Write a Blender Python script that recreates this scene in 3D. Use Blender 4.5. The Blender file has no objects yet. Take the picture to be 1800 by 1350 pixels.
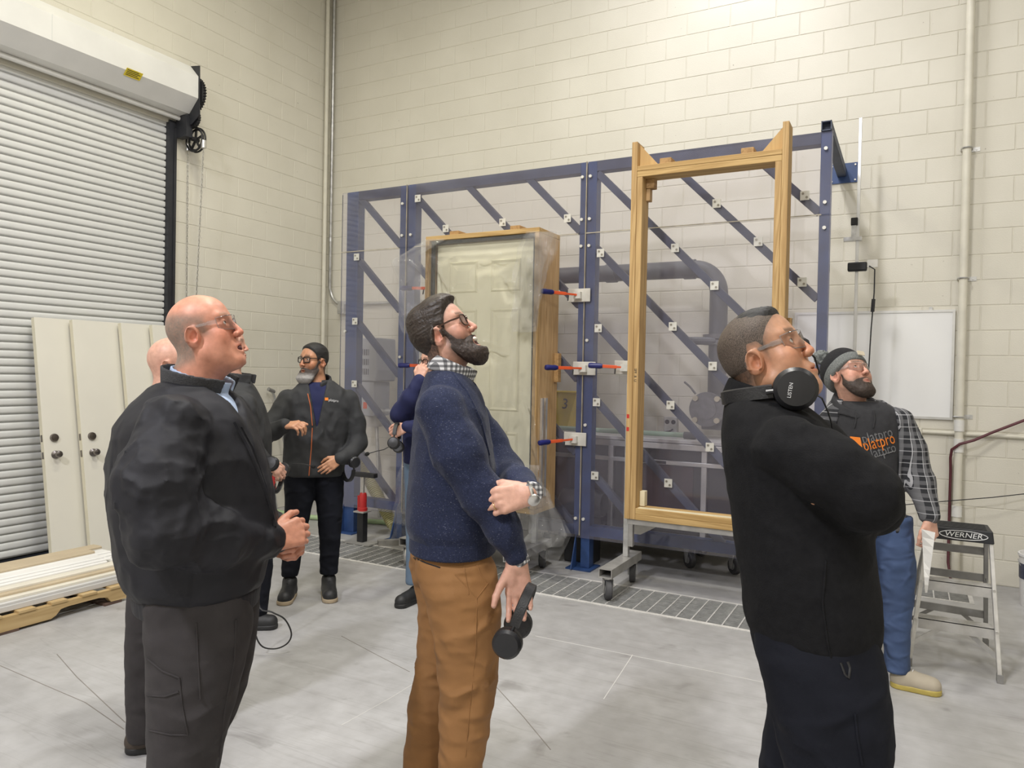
import bpy, bmesh, math, random
import numpy as np
from mathutils import Vector, Matrix

random.seed(7)
rng = np.random.default_rng(7)
scene = bpy.context.scene
COL = scene.collection
PI = math.pi

# ------------------------------------------------------------------ camera
CAM = np.array([6.412, -7.000, 1.6175])
FPX = 1294.4
YAW, PITCH, ROLL = math.radians(28.373), math.radians(-0.848), math.radians(1.113)
_f = np.array([-math.sin(YAW) * math.cos(PITCH), math.cos(YAW) * math.cos(PITCH), math.sin(PITCH)])
_r = np.array([math.cos(YAW), math.sin(YAW), 0.0])
_u = np.cross(_r, _f)
_r, _u = math.cos(ROLL) * _r + math.sin(ROLL) * _u, -math.sin(ROLL) * _r + math.cos(ROLL) * _u
camd = bpy.data.cameras.new('camera')
camd.sensor_fit = 'HORIZONTAL'
camd.sensor_width = 36.0
camd.lens = FPX / 1800 * 36.0
camd.clip_start = 0.05
cam = bpy.data.objects.new('camera', camd)
COL.objects.link(cam)
cam.matrix_world = Matrix(((_r[0], _u[0], -_f[0], CAM[0]), (_r[1], _u[1], -_f[1], CAM[1]),
                           (_r[2], _u[2], -_f[2], CAM[2]), (0, 0, 0, 1)))
scene.camera = cam

# ------------------------------------------------------------------ world, lights, exposure
w = bpy.data.worlds.new('world')
scene.world = w
w.use_nodes = True
w.node_tree.nodes['Background'].inputs[0].default_value = (0.8, 0.85, 1.0, 1)
w.node_tree.nodes['Background'].inputs[1].default_value = 0.02
vs = scene.view_settings
vs.view_transform = 'Standard'
vs.look = 'None'
vs.gamma = 1.0
vs.exposure = -0.18
vs.use_curve_mapping = False


def bay_light(x, y, z, power, color, sx=0.5, sy=1.2):
    """one high-bay lamp under the ceiling: its light here, its housing is built with the ceiling"""
    ld = bpy.data.lights.new('high_bay_light', 'AREA')
    ld.shape = 'RECTANGLE'
    ld.size, ld.size_y = sx, sy
    ld.energy = power
    ld.color = color
    lo = bpy.data.objects.new('high_bay_light', ld)
    lo.location = (x, y, z)
    COL.objects.link(lo)


COOL = (0.93, 0.93, 1.0)
WARM = (1.0, 0.97, 0.91)
YELLOW = (1.0, 0.955, 0.74)
BAYS = [(4.9, -1.4, 6.35, 72, COOL), (5.0, -4.7, 6.35, 195, WARM), (9.2, -3.2, 6.35, 42, WARM),
        (2.3, -3.4, 6.35, 75, YELLOW), (8.5, -8.5, 6.35, 170, WARM), (4.0, -9.5, 6.35, 480, COOL)]
for b in BAYS:
    bay_light(*b, 0.35, 0.9)

# ------------------------------------------------------------------ measuring helpers (pixel of the 1800x1350 photograph -> metres in the room)


def ray(px, py):
    return _f + _r * (px - 900) / FPX - _u * (py - 675) / FPX


def at_y(px, py, Y):
    d = ray(px, py)
    return CAM + d * ((Y - CAM[1]) / d[1])


def at_floor(px, py, Z=0.0):
    d = ray(px, py)
    return CAM + d * ((Z - CAM[2]) / d[2])


# ------------------------------------------------------------------ materials
MATS = {}


def nd(nt, t, **kw):
    n = nt.nodes.new(t)
    for k, v in kw.items():
        setattr(n, k, v)
    return n


def mat(name, col, rough=0.6, metal=0.0, var=0.12, scale=8.0, bump=0.0, bscale=60.0, spec=0.5, stretch=None,
        sheen=0.0, coat=0.0, detail=5.0):
    """principled material with a noise-varied base colour and fine bump, object coordinates"""
    if name in MATS:
        return MATS[name]
    m = bpy.data.materials.new(name)
    m.use_nodes = True
    nt = m.node_tree
    b = nt.nodes['Principled BSDF']
    b.inputs['Roughness'].default_value = rough
    b.inputs['Metallic'].default_value = metal
    b.inputs['Specular IOR Level'].default_value = spec
    if sheen:
        b.inputs['Sheen Weight'].default_value = sheen
        b.inputs['Sheen Roughness'].default_value = 0.4
    if coat:
        b.inputs['Coat Weight'].default_value = coat
    tc = nd(nt, 'ShaderNodeTexCoord')
    mp = nd(nt, 'ShaderNodeMapping')
    if stretch:
        mp.inputs['Scale'].default_value = stretch
    nt.links.new(tc.outputs['Object'], mp.inputs['Vector'])
    if var > 0:
        nz = nd(nt, 'ShaderNodeTexNoise')
        nz.inputs['Scale'].default_value = scale
        nz.inputs['Detail'].default_value = detail
        nt.links.new(mp.outputs[0], nz.inputs['Vector'])
        rp = nd(nt, 'ShaderNodeValToRGB')
        rp.color_ramp.elements[0].position = 0.3
        rp.color_ramp.elements[1].position = 0.7
        rp.color_ramp.elements[0].color = tuple(c * (1 - var) for c in col) + (1,)
        rp.color_ramp.elements[1].color = tuple(min(1, c * (1 + var)) for c in col) + (1,)
        nt.links.new(nz.outputs['Fac'], rp.inputs['Fac'])
        nt.links.new(rp.outputs['Color'], b.inputs['Base Color'])
    else:
        b.inputs['Base Color'].default_value = tuple(col) + (1,)
    if bump > 0:
        n2 = nd(nt, 'ShaderNodeTexNoise')
        n2.inputs['Scale'].default_value = bscale
        n2.inputs['Detail'].default_value = 4.0
        nt.links.new(mp.outputs[0], n2.inputs['Vector'])
        bp = nd(nt, 'ShaderNodeBump')
        bp.inputs['Strength'].default_value = bump
        bp.inputs['Distance'].default_value = 0.01
        nt.links.new(n2.outputs['Fac'], bp.inputs['Height'])
        nt.links.new(bp.outputs['Normal'], b.inputs['Normal'])
    MATS[name] = m
    return m


def clear_mat(name, tint, haze, hazecol, rough=0.05, ior=1.45, bump=0.0, bscale=4.0):
    """thin clear sheet: straight-through transparency, Fresnel reflection, a little milky scatter"""
    if name in MATS:
        return MATS[name]
    m = bpy.data.materials.new(name)
    m.use_nodes = True
    nt = m.node_tree
    nt.nodes.remove(nt.nodes['Principled BSDF'])
    out = nt.nodes['Material Output']
    tr = nd(nt, 'ShaderNodeBsdfTransparent')
    tr.inputs[0].default_value = tuple(tint) + (1,)
    gl = nd(nt, 'ShaderNodeBsdfGlossy')
    gl.inputs['Roughness'].default_value = rough
    df = nd(nt, 'ShaderNodeBsdfDiffuse')
    df.inputs[0].default_value = tuple(hazecol) + (1,)
    tl = nd(nt, 'ShaderNodeBsdfTranslucent')
    tl.inputs[0].default_value = tuple(hazecol) + (1,)
    hz = nd(nt, 'ShaderNodeMixShader')
    hz.inputs[0].default_value = 0.5
    nt.links.new(df.outputs[0], hz.inputs[1])
    nt.links.new(tl.outputs[0], hz.inputs[2])
    m1 = nd(nt, 'ShaderNodeMixShader')
    m1.inputs[0].default_value = haze
    nt.links.new(tr.outputs[0], m1.inputs[1])
    nt.links.new(hz.outputs[0], m1.inputs[2])
    fr = nd(nt, 'ShaderNodeFresnel')
    fr.inputs['IOR'].default_value = ior
    m2 = nd(nt, 'ShaderNodeMixShader')
    nt.links.new(fr.outputs[0], m2.inputs[0])
    nt.links.new(m1.outputs[0], m2.inputs[1])
    nt.links.new(gl.outputs[0], m2.inputs[2])
    if bump:
        tc = nd(nt, 'ShaderNodeTexCoord')
        nz = nd(nt, 'ShaderNodeTexNoise')
        nz.inputs['Scale'].default_value = bscale
        nz.inputs['Detail'].default_value = 6
        nz.inputs['Distortion'].default_value = 1.5
        nt.links.new(tc.outputs['Object'], nz.inputs['Vector'])
        bp = nd(nt, 'ShaderNodeBump')
        bp.inputs['Strength'].default_value = bump
        bp.inputs['Distance'].default_value = 0.02
        nt.links.new(nz.outputs['Fac'], bp.inputs['Height'])
        for n in (gl, df, tl):
            nt.links.new(bp.outputs['Normal'], n.inputs['Normal'])
    nt.links.new(m2.outputs[0], out.inputs[0])
    MATS[name] = m
    return m


def wood_mat(name, c1, c2, scale=14.0, axis='Z', rough=0.65):
    if name in MATS:
        return MATS[name]
    m = bpy.data.materials.new(name)
    m.use_nodes = True
    nt = m.node_tree
    b = nt.nodes['Principled BSDF']
    b.inputs['Roughness'].default_value = rough
    tc = nd(nt, 'ShaderNodeTexCoord')
    mp = nd(nt, 'ShaderNodeMapping')
    s = {'X': (0.05, 1, 1), 'Y': (1, 0.05, 1), 'Z': (1, 1, 0.05)}[axis]
    mp.inputs['Scale'].default_value = s
    nt.links.new(tc.outputs['Object'], mp.inputs['Vector'])
    nz = nd(nt, 'ShaderNodeTexNoise')
    nz.inputs['Scale'].default_value = scale
    nz.inputs['Detail'].default_value = 3
    nz.inputs['Distortion'].default_value = 1.2
    nt.links.new(mp.outputs[0], nz.inputs['Vector'])
    ml = nd(nt, 'ShaderNodeMath', operation='MULTIPLY')
    ml.inputs[1].default_value = 9.0
    nt.links.new(nz.outputs['Fac'], ml.inputs[0])
    fr = nd(nt, 'ShaderNodeMath', operation='PINGPONG')
    fr.inputs[1].default_value = 1.0
    nt.links.new(ml.outputs[0], fr.inputs[0])
    rp = nd(nt, 'ShaderNodeValToRGB')
    rp.color_ramp.elements[0].color = tuple(c1) + (1,)
    rp.color_ramp.elements[1].color = tuple(c2) + (1,)
    nt.links.new(fr.outputs[0], rp.inputs['Fac'])
    nt.links.new(rp.outputs['Color'], b.inputs['Base Color'])
    MATS[name] = m
    return m


# ------------------------------------------------------------------ mesh helpers
class MB:
    """collects shapes; build() links them as ONE mesh object"""

    def __init__(s):
        s.v, s.f = [], []

    def add(s, vs_, fs_):
        o = len(s.v)
        s.v += [tuple(map(float, p)) for p in vs_]
        s.f += [tuple(i + o for i in q) for q in fs_]
        return s

    def box(s, a, b, M=None):
        x0, y0, z0 = a
        x1, y1, z1 = b
        p = [(x0, y0, z0), (x1, y0, z0), (x1, y1, z0), (x0, y1, z0), (x0, y0, z1), (x1, y0, z1), (x1, y1, z1), (x0, y1, z1)]
        if M is not None:
            p = [tuple(M @ Vector(q)) for q in p]
        return s.add(p, [(0, 3, 2, 1), (4, 5, 6, 7), (0, 1, 5, 4), (1, 2, 6, 5), (2, 3, 7, 6), (3, 0, 4, 7)])

    def bar(s, p, q, wd, ht, up=(0, 0, 1), chamfer=0.0):
        """rectangular bar from p to q, wd across, ht along 'up'"""
        p, q = Vector(p), Vector(q)
        d = (q - p)
        L = d.length
        d.normalize()
        side = d.cross(Vector(up)).normalized()
        u2 = side.cross(d).normalized()
        M = Matrix((( side[0], d[0], u2[0], p[0]), (side[1], d[1], u2[1], p[1]), (side[2], d[2], u2[2], p[2]), (0, 0, 0, 1)))
        if chamfer <= 0:
            return s.box((-wd / 2, 0, -ht / 2), (wd / 2, L, ht / 2), M)
        c = chamfer
        prof = [(-wd / 2 + c, -ht / 2), (wd / 2 - c, -ht / 2), (wd / 2, -ht / 2 + c), (wd / 2, ht / 2 - c),
                (wd / 2 - c, ht / 2), (-wd / 2 + c, ht / 2), (-wd / 2, ht / 2 - c), (-wd / 2, -ht / 2 + c)]
        a = [tuple(M @ Vector((x, 0, z))) for x, z in prof]
        b = [tuple(M @ Vector((x, L, z))) for x, z in prof]
        n = 8
        return s.add(a + b, [(i, (i + 1) % n, n + (i + 1) % n, n + i) for i in range(n)] + [tuple(range(n - 1, -1, -1)), tuple(range(n, 2 * n))])

    def cyl(s, p, q, r, r2=None, n=16, caps=True):
        r2 = r if r2 is None else r2
        p, q = Vector(p), Vector(q)
        d = (q - p).normalized()
        a = d.orthogonal().normalized()
        b = d.cross(a)
        v = []
        for c, rr in ((p, r), (q, r2)):
            for i in range(n):
                t = 2 * PI * i / n
                v.append(tuple(c + a * (rr * math.cos(t)) + b * (rr * math.sin(t))))
        f = [(i, (i + 1) % n, n + (i + 1) % n, n + i) for i in range(n)]
        if caps:
            f += [tuple(range(n - 1, -1, -1)), tuple(range(n, 2 * n))]
        return s.add(v, f)

    def tube(s, pts, r, n=8, closed=False):
        pts = [Vector(p) for p in pts]
        m = len(pts)
        rs = r if isinstance(r, (list, tuple)) else [r] * m
        v, prev = [], None
        for i, p in enumerate(pts):
            if closed:
                t = (pts[(i + 1) % m] - pts[i - 1])
            else:
                t = pts[min(i + 1, m - 1)] - pts[max(i - 1, 0)]
            t.normalize()
            if prev is None:
                a = t.orthogonal().normalized()
            else:
                a = (prev - t * prev.dot(t))
                a = a.normalized() if a.length > 1e-6 else t.orthogonal().normalized()
            prev = a
            b = t.cross(a)
            for k in range(n):
                an = 2 * PI * k / n
                v.append(tuple(p + a * (rs[i] * math.cos(an)) + b * (rs[i] * math.sin(an))))
        f = []
        for i in range(m if closed else m - 1):
            j = (i + 1) % m
            for k in range(n):
                f.append((i * n + k, i * n + (k + 1) % n, j * n + (k + 1) % n, j * n + k))
        if not closed:
            f += [tuple(range(n - 1, -1, -1)), tuple(range((m - 1) * n, m * n))]
        return s.add(v, f)

    def prism(s, prof, p0, ex, ey, ez, L):
        """profile (2-D) in axes ex, ey from p0, extruded L along ez"""
        p0, ex, ey, ez = Vector(p0), Vector(ex), Vector(ey), Vector(ez)
        n = len(prof)
        a = [tuple(p0 + ex * x + ey * y) for x, y in prof]
        b = [tuple(p0 + ex * x + ey * y + ez * L) for x, y in prof]
        return s.add(a + b, [(i, (i + 1) % n, n + (i + 1) % n, n + i) for i in range(n)] + [tuple(range(n - 1, -1, -1)), tuple(range(n, 2 * n))])

    def lathe(s, prof, p, axis, n=24):
        """profile [(r, h)] turned round 'axis' through p"""
        p, d = Vector(p), Vector(axis).normalized()
        a = d.orthogonal().normalized()
        b = d.cross(a)
        v = []
        for r_, h in prof:
            for i in range(n):
                t = 2 * PI * i / n
                v.append(tuple(p + d * h + a * (r_ * math.cos(t)) + b * (r_ * math.sin(t))))
        m = len(prof)
        f = [(j * n + i, j * n + (i + 1) % n, (j + 1) * n + (i + 1) % n, (j + 1) * n + i) for j in range(m - 1) for i in range(n)]
        f += [tuple(range(n - 1, -1, -1)), tuple(range((m - 1) * n, m * n))]
        return s.add(v, f)

    def mesh(s, name, smooth=False):
        me = bpy.data.meshes.new(name)
        me.from_pydata(s.v, [], s.f)
        bm = bmesh.new()
        bm.from_mesh(me)
        bmesh.ops.recalc_face_normals(bm, faces=bm.faces)
        bm.to_mesh(me)
        bm.free()
        if smooth:
            me.shade_smooth()
            try:
                me.set_sharp_from_angle(angle=math.radians(40))
            except Exception:
                pass
        return me

    def build(s, name, m, parent=None, smooth=False, bevel=0.0):
        o = bpy.data.objects.new(name, s.mesh(name, smooth))
        COL.objects.link(o)
        if isinstance(m, str):
            m = MATS[m]
        o.data.materials.append(m)
        if parent is not None:
            o.parent = parent
        if bevel:
            md = o.modifiers.new('bevel', 'BEVEL')
            md.width = bevel
            md.segments = 2
            md.limit_method = 'ANGLE'
        return o


def inst(name, me, parent, loc=(0, 0, 0), rot=(0, 0, 0), scale=(1, 1, 1)):
    o = bpy.data.objects.new(name, me)
    COL.objects.link(o)
    o.location, o.rotation_euler, o.scale = loc, rot, scale
    o.parent = parent
    return o


def thing(name, label, cat, loc=(0, 0, 0), rotz=0.0, group=None):
    o = bpy.data.objects.new(name, None)
    o.empty_display_size = 0.1
    COL.objects.link(o)
    o.location = loc
    o.rotation_euler = (0, 0, rotz)
    return tag(o, label, cat, group)


def tag(o, label, cat, group=None):
    o['label'] = label
    o['category'] = cat
    if group:
        o['group'] = group
    return o


def struct(name, mb, m, label=None, parent=None, smooth=False):
    o = mb.build(name, m, parent, smooth)
    o['kind'] = 'structure'
    if label:
        o['label'] = label
    return o


def sub(o, mb_parent):
    o.parent = mb_parent
    return o


def text_mesh(name, body, size, m, parent, M, extrude=0.0006, shear=0.0, align='CENTER', sx=1.0):
    cu = bpy.data.curves.new(name, 'FONT')
    cu.body = body
    cu.size = size
    cu.extrude = extrude
    cu.shear = shear
    cu.align_x = align
    cu.align_y = 'CENTER'
    cu.resolution_u = 2
    tmp = bpy.data.objects.new(name + '_tmp', cu)
    COL.objects.link(tmp)
    dg = bpy.context.evaluated_depsgraph_get()
    me = bpy.data.meshes.new_from_object(tmp.evaluated_get(dg))
    bpy.data.objects.remove(tmp)
    bpy.data.curves.remove(cu)
    me.name = name
    for v in me.vertices:
        v.co.x *= sx
    o = bpy.data.objects.new(name, me)
    COL.objects.link(o)
    me.materials.clear()
    me.materials.append(m)
    o.parent = parent
    o.matrix_local = M
    return o


def frame_matrix(o, ex, ey, ez=None):
    ex, ey = Vector(ex).normalized(), Vector(ey).normalized()
    ez = ex.cross(ey).normalized()
    return Matrix(((ex[0], ey[0], ez[0], o[0]), (ex[1], ey[1], ez[1], o[1]), (ex[2], ey[2], ez[2], o[2]), (0, 0, 0, 1)))

# ================================================================== STRUCTURE
def wall_paint():
    m = bpy.data.materials.new('wall_paint')
    m.use_nodes = True
    nt = m.node_tree
    b = nt.nodes['Principled BSDF']
    b.inputs['Roughness'].default_value = 0.42
    g = nd(nt, 'ShaderNodeNewGeometry')
    nz = nd(nt, 'ShaderNodeTexNoise')
    nz.inputs['Scale'].default_value = 1.3
    nz.inputs['Detail'].default_value = 6
    nt.links.new(g.outputs['Position'], nz.inputs['Vector'])
    rp = nd(nt, 'ShaderNodeValToRGB')
    rp.color_ramp.elements[0].position, rp.color_ramp.elements[1].position = 0.3, 0.7
    rp.color_ramp.elements[0].color = (0.64, 0.61, 0.52, 1)
    rp.color_ramp.elements[1].color = (0.71, 0.68, 0.59, 1)
    nt.links.new(nz.outputs['Fac'], rp.inputs['Fac'])
    # dark specks and scuffs
    n3 = nd(nt, 'ShaderNodeTexNoise')
    n3.inputs['Scale'].default_value = 26
    n3.inputs['Detail'].default_value = 2
    nt.links.new(g.outputs['Position'], n3.inputs['Vector'])
    r3 = nd(nt, 'ShaderNodeValToRGB')
    r3.color_ramp.elements[0].position, r3.color_ramp.elements[1].position = 0.20, 0.27
    r3.color_ramp.elements[0].color = (0.55, 0.53, 0.5, 1)
    r3.color_ramp.elements[1].color = (1, 1, 1, 1)
    nt.links.new(n3.outputs['Fac'], r3.inputs['Fac'])
    mx = nd(nt, 'ShaderNodeMix', data_type='RGBA', blend_type='MULTIPLY')
    mx.inputs['Factor'].default_value = 1.0
    nt.links.new(rp.outputs['Color'], mx.inputs['A'])
    nt.links.new(r3.outputs['Color'], mx.inputs['B'])
    nt.links.new(mx.outputs['Result'], b.inputs['Base Color'])
    n2 = nd(nt, 'ShaderNodeTexNoise')
    n2.inputs['Scale'].default_value = 110
    n2.inputs['Detail'].default_value = 5
    nt.links.new(g.outputs['Position'], n2.inputs['Vector'])
    bp = nd(nt, 'ShaderNodeBump')
    bp.inputs['Strength'].default_value = 0.35
    bp.inputs['Distance'].default_value = 0.004
    nt.links.new(n2.outputs['Fac'], bp.inputs['Height'])
    nt.links.new(bp.outputs['Normal'], b.inputs['Normal'])
    MATS['wall_paint'] = m
    return m


def concrete_floor():
    m = bpy.data.materials.new('concrete_floor')
    m.use_nodes = True
    nt = m.node_tree
    b = nt.nodes['Principled BSDF']
    g = nd(nt, 'ShaderNodeNewGeometry')

    def noise(sc, det, dist=0.0, vec=None):
        n = nd(nt, 'ShaderNodeTexNoise')
        n.inputs['Scale'].default_value = sc
        n.inputs['Detail'].default_value = det
        n.inputs['Distortion'].default_value = dist
        nt.links.new(vec or g.outputs['Position'], n.inputs['Vector'])
        return n.outputs['Fac']

    def ramp(src, p0, p1, c0, c1):
        r = nd(nt, 'ShaderNodeValToRGB')
        r.color_ramp.elements[0].position, r.color_ramp.elements[1].position = p0, p1
        r.color_ramp.elements[0].color, r.color_ramp.elements[1].color = c0 + (1,), c1 + (1,)
        nt.links.new(src, r.inputs['Fac'])
        return r.outputs['Color']

    def mul(a, c):
        x = nd(nt, 'ShaderNodeMix', data_type='RGBA', blend_type='MULTIPLY')
        x.inputs['Factor'].default_value = 1.0
        nt.links.new(a, x.inputs['A'])
        nt.links.new(c, x.inputs['B'])
        return x.outputs['Result']
    base = ramp(noise(0.9, 8, 0.6), 0.3, 0.72, (0.335, 0.33, 0.328), (0.455, 0.452, 0.45))
    fine = ramp(noise(9, 8), 0.25, 0.7, (0.86, 0.85, 0.84), (1.08, 1.08, 1.08))
    stain = ramp(noise(2.4, 6, 1.5), 0.27, 0.36, (0.72, 0.71, 0.70), (1, 1, 1))
    # scratches: two stretched noises
    outc = mul(mul(base, fine), stain)
    for ang, sc in ((0.5, 7.0), (-0.9, 5.0), (1.9, 4.0)):
        mp = nd(nt, 'ShaderNodeMapping')
        mp.inputs['Rotation'].default_value = (0, 0, ang)
        mp.inputs['Scale'].default_value = (0.06, 1.6, 1)
        nt.links.new(g.outputs['Position'], mp.inputs['Vector'])
        s = ramp(noise(sc, 2, 0.25, mp.outputs[0]), 0.497, 0.5, (1, 1, 1), (0.90, 0.895, 0.89))
        s2 = ramp(noise(sc, 2, 0.25, mp.outputs[0]), 0.503, 0.506, (0.90, 0.895, 0.89), (1, 1, 1))
        x = nd(nt, 'ShaderNodeMix', data_type='RGBA', blend_type='LIGHTEN')
        x.inputs['Factor'].default_value = 1.0
        nt.links.new(s, x.inputs['A'])
        nt.links.new(s2, x.inputs['B'])
        outc = mul(outc, x.outputs['Result'])
    nt.links.new(outc, b.inputs['Base Color'])
    rr = nd(nt, 'ShaderNodeMapRange')
    rr.inputs['To Min'].default_value, rr.inputs['To Max'].default_value = 0.30, 0.55
    nt.links.new(noise(3, 6), rr.inputs['Value'])
    nt.links.new(rr.outputs[0], b.inputs['Roughness'])
    bp = nd(nt, 'ShaderNodeBump')
    bp.inputs['Strength'].default_value = 0.12
    bp.inputs['Distance'].default_value = 0.004
    nt.links.new(noise(30, 6), bp.inputs['Height'])
    nt.links.new(bp.outputs['Normal'], b.inputs['Normal'])
    MATS['concrete_floor'] = m
    return m


wall_paint()
concrete_floor()
mat('ceiling_paint', (0.7, 0.7, 0.68), 0.8)
mat('mortar', (0.63, 0.60, 0.51), 0.6, var=0.05)
RX0, RX1, RY0, RY1, RZ = 0.0, 12.0, -12.5, 0.0, 6.9

# floor slab with two trenches
T1 = (0.85, 6.30, -2.135, -1.635)
T2 = (5.95, 6.835, -0.68, -0.19)
fm = MB()
ys = [RY0, T1[2], T1[3], T2[2], T2[3], RY1]
for i in range(5):
    y0, y1 = ys[i], ys[i + 1]
    if i == 1:
        spans = [(RX0, T1[0]), (T1[1], RX1)]
    elif i == 3:
        spans = [(RX0, T2[0]), (T2[1], RX1)]
    else:
        spans = [(RX0, RX1)]
    for x0, x1 in spans:
        fm.box((x0, y0, -0.20), (x1, y1, 0.0))
floor = struct('floor', fm, 'concrete_floor', 'worn grey concrete floor slab')
mat('trench_dark', (0.10, 0.10, 0.10), 0.9, var=0.3)
tm = MB()
for T in (T1, T2):
    tm.box((T[0], T[2], -0.22), (T[1], T[3], -0.19))
tm.build('trench_bottom', 'trench_dark', floor)
mat('edge_angle', (0.60, 0.585, 0.56), 0.6, var=0.15, scale=12)
em = MB().box((T1[0], T1[2] - 0.035, 0.0005), (T1[1], T1[2], 0.004)).box((T1[0], T1[3], 0.0005), (T1[1], T1[3] + 0.02, 0.004))
em.build('trench_edge_strip', 'edge_angle', floor)
em = MB().box((T2[0], T2[2] - 0.02, 0.0005), (T2[1] + 0.03, T2[2], 0.004)).box((T2[0], T2[3], 0.0005), (T2[1] + 0.03, T2[3] + 0.02, 0.004)).box((T2[1], T2[2], 0.0005), (T2[1] + 0.03, T2[3], 0.004))
em.build('trench_edge_strip', 'edge_angle', floor)
# saw-cut joints in the slab
mat('joint_filler', (0.58, 0.57, 0.55), 0.9)
mat('crack_dark', (0.22, 0.20, 0.18), 0.9)
for pts_, m_ in (([(941, 1118), (1080, 1146), (1210, 1172), (1340, 1199)], 'joint_filler'), ([(600, 1118), (660, 1150), (720, 1181)], 'crack_dark'), ([(1112, 1151), (1090, 1185), (1061, 1229)], 'joint_filler'),
                 ([(870, 1205), (920, 1260), (968, 1318)], 'crack_dark'), ([(100, 1150), (135, 1190), (220, 1270)], 'crack_dark'), ([(0, 1170), (80, 1205), (150, 1235), (218, 1282)], 'crack_dark'), ([(600, 1275), (690, 1225), (730, 1200)], 'joint_filler')):
    cr = MB()
    P_ = [at_floor(*p) for p in pts_]
    for a, b in zip(P_[:-1], P_[1:]):
        cr.bar((a[0], a[1], 0.0), (b[0], b[1], 0.0), 0.0045, 0.0016)
    cr.build('slab_crack', m_, floor)

# gratings
mat('galv_bar', (0.40, 0.40, 0.39), 0.5, 0.3, var=0.2, scale=20)
mat('galv_cross', (0.72, 0.71, 0.69), 0.45, 0.3, var=0.15, scale=20)


def grating(T, label):
    g = thing('floor_grating', label, 'grating', ((T[0] + T[1]) / 2, (T[2] + T[3]) / 2, 0))
    L, W = T[1] - T[0], T[3] - T[2]
    n = 17
    mb = MB()
    for i in range(n):
        y = -W / 2 + 0.012 + (W - 0.024) * i / (n - 1)
        mb.box((-L / 2, y - 0.0025, -0.03), (L / 2, y + 0.0025, -0.001))
    o = mb.build('bearing_bars', 'galv_bar', g)
    o['kind'] = 'stuff'
    me = MB().box((-0.004, -W / 2, -0.008), (0.004, W / 2, 0.0005)).mesh('cross_bar')
    me.materials.append(MATS['galv_cross'])
    k = int(L / 0.1016)
    for i in range(k):
        inst('cross_bar', me, g, (-L / 2 + 0.05 + i * 0.1016, 0, 0))
    return g


grating(T1, 'long steel bar grating in the floor trench in front of the blue frame')
grating(T2, 'short steel bar grating by the back wall behind the step ladder')

# block walls
H, BL = 0.2032, 0.4064
JW = 0.007


def block_mesh(name, L):
    """face in local x-z (centred), front at y=0 facing -y, chamfered edges"""
    a, b, c = L / 2 - JW / 2, H / 2 - JW / 2, 0.003
    v = [(-a, 0.004, -b), (a, 0.004, -b), (a, 0.004, b), (-a, 0.004, b),
         (-a + c, 0, -b + c), (a - c, 0, -b + c), (a - c, 0, b - c), (-a + c, 0, b - c)]
    f = [(4, 5, 6, 7), (0, 1, 5, 4), (1, 2, 6, 5), (2, 3, 7, 6), (3, 0, 4, 7)]
    me = bpy.data.meshes.new(name)
    me.from_pydata(v, [], f)
    me.materials.append(MATS['wall_paint'])
    return me


wb = struct('wall_back', MB().box((RX0 - 0.2, 0.003, 0), (RX1 + 0.2, 0.2, RZ)), 'mortar', 'painted concrete block wall at the back')
wl = struct('wall_left', MB().box((-0.2, -2.22, 0), (-0.003, 0.0, RZ)).box((-0.2, RY0, 4.0), (-0.003, -2.22, RZ)).box((-0.2, RY0, 0), (-0.003, -5.6, 4.0)),
            'mortar', 'cream concrete block wall beside the roller door')
struct('wall_right', MB().box((RX1, RY0, 0), (RX1 + 0.2, RY1, RZ)), 'wall_paint')
struct('wall_front', MB().box((RX0 - 0.2, RY0 - 0.2, 0), (RX1 + 0.2, RY0, RZ)), 'wall_paint')
struct('ceiling', MB().box((-0.2, RY0 - 0.2, RZ), (RX1 + 0.2, 0.2, RZ + 0.2)), 'ceiling_paint')

FULL = block_mesh('concrete_block', BL)
cells = []
for n in range(0, 34):
    off = 0.394 - BL / 2 if n % 2 == 0 else 0.394
    k0 = -1
    for k in range(-1, 23):
        xc = off + k * BL
        if xc - BL / 2 < -0.35 or xc + BL / 2 > 8.2:
            continue
        cells.append((xc, (n + 0.5) * H))


def vis_size(x, z):
    d = np.array([x, 0, z]) - CAM
    dz = d @ _f
    px, py = 900 + FPX * (d @ _r) / dz, 675 - FPX * (d @ _u) / dz
    ins = -40 < px < 1840 and -25 < py < 1375
    behind = x < 5.9 and z < 3.3 and x > 1.4
    return (1 if ins else 0) * (0.6 if behind else 1.0) / dz


cells.sort(key=lambda c: -vis_size(*c))
rest = MB()
for i, (x, z) in enumerate(cells):
    if i < 298:
        inst('concrete_block', FULL, wb, (x, 0, z))
    else:
        x0, x1 = max(x - BL / 2 + JW / 2, 0.0), x + BL / 2 - JW / 2
        z0, z1 = z - H / 2 + JW / 2, z + H / 2 - JW / 2
        if x1 < 0.03:
            continue
        c = 0.003
        rest.add([(x0, 0.004, z0), (x1, 0.004, z0), (x1, 0.004, z1), (x0, 0.004, z1), (x0 + c, 0, z0 + c), (x1 - c, 0, z0 + c), (x1 - c, 0, z1 - c), (x0 + c, 0, z1 - c)],
                 [(4, 5, 6, 7), (0, 1, 5, 4), (1, 2, 6, 5), (2, 3, 7, 6), (3, 0, 4, 7)])
o = rest.build('concrete_blocks', 'wall_paint', wb)
o['kind'] = 'stuff'
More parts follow.
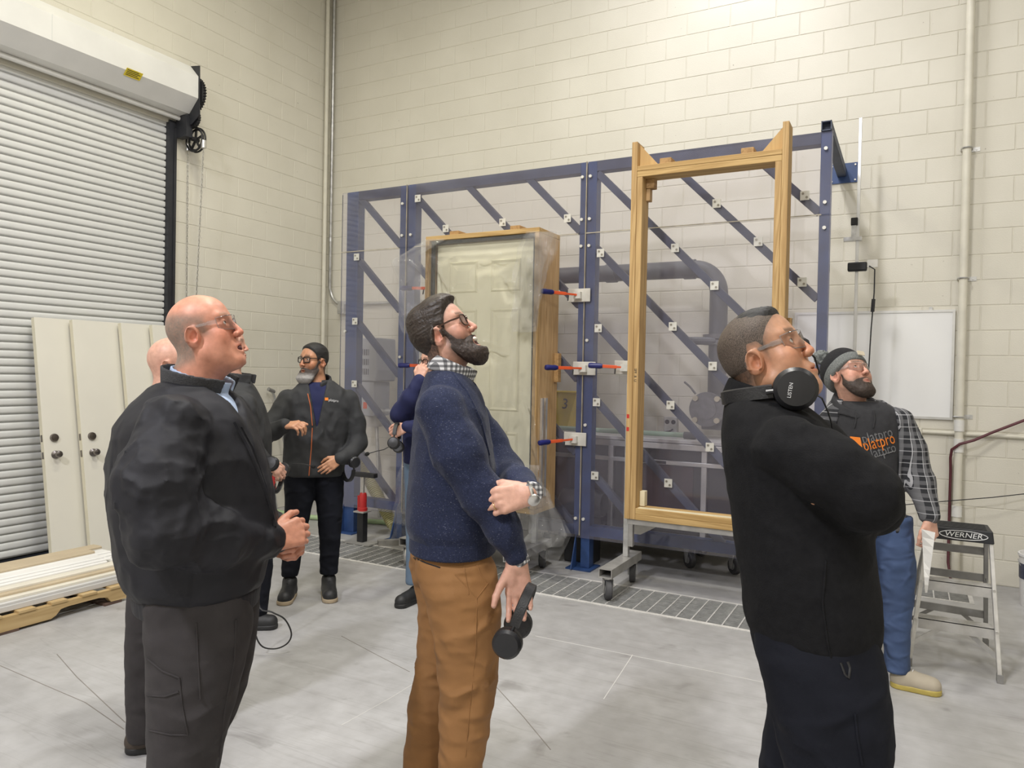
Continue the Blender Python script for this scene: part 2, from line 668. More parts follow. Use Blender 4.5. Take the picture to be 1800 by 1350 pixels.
# left wall blocks (face +X), clear of the door opening
for n in range(0, 33):
    z = (n + 0.5) * H
    off = -BL / 2 if n % 2 == 0 else -BL
    k = 0
    while True:
        yc = off - k * BL
        k += 1
        lo, hi = yc - BL / 2, yc + BL / 2
        if n % 2 == 1 and k == 1:
            inst('concrete_block', FULL, wl, (0, -BL / 4, z), (0, 0, PI / 2), (0.5, 1, 1))
        if lo < -4.9:
            break
        if z < 4.05:
            if hi < -2.2:
                break
            if lo < -2.22:
                wd = hi + 2.22
                if wd > 0.06:
                    inst('concrete_block', FULL, wl, (0, hi - wd / 2, z), (0, 0, PI / 2), (wd / BL, 1, 1))
                break
        inst('concrete_block', FULL, wl, (0, yc, z), (0, 0, PI / 2))

# ------------------------------------------------------------------ roller door
mat('door_slat', (0.66, 0.665, 0.65), 0.42, 0.0, var=0.04, scale=3)
mat('hood_white', (0.72, 0.715, 0.69), 0.45, 0.0, var=0.05, scale=3)
mat('guide_black', (0.020, 0.021, 0.026), 0.45, var=0.2)
mat('black_iron', (0.015, 0.015, 0.017), 0.5, var=0.3)
mat('bright_steel', (0.62, 0.61, 0.58), 0.3, 0.9, var=0.15, scale=30)
mat('sticker_yellow', (0.75, 0.6, 0.04), 0.6, var=0.1)
mat('ink_black', (0.02, 0.02, 0.02), 0.6, var=0)
DY0, DY1 = -5.55, -2.245
door = bpy.data.objects.new('door_1', None)
COL.objects.link(door)
door['kind'] = 'structure'
door['label'] = 'white steel roller door with horizontal slats'
SP = 0.0655
ns = 12
v, f = [], []
prof = [(-0.014, 0.0), (-0.014, SP * 0.17), (0.004, SP * 0.19), (0.0085, SP * 0.25), (0.0105, SP * 0.40), (0.0110, SP * 0.58), (0.0105, SP * 0.76), (0.0080, SP * 0.90), (0.002, SP * 0.985), (-0.014, SP * 0.999)]
for y in (DY0, DY1 - 0.02):
    v += [(x, y, z) for x, z in prof]
m_ = len(prof)
f = [(i, i + 1, m_ + i + 1, m_ + i) for i in range(m_ - 1)]
sl = bpy.data.meshes.new('slat')
sl.from_pydata(v, [], f)
sl.materials.append(MATS['door_slat'])
sl.shade_smooth()
sl.set_sharp_from_angle(angle=math.radians(50))
for i in range(61):
    inst('slat', sl, door, (-0.045, 0, 0.02 + i * SP))
MB().box((-0.16, DY0, 0), (-0.10, DY1, 4.05)).build('curtain_back', 'guide_black', door)
MB().box((-0.06, DY1 - 0.025, 0.0), (0.018, -2.200, 4.02)).build('guide_rail', 'guide_black', door)
MB().box((0.018, DY1 + 0.022, 0.0), (0.028, -2.195, 3.95)).build('guide_angle', 'guide_black', door)
# hood: folded sheet with three faces
hp = [(0.02, 4.60), (0.175, 4.545), (0.29, 4.425), (0.29, 4.215), (0.165, 4.085), (0.04, 4.06), (0.02, 4.10)]
hood = MB().prism([(x, z) for x, z in hp], (0, -5.6, 0), (1, 0, 0), (0, 0, 1), (0, 1, 0), 5.6 - 2.165).build('hood', 'hood_white', door)
MB().cyl((0.06, -5.6, 4.045), (0.06, -2.2, 4.045), 0.022).build('hood_lip', 'hood_white', door, smooth=True)
for yy in (-3.545,):
    MB().bar((0.2915, yy, 4.215), (0.2915, yy, 4.425), 0.003, 0.002, up=(1, 0, 0)).build('hood_seam', 'door_slat', hood)
MB().prism([(0, 0), (0.155, 0), (0.155, 0.075), (0, 0.075)], Vector((0.2575, -2.915, 4.178)) + Vector((0.0015, 0, -0.0015)), (0, 1, 0), (0.693, 0, 0.72), (0.72, 0, -0.693), 0.001).build('warning_sticker', 'sticker_yellow', hood)
st = MB()
for k in range(4):
    zz = 0.012 + 0.015 * k
    st.prism([(0.012, zz), (0.14 - 0.02 * (k % 2), zz), (0.14 - 0.02 * (k % 2), zz + 0.006), (0.012, zz + 0.006)], Vector((0.2575, -2.915, 4.178)) + Vector((0.0025, 0, -0.0025)), (0, 1, 0), (0.693, 0, 0.72), (0.72, 0, -0.693), 0.0006)
st.build('sticker_print', 'ink_black', hood)
bp_ = [(0.0, 4.57), (0.30, 4.53), (0.31, 4.06), (0.20, 3.98), (0.0, 3.98)]
MB().prism(bp_, (0, -2.163, 0), (1, 0, 0), (0, 0, 1), (0, 1, 0), 0.008).build('end_bracket', 'guide_black', door)
bolts = MB()
for z in (4.50, 4.455):
    bolts.cyl((0.285, -2.156, z), (0.285, -2.15, z), 0.011, n=8)
bolts.build('bracket_slots', 'hood_white', door)
MB().box((0.02, -2.20, 3.86), (0.17, -2.13, 4.07)).build('gear_housing', 'guide_black', door)


def gear(name, c, r, teeth, y0, y1, parent):
    pr_ = []
    for i in range(teeth * 4):
        a = 2 * PI * i / (teeth * 4)
        rr = r * (1.0 if i % 4 < 2 else 0.93)
        pr_.append((c[0] + rr * math.cos(a), c[1] + rr * math.sin(a)))
    return MB().prism(pr_, (0, y0, 0), (1, 0, 0), (0, 0, 1), (0, 1, 0), y1 - y0).build(name, 'black_iron', parent)


gear('large_gear', (0.165, 4.27), 0.185, 40, -2.145, -2.115, door)
gear('pinion_gear', (0.185, 4.045), 0.085, 20, -2.143, -2.113, door)
cw = MB()
WC = Vector((0.15, -2.075, 3.86))
for rr, dy in ((0.115, -0.018), (0.115, 0.018), (0.10, 0.0)):
    cw.tube([WC + Vector((rr * math.cos(t), dy, rr * math.sin(t))) for t in np.linspace(0, 2 * PI, 33)[:-1]], 0.010, 6, True)
for k in range(5):
    t = 2 * PI * k / 5 + 0.3
    cw.bar(WC, WC + Vector((0.105 * math.cos(t), 0, 0.105 * math.sin(t))), 0.012, 0.022, up=(0, 1, 0))
cw.cyl(WC + Vector((0, -0.06, 0)), WC + Vector((0, 0.03, 0)), 0.022)
cw.build('chain_wheel', 'black_iron', door, smooth=True)
for x in (0.035, 0.262):
    MB().cyl((x, -2.075, 3.765), (x, -2.075, 3.84), 0.026, n=12).build('chain_guide', 'bright_steel', door, smooth=True)
ln = MB()
lk = [Vector((0.007 * math.cos(t), 0, 0.017 * math.sin(t))) for t in np.linspace(0, 2 * PI, 11)[:-1]]
for (x0, x1) in ((0.035, 0.05), (0.262, 0.11)):
    z = 3.77
    k = 0
    while z > 0.9:
        t_ = (3.77 - z) / 2.87
        x = x0 + (x1 - x0) * t_
        rot = Matrix.Rotation(PI / 2 * (k % 2) + 0.6, 3, 'Z')
        ln.tube([rot @ p + Vector((x, -2.075, z)) for p in lk], 0.0032, 4, True)
        z -= 0.027
        k += 1
o = ln.build('hand_chain', 'bright_steel', door)
o['kind'] = 'stuff'

# ------------------------------------------------------------------ pipes and conduit on the walls
mat('pipe_white', (0.68, 0.65, 0.55), 0.45, var=0.06)
mat('pipe_bare', (0.75, 0.74, 0.70), 0.4, var=0.05)
mat('galv', (0.55, 0.55, 0.54), 0.38, 0.75, var=0.2, scale=18)
mat('hose_maroon', (0.10, 0.022, 0.03), 0.5, var=0.1)
mat('cable_black', (0.012, 0.012, 0.013), 0.5, var=0)


def strap(x, z, parent, r=0.034):
    mb = MB()
    mb.tube([(x + r + 0.004, -0.003, z)] + [(x + r * 1.08 * math.cos(t), -0.072 - r * 1.08 * math.sin(t), z) for t in np.linspace(0, PI, 11)] + [(x - r - 0.004, -0.003, z)], 0.006, 5)
    mb.box((x + r, -0.006, z - 0.017), (x + r + 0.06, -0.001, z + 0.017))
    mb.cyl((x + r + 0.035, -0.012, z), (x + r + 0.035, -0.005, z), 0.008, n=8)
    return mb.build('pipe_strap', 'galv', parent)


cp = thing('conduit', 'thick cream vertical pipe strapped to the back wall right of the whiteboard', 'pipe', (6.77, -0.072, 0))
MB().cyl((0, 0, 0.03), (0, 0, RZ - 0.02), 0.031, n=20).build('pipe', 'pipe_white', cp, smooth=True)
for z0, z1 in ((1.22, 1.31), (1.05, 1.16), (0.53, 0.62)):
    MB().cyl((0, 0, z0), (0, 0, z1), 0.037, n=20).build('coupling', 'pipe_bare', cp, smooth=True)
for z in (3.49, 2.45, 1.335):
    s_ = strap(0.0, z, cp)
    s_.location = (0, 0.072, 0)
cc = thing('conduit', 'thin steel conduit running down the room corner and bending along the back wall', 'conduit', (0.07, -0.05, 0))
pts = [(0.0, 0, RZ - 0.02), (0.0, 0, 2.62)] + [(0.20 - 0.20 * math.cos(t), 0.015, 2.62 - 0.20 * math.sin(t)) for t in np.linspace(0.2, PI / 2, 7)] + [(1.6, 0.015, 2.42)]
MB().tube(pts, 0.017, 10).build('conduit_pipe', 'galv', cc, smooth=True)
MB().box((0.15, -0.03, 2.30), (0.25, 0.045, 2.46)).build('junction_box', 'galv', cc, bevel=0.006)
for z in (3.2, 4.6):
    MB().cyl((0, 0, z), (0, 0, z + 0.05), 0.021, n=12).build('coupling', 'galv', cc, smooth=True)
c2 = MB().cyl((0.035, -0.12, 0.02), (0.035, -0.12, RZ - 0.02), 0.024, n=14).build('corner_pipe', 'pipe_white', None, smooth=True)
tag(c2, 'cream vertical pipe on the left wall close to the room corner', 'pipe')
hc = thing('conduit', 'cream horizontal conduit low on the back wall below the whiteboard', 'conduit', (6.5, -0.02, 1.2))
MB().cyl((0, 0, 0.0), (2.4, 0, -0.02), 0.017, n=12).build('conduit_pipe', 'pipe_white', hc, smooth=True)
MB().box((-0.09, -0.03, -0.16), (0.01, 0.018, 0.03)).build('junction_box', 'pipe_white', hc, bevel=0.006)
hs = [(7.9, -0.03, 1.62), (7.5, -0.045, 1.45), (7.2, -0.05, 1.325), (7.0, -0.08, 1.225), (6.87, -0.115, 1.155), (6.775, -0.128, 1.12), (6.722, -0.10, 1.07), (6.716, -0.07, 1.00), (6.720, -0.055, 0.90), (6.720, -0.05, 0.7), (6.720, -0.05, 0.4), (6.720, -0.06, 0.15), (6.74, -0.13, 0.014), (6.9, -0.22, 0.012)]
o = MB().tube(hs, 0.011, 8).build('air_hose', 'hose_maroon', None, smooth=True)
tag(o, 'maroon rubber air hose looped over the cream pipe', 'hose')
o = MB().tube([(6.3, -0.16, 0.58), (6.7, -0.15, 0.66), (7.0, -0.13, 0.715), (7.25, -0.08, 0.765), (7.9, -0.02, 0.90)], 0.004, 6).build('thin_cable', 'cable_black', None, smooth=True)
tag(o, 'thin black cable strung across the lower right back wall', 'cable')

# whiteboard
mat('board_white', (0.83, 0.83, 0.82), 0.18, var=0.015, scale=2)
mat('aluminium', (0.66, 0.66, 0.65), 0.35, 0.8, var=0.08, scale=10)
wbd = thing('whiteboard', 'white dry-erase board in an aluminium frame on the back wall', 'whiteboard', (6.11, 0, 1.755))
MB().box((-0.60, -0.016, -0.435), (0.60, -0.004, 0.435)).build('panel', 'board_white', wbd)
for a, b in (((-0.615, -0.022, -0.45), (0.615, -0.002, -0.43)), ((-0.615, -0.022, 0.43), (0.615, -0.002, 0.45)),
             ((-0.615, -0.022, -0.43), (-0.595, -0.002, 0.43)), ((0.595, -0.022, -0.43), (0.615, -0.002, 0.43))):
    MB().box(a, b).build('frame_edge', 'aluminium', wbd)
for x in (-0.42, 0.44):
    MB().box((x - 0.012, -0.018, 0.45), (x + 0.012, -0.002, 0.475)).build('mounting_clip', 'galv', wbd)

# ------------------------------------------------------------------ lamp housings under the ceiling (out of the picture)
mat('lamp_white', (0.8, 0.8, 0.8), 0.5, var=0)
LAMPW = ['high bay lamp under the ceiling over the blue frame', 'high bay lamp under the ceiling over the room middle', 'high bay lamp under the ceiling near the right wall', 'high bay lamp under the ceiling near the roller door', 'high bay lamp under the ceiling behind the camera at right', 'high bay lamp under the ceiling behind the camera at left']
for i, bl in enumerate(BAYS):
    t = thing('high_bay_lamp', LAMPW[i], 'lamp', (bl[0], bl[1], bl[2]), 0, 'ceiling lamps')
    MB().box((-0.3, -0.65, 0.02), (0.3, 0.65, 0.09)).build('housing', 'lamp_white', t)
    for yy in (-0.5, 0.5):
        MB().cyl((0, yy, 0.09), (0, yy, RZ - bl[2] - 0.005), 0.006, n=6).build('hanger', 'galv', t)

# ================================================================== BLUE TEST FRAME
mat('blue_paint', (0.026, 0.062, 0.18), 0.45, var=0.25, scale=5)
mat('blue_dusty', (0.065, 0.08, 0.125), 0.6, var=0.3, scale=4)
mat('seal_dark', (0.05, 0.05, 0.06), 0.7, var=0.2)
mat('clip_steel', (0.66, 0.65, 0.60), 0.45, 0.2, var=0.1, scale=30)
mat('plate_grey', (0.58, 0.56, 0.51), 0.6, 0.1, var=0.12, scale=10)
clear_mat('acrylic', (0.99, 0.985, 1.0), 0.075, (0.84, 0.79, 0.95), 0.06, 1.4)
FX0, FX1, FZ0, FZ1, FY = 1.455, 5.885, 0.28, 3.375, -1.35
tf = thing('test_frame', 'large blue steel frame with diagonal bars and clear acrylic panels', 'frame', (FX0, FY, 0))
S = Vector((-FX0, -FY, 0))      # world -> local


def tb(a, b):
    return tuple(Vector(a) + S), tuple(Vector(b) + S)


posts = [(1.455, 1.600), (2.110, 2.190), (2.205, 2.290), (3.965, 4.020), (4.032, 4.110), (5.815, 5.885)]
for i, (a, b) in enumerate(posts):
    z0 = 0.012 if i in (0, 4, 5, 1) else FZ0
    MB().box(*tb((a, FY + 0.012, z0), (b, FY + 0.11, FZ1))).build('post', 'blue_paint', tf, bevel=0.004)
for a, b in ((1.60, 2.11), (2.29, 3.965), (4.11, 5.815)):
    MB().box(*tb((a, FY + 0.012, FZ1 - 0.085), (b, FY + 0.11, FZ1))).build('top_rail', 'blue_dusty', tf, bevel=0.003)
    MB().box(*tb((a, FY + 0.012, FZ0), (b, FY + 0.11, FZ0 + 0.085))).build('bottom_rail', 'blue_paint', tf, bevel=0.003)
for xs, cs in (((1.60, 2.11), [2.45 + 0.617 * k for k in range(5)]), ((2.29, 3.965), [3.069 + 0.617 * k for k in range(7)]), ((4.11, 5.815), [4.92 + 0.617 * k for k in range(7)])):
    for c in cs:
        xa, xb = max(xs[0], c - (FZ1 - 0.05)), min(xs[1], c - (FZ0 + 0.05))
        if xb - xa < 0.1:
            continue
        MB().bar(tuple(Vector((xa, FY + 0.045, c - xa)) + S), tuple(Vector((xb, FY + 0.045, c - xb)) + S), 0.05, 0.058, up=(1, 0, 1)).build('diagonal_bar', 'blue_dusty', tf, bevel=0.004)
# acrylic panels, each a sheet
zj = 2.785
for a, b in ((1.405, 2.195), (2.20, 4.023), (4.028, 5.895)):
    for z0, z1 in ((FZ0 - 0.02, zj - 0.002), (zj + 0.002, FZ1 - 0.005)):
        p = MB().box(*tb((a, FY - 0.002, z0), (b, FY + 0.008, z1))).build('acrylic_panel', 'acrylic', tf)
mat('joint_tape', (0.42, 0.38, 0.30), 0.6, var=0.3, scale=15)
for a, b in ((1.405, 2.11), (2.29, 3.96), (4.03, 5.83)):
    MB().box(*tb((a, FY - 0.005, zj - 0.004), (b, FY - 0.0025, zj + 0.004))).build('joint_seal', 'joint_tape', tf)
mat('post_gasket', (0.32, 0.28, 0.2), 0.7, var=0.3, scale=10)
for x in (2.197, 4.0255):
    MB().box(*tb((x - 0.004, FY - 0.006, FZ0), (x + 0.004, FY - 0.0025, FZ1))).build('joint_seal', 'post_gasket', tf)
# clip plates
cm = MB().box((-0.031, -0.006, -0.033), (0.031, 0.0, 0.033)).mesh('clip_plate')
cm.materials.append(MATS['clip_steel'])
sm = MB().cyl((0, -0.009, 0), (0, -0.006, 0), 0.009, n=10).mesh('screw')
sm.materials.append(mat('screw_dark', (0.28, 0.26, 0.22), 0.4, 0.6, var=0.2))
clips = [(2.324, 3.233), (2.642, 2.928), (3.238, 2.937), (3.86, 2.921), (4.162, 2.613), (5.093, 2.931), (5.403, 2.622), (4.781, 2.615), (5.091, 2.311),
         (4.156, 1.999), (4.777, 2.005), (5.718, 2.930), (5.714, 2.311), (4.155, 1.392), (4.773, 1.392), (5.085, 1.083), (4.153, 0.788), (4.769, 0.781),
         (5.092, 1.700), (1.60, 2.728), (1.592, 2.098), (1.597, 1.482), (1.60, 0.87), (5.40, 0.78), (5.71, 1.70), (5.71, 1.08)]
for x, z in clips:
    o = inst('clip_plate', cm, tf, tuple(Vector((x, FY - 0.003, z)) + S))
    inst('screw', sm, o, (-0.013, 0, 0.014))
    inst('screw', sm, o, (0.013, 0, -0.014))
bm_ = MB().cyl((0, -0.014, 0), (0, 0.0, 0), 0.013, n=8).mesh('bolt')
bm_.materials.append(MATS['clip_steel'])
for x, z in [(5.852, 2.87), (5.852, 2.69), (5.85, 3.25), (3.99, 3.25), (4.06, 3.25), (3.99, 2.90), (4.06, 2.90), (3.99, 2.68), (4.06, 2.68), (4.06, 1.9), (4.06, 0.42), (3.99, 0.42), (4.06, 1.2),
             (2.15, 3.2), (2.15, 2.9), (2.25, 2.9), (2.15, 1.75), (1.47, 2.0)]:
    inst('bolt', bm_, tf, tuple(Vector((x, FY - 0.002, z)) + S))
# feet
for x0, x1 in ((3.975, 4.105), (1.46, 1.60), (2.11, 2.19), (5.815, 5.885)):
    xm = (x0 + x1) / 2
    MB().box(*tb((xm - 0.11, FY - 0.06, 0.0), (xm + 0.11, FY + 0.17, 0.012))).build('base_plate', 'blue_paint', tf)
    MB().prism([(0, 0), (0.10, 0), (0, 0.28)], tuple(Vector((x0 + 0.01, FY + 0.012, 0.012)) + S), (0, -1, 0), (0, 0, 1), (1, 0, 0), 0.01).build('gusset', 'blue_paint', tf)
# brace back to the wall, hollow square tube
br = MB()
zb = FZ1 + 0.035
for dx, dz, wx, wz in ((-0.031, 0, 0.006, 0.07), (0.031, 0, 0.006, 0.07), (0, 0.031, 0.068, 0.006), (0, -0.031, 0.068, 0.006)):
    br.box(*tb((5.85 + dx - wx / 2, FY - 0.01, zb + dz - wz / 2), (5.85 + dx + wx / 2, -0.012, zb + dz + wz / 2)))
br.box(*tb((5.82, FY + 0.05, zb - 0.03), (5.88, FY + 0.06, zb + 0.03)))
br.build('wall_brace', 'blue_dusty', tf)
MB().box(*tb((5.75, -0.012, 3.32), (5.975, -0.001, 3.49))).build('wall_bracket', 'blue_paint', tf)
for x in (5.77, 5.955):
    for z in (3.34, 3.47):
        inst('bolt', bm_, tf, tuple(Vector((x, -0.012, z)) + S), scale=(0.6, 0.6, 0.6))

# ------------------------------------------------------------------ sensor pole
sp = thing('sensor_pole', 'thin aluminium pole with a clamped black sensor and hanging cable beside the blue frame', 'pole', (6.02, -0.55, 0))
MB().box((-0.012, -0.012, 0.02), (0.012, 0.012, 3.69)).build('pole', 'aluminium', sp, bevel=0.002)
MB().box((-0.15, -0.15, 0.0), (0.15, 0.15, 0.02)).build('base_plate', 'galv', sp)
MB().box((-0.10, -0.03, 2.72), (0.03, 0.03, 2.75)).box((-0.045, -0.03, 2.75), (-0.01, 0.02, 2.87)).build('bracket', 'galv', sp)
MB().box((-0.05, -0.04, 2.84), (0.0, 0.02, 2.90)).build('clamp', 'cable_black', sp, bevel=0.006)
MB().box((-0.065, -0.055, 2.475), (0.075, 0.0, 2.545)).build('sensor', 'cable_black', sp, bevel=0.01)
MB().box((0.075, -0.04, 2.50), (0.15, -0.02, 2.56)).build('sensor_tab', 'plate_grey', sp)
MB().tube([(0.09, -0.05, 2.51), (0.13, -0.05, 2.48), (0.13, -0.05, 2.30), (0.115, -0.05, 2.0), (0.10, -0.05, 1.5), (0.09, -0.05, 0.6), (0.07, -0.05, 0.03)], 0.005, 6).build('sensor_cable', 'cable_black', sp, smooth=True)
MB().cyl((0.122, -0.05, 2.15), (0.127, -0.05, 2.25), 0.014, n=8).build('cable_plug', 'cable_black', sp)

# ------------------------------------------------------------------ wooden frame on trolley (right)
wood_mat('wood_z', (0.40, 0.245, 0.095), (0.56, 0.375, 0.165), 13, 'Z')
wood_mat('wood_x', (0.40, 0.245, 0.085), (0.56, 0.375, 0.155), 13, 'X')
wood_mat('wood_pale_z', (0.40, 0.25, 0.11), (0.54, 0.36, 0.18), 16, 'Z')
wood_mat('wood_block', (0.30, 0.17, 0.06), (0.44, 0.27, 0.11), 15, 'Y')
wood_mat('plywood', (0.52, 0.33, 0.13), (0.60, 0.41, 0.18), 10, 'Z')
mat('silicone', (0.8, 0.72, 0.5), 0.3, var=0.1)
mat('red_ink', (0.5, 0.03, 0.02), 0.6, var=0)
WFY = -1.80
wf = thing('wooden_door_frame', 'tall empty yellow timber frame standing on a wheeled stand', 'wooden frame', (4.57, WFY, 0.555))
S2 = Vector((-4.57, -WFY, -0.555))


def wbx(name, a, b, m, par=None, bev=0.003):
    return MB().box(tuple(Vector(a) + S2), tuple(Vector(b) + S2)).build(name, m, par or wf, bevel=bev)


X0, X1 = 4.570, 5.665
Zs, Zh0, Zh1, Zt = 0.555, 3.075, 3.145, 3.335
wbx('jamb_plank', (X0, WFY, Zs), (X0 + 0.042, WFY + 0.16, Zt), 'wood_z')
wbx('jamb_plank', (X0 + 0.043, WFY + 0.003, Zs), (X0 + 0.085, WFY + 0.155, Zh0), 'wood_z')
wbx('jamb_plank', (X1 - 0.042, WFY, Zs), (X1, WFY + 0.16, Zt), 'wood_z')
wbx('jamb_plank', (X1 - 0.085, WFY + 0.003, Zs), (X1 - 0.043, WFY + 0.155, Zh0), 'wood_z')
wbx('head_plank', (X0 + 0.0425, WFY + 0.002, Zh0), (X1 - 0.0425, WFY + 0.16, Zh0 + 0.042), 'wood_x')
wbx('head_plank', (X0 + 0.0425, WFY, Zh0 + 0.043), (X1 - 0.0425, WFY + 0.16, Zh1 + 0.01), 'wood_x')
wbx('sill_plank', (X0 + 0.0855, WFY + 0.002, Zs + 0.043), (X1 - 0.0855, WFY + 0.16, Zs + 0.085), 'wood_x')
wbx('sill_plank', (X0 + 0.0855, WFY, Zs), (X1 - 0.0855, WFY + 0.16, Zs + 0.042), 'wood_x')
wbx('sealant_strip', (X0 + 0.10, WFY + 0.01, Zs + 0.0851), (X1 - 0.10, WFY + 0.06, Zs + 0.088), 'silicone', bev=0)
for x, sgn in ((X0 + 0.0425, 1), (X1 - 0.0425, -1)):
    MB().prism([(0, 0), (sgn * 0.15, 0), (0, 0.17)], tuple(Vector((x, WFY + 0.06, Zh1 + 0.01)) + S2), (1, 0, 0), (0, 0, 1), (0, 1, 0), 0.02).build('gusset', 'plywood', wf)
for x in (4.775, 5.35):
    wbx('wedge_block', (x, WFY + 0.02, Zh1 + 0.0105), (x + 0.085, WFY + 0.30, Zh1 + 0.052), 'wood_block')
# shims in the corners
wbx('shim_block', (X0 + 0.086, WFY + 0.08, Zh0 - 0.07), (X0 + 0.15, WFY + 0.15, Zh0 - 0.001), 'wood_block')
wbx('shim_block', (X0 + 0.086, WFY + 0.09, Zh0 - 0.16), (X0 + 0.115, WFY + 0.15, Zh0 - 0.071), 'wood_pale_z')
wbx('shim_block', (X0 + 0.086, WFY + 0.09, Zs + 0.0885), (X0 + 0.125, WFY + 0.155, Zs + 0.20), 'silicone')
wbx('shim_block', (X1, WFY + 0.10, 1.93), (X1 + 0.03, WFY + 0.15, 2.03), 'wood_block')
for z in (1.30, 1.205):
    wbx('red_mark', (X0 + 0.004, WFY - 0.0006, z), (X0 + 0.024, WFY, z + 0.03), 'red_ink', bev=0)
text_mesh('grade_stamp', 'SPF  8  U', 0.026, MATS['ink_black'], wf, Matrix.Translation(Vector((X0 + 0.062, WFY + 0.0022, 1.62)) + S2) @ Matrix.Rotation(PI / 2, 4, 'X') @ Matrix.Rotation(-PI / 2, 4, 'Z'))

mat('rubber_dark', (0.06, 0.06, 0.065), 0.6, var=0.15)
mat('tube_steel', (0.42, 0.41, 0.39), 0.5, 0.45, var=0.2, scale=12)


def caster(par, x, y, zt, r=0.075, turn=0.0, grey=False):
    """swivel caster under zt at x, y (local)"""
    c = MB().cyl((x, y, zt - 0.025), (x, y, zt), 0.035, n=12)
    R_ = Matrix.Translation((x, y, 0)) @ Matrix.Rotation(turn, 4, 'Z')
    for sx in (-0.033, 0.033):
        c.prism([(-0.035, zt - 0.02), (0.045, zt - 0.02), (0.025, r - 0.02), (-0.0, r - 0.025)], tuple(R_ @ Vector((sx - 0.003, 0, 0))), tuple(R_.to_3x3() @ Vector((0, -1, 0))), (0, 0, 1), tuple(R_.to_3x3() @ Vector((1, 0, 0))), 0.006)
    o = c.build('caster_fork', 'galv', par)
    off = R_ @ Vector((0, -0.015, r))
    ax = R_.to_3x3() @ Vector((1, 0, 0))
    MB().lathe([(r * 0.9, -0.024), (r, -0.016), (r, 0.016), (r * 0.9, 0.024)], off, ax, 24).build('caster_wheel', 'tube_steel' if grey else 'rubber_dark', par, smooth=True)
    MB().lathe([(r * 0.45, -0.0255), (r * 0.45, 0.0255)], off, ax, 16).build('caster_hub', 'galv', par, smooth=True)


def stand(x0, x1, label, zsill, zup):
    t = thing('wheeled_stand', label, 'stand', (x0, -1.72, 0))
    L = x1 - x0
    for x, ins in ((0, 1), (L, -1)):
        # rectangular tube, open end
        for (a, b) in (((x - 0.05, -0.34, 0.165), (x + 0.05, 0.32, 0.171)), ((x - 0.05, -0.34, 0.224), (x + 0.05, 0.32, 0.23)),
                       ((x - 0.05, -0.34, 0.171), (x - 0.044, 0.32, 0.224)), ((x + 0.044, -0.34, 0.171), (x + 0.05, 0.32, 0.224))):
            MB().box(a, b).build('base_tube_wall', 'tube_steel', t)
        caster(t, x, -0.28, 0.165, 0.075, 0.5, grey=(x0 < 3))
        caster(t, x, 0.26, 0.165, 0.075, 0.3)
        MB().box((x - 0.024, 0.085, 0.23), (x + 0.018, 0.127, zup)).build('upright', 'galv', t, bevel=0.004)
        MB().box((x + ins * 0.035 - 0.018, 0.087, 0.31), (x + ins * 0.035 + 0.018, 0.125, zsill - 0.002)).build('upright', 'tube_steel', t, bevel=0.003)
        MB().prism([(0, 0), (ins * 0.22, 0), (ins * 0.05, -0.10), (0, -0.10)], (x + ins * 0.06, 0.10, zsill - 0.045), (1, 0, 0), (0, 0, 1), (0, 1, 0), 0.006).build('gusset', 'tube_steel', t)
    MB().box((0.055, -0.06, zsill - 0.042), (L - 0.055, 0.05, zsill - 0.002)).build('cross_rail', 'tube_steel', t, bevel=0.003)
    return t


stand(4.53, 5.70, 'grey steel stand with rubber casters under the empty timber frame', Zs, 1.55)
stand(2.755, 3.745, 'grey steel stand with casters under the plastic wrapped door frame', 0.49, 0.485)

# ------------------------------------------------------------------ timber box with the panel door (left)
PX0, PX1, PYF, PYB, PZ0, PZ1 = 2.705, 3.800, -1.755, -1.362, 0.49, 2.780
pf = thing('wooden_door_frame', 'deep timber box frame holding the cream panel door against the blue frame', 'wooden frame', (PX0, PYF, PZ0))
S3 = Vector((-PX0, -PYF, -PZ0))


def pbx(name, a, b, m, par=None, bev=0.003):
    return MB().box(tuple(Vector(a) + S3), tuple(Vector(b) + S3)).build(name, m, par or pf, bevel=bev)


for xa, xb in ((PX0, PX0 + 0.04), (PX1 - 0.04, PX1)):
    pbx('side_plank', (xa, PYF, PZ0 + 0.04), (xb, PYF + 0.04, PZ1 - 0.04), 'wood_z')
    yy = PYF + 0.042
    for k in range(3):
        pbx('side_plank', (xa, yy, PZ0 + 0.04), (xb, yy + 0.115, PZ1 - 0.04), 'wood_pale_z')
        yy += 0.117
pbx('head_plank', (PX0, PYF, PZ1 - 0.039), (PX1, PYB, PZ1), 'wood_x')
pbx('sill_plank', (PX0, PYF, PZ0), (PX1, PYB, PZ0 + 0.039), 'wood_x')
for x in (2.91, 3.50):
    pbx('wedge_block', (x, PYF + 0.06, PZ1 + 0.001), (x + 0.09, PYB, PZ1 + 0.043), 'wood_block')
pbx('wedge_block', (PX1 + 0.001, PYB - 0.075, 1.55), (PX1 + 0.04, PYB - 0.015, 1.79), 'wood_block')
for x in (PX1 + 0.001,):
    MB().box(tuple(Vector((x, PYF + 0.075, 0.62)) + S3), tuple(Vector((x + 0.02, PYF + 0.10, 1.42)) + S3)).build('strut_channel', 'aluminium', pf)
    MB().box(tuple(Vector((x, PYF + 0.14, 0.62)) + S3), tuple(Vector((x + 0.02, PYF + 0.17, 1.42)) + S3)).build('strut_channel', 'aluminium', pf)
mat('door_cream', (0.92, 0.88, 0.66), 0.45, var=0.04, scale=3)
mat('gasket_black', (0.02, 0.02, 0.022), 0.6, var=0)
for xa, xb in ((PX0 + 0.041, PX0 + 0.065), (PX1 - 0.065, PX1 - 0.041)):
    pbx('gasket', (xa, PYF + 0.03, PZ0 + 0.04), (xb, PYF + 0.06, PZ1 - 0.04), 'gasket_black', bev=0)
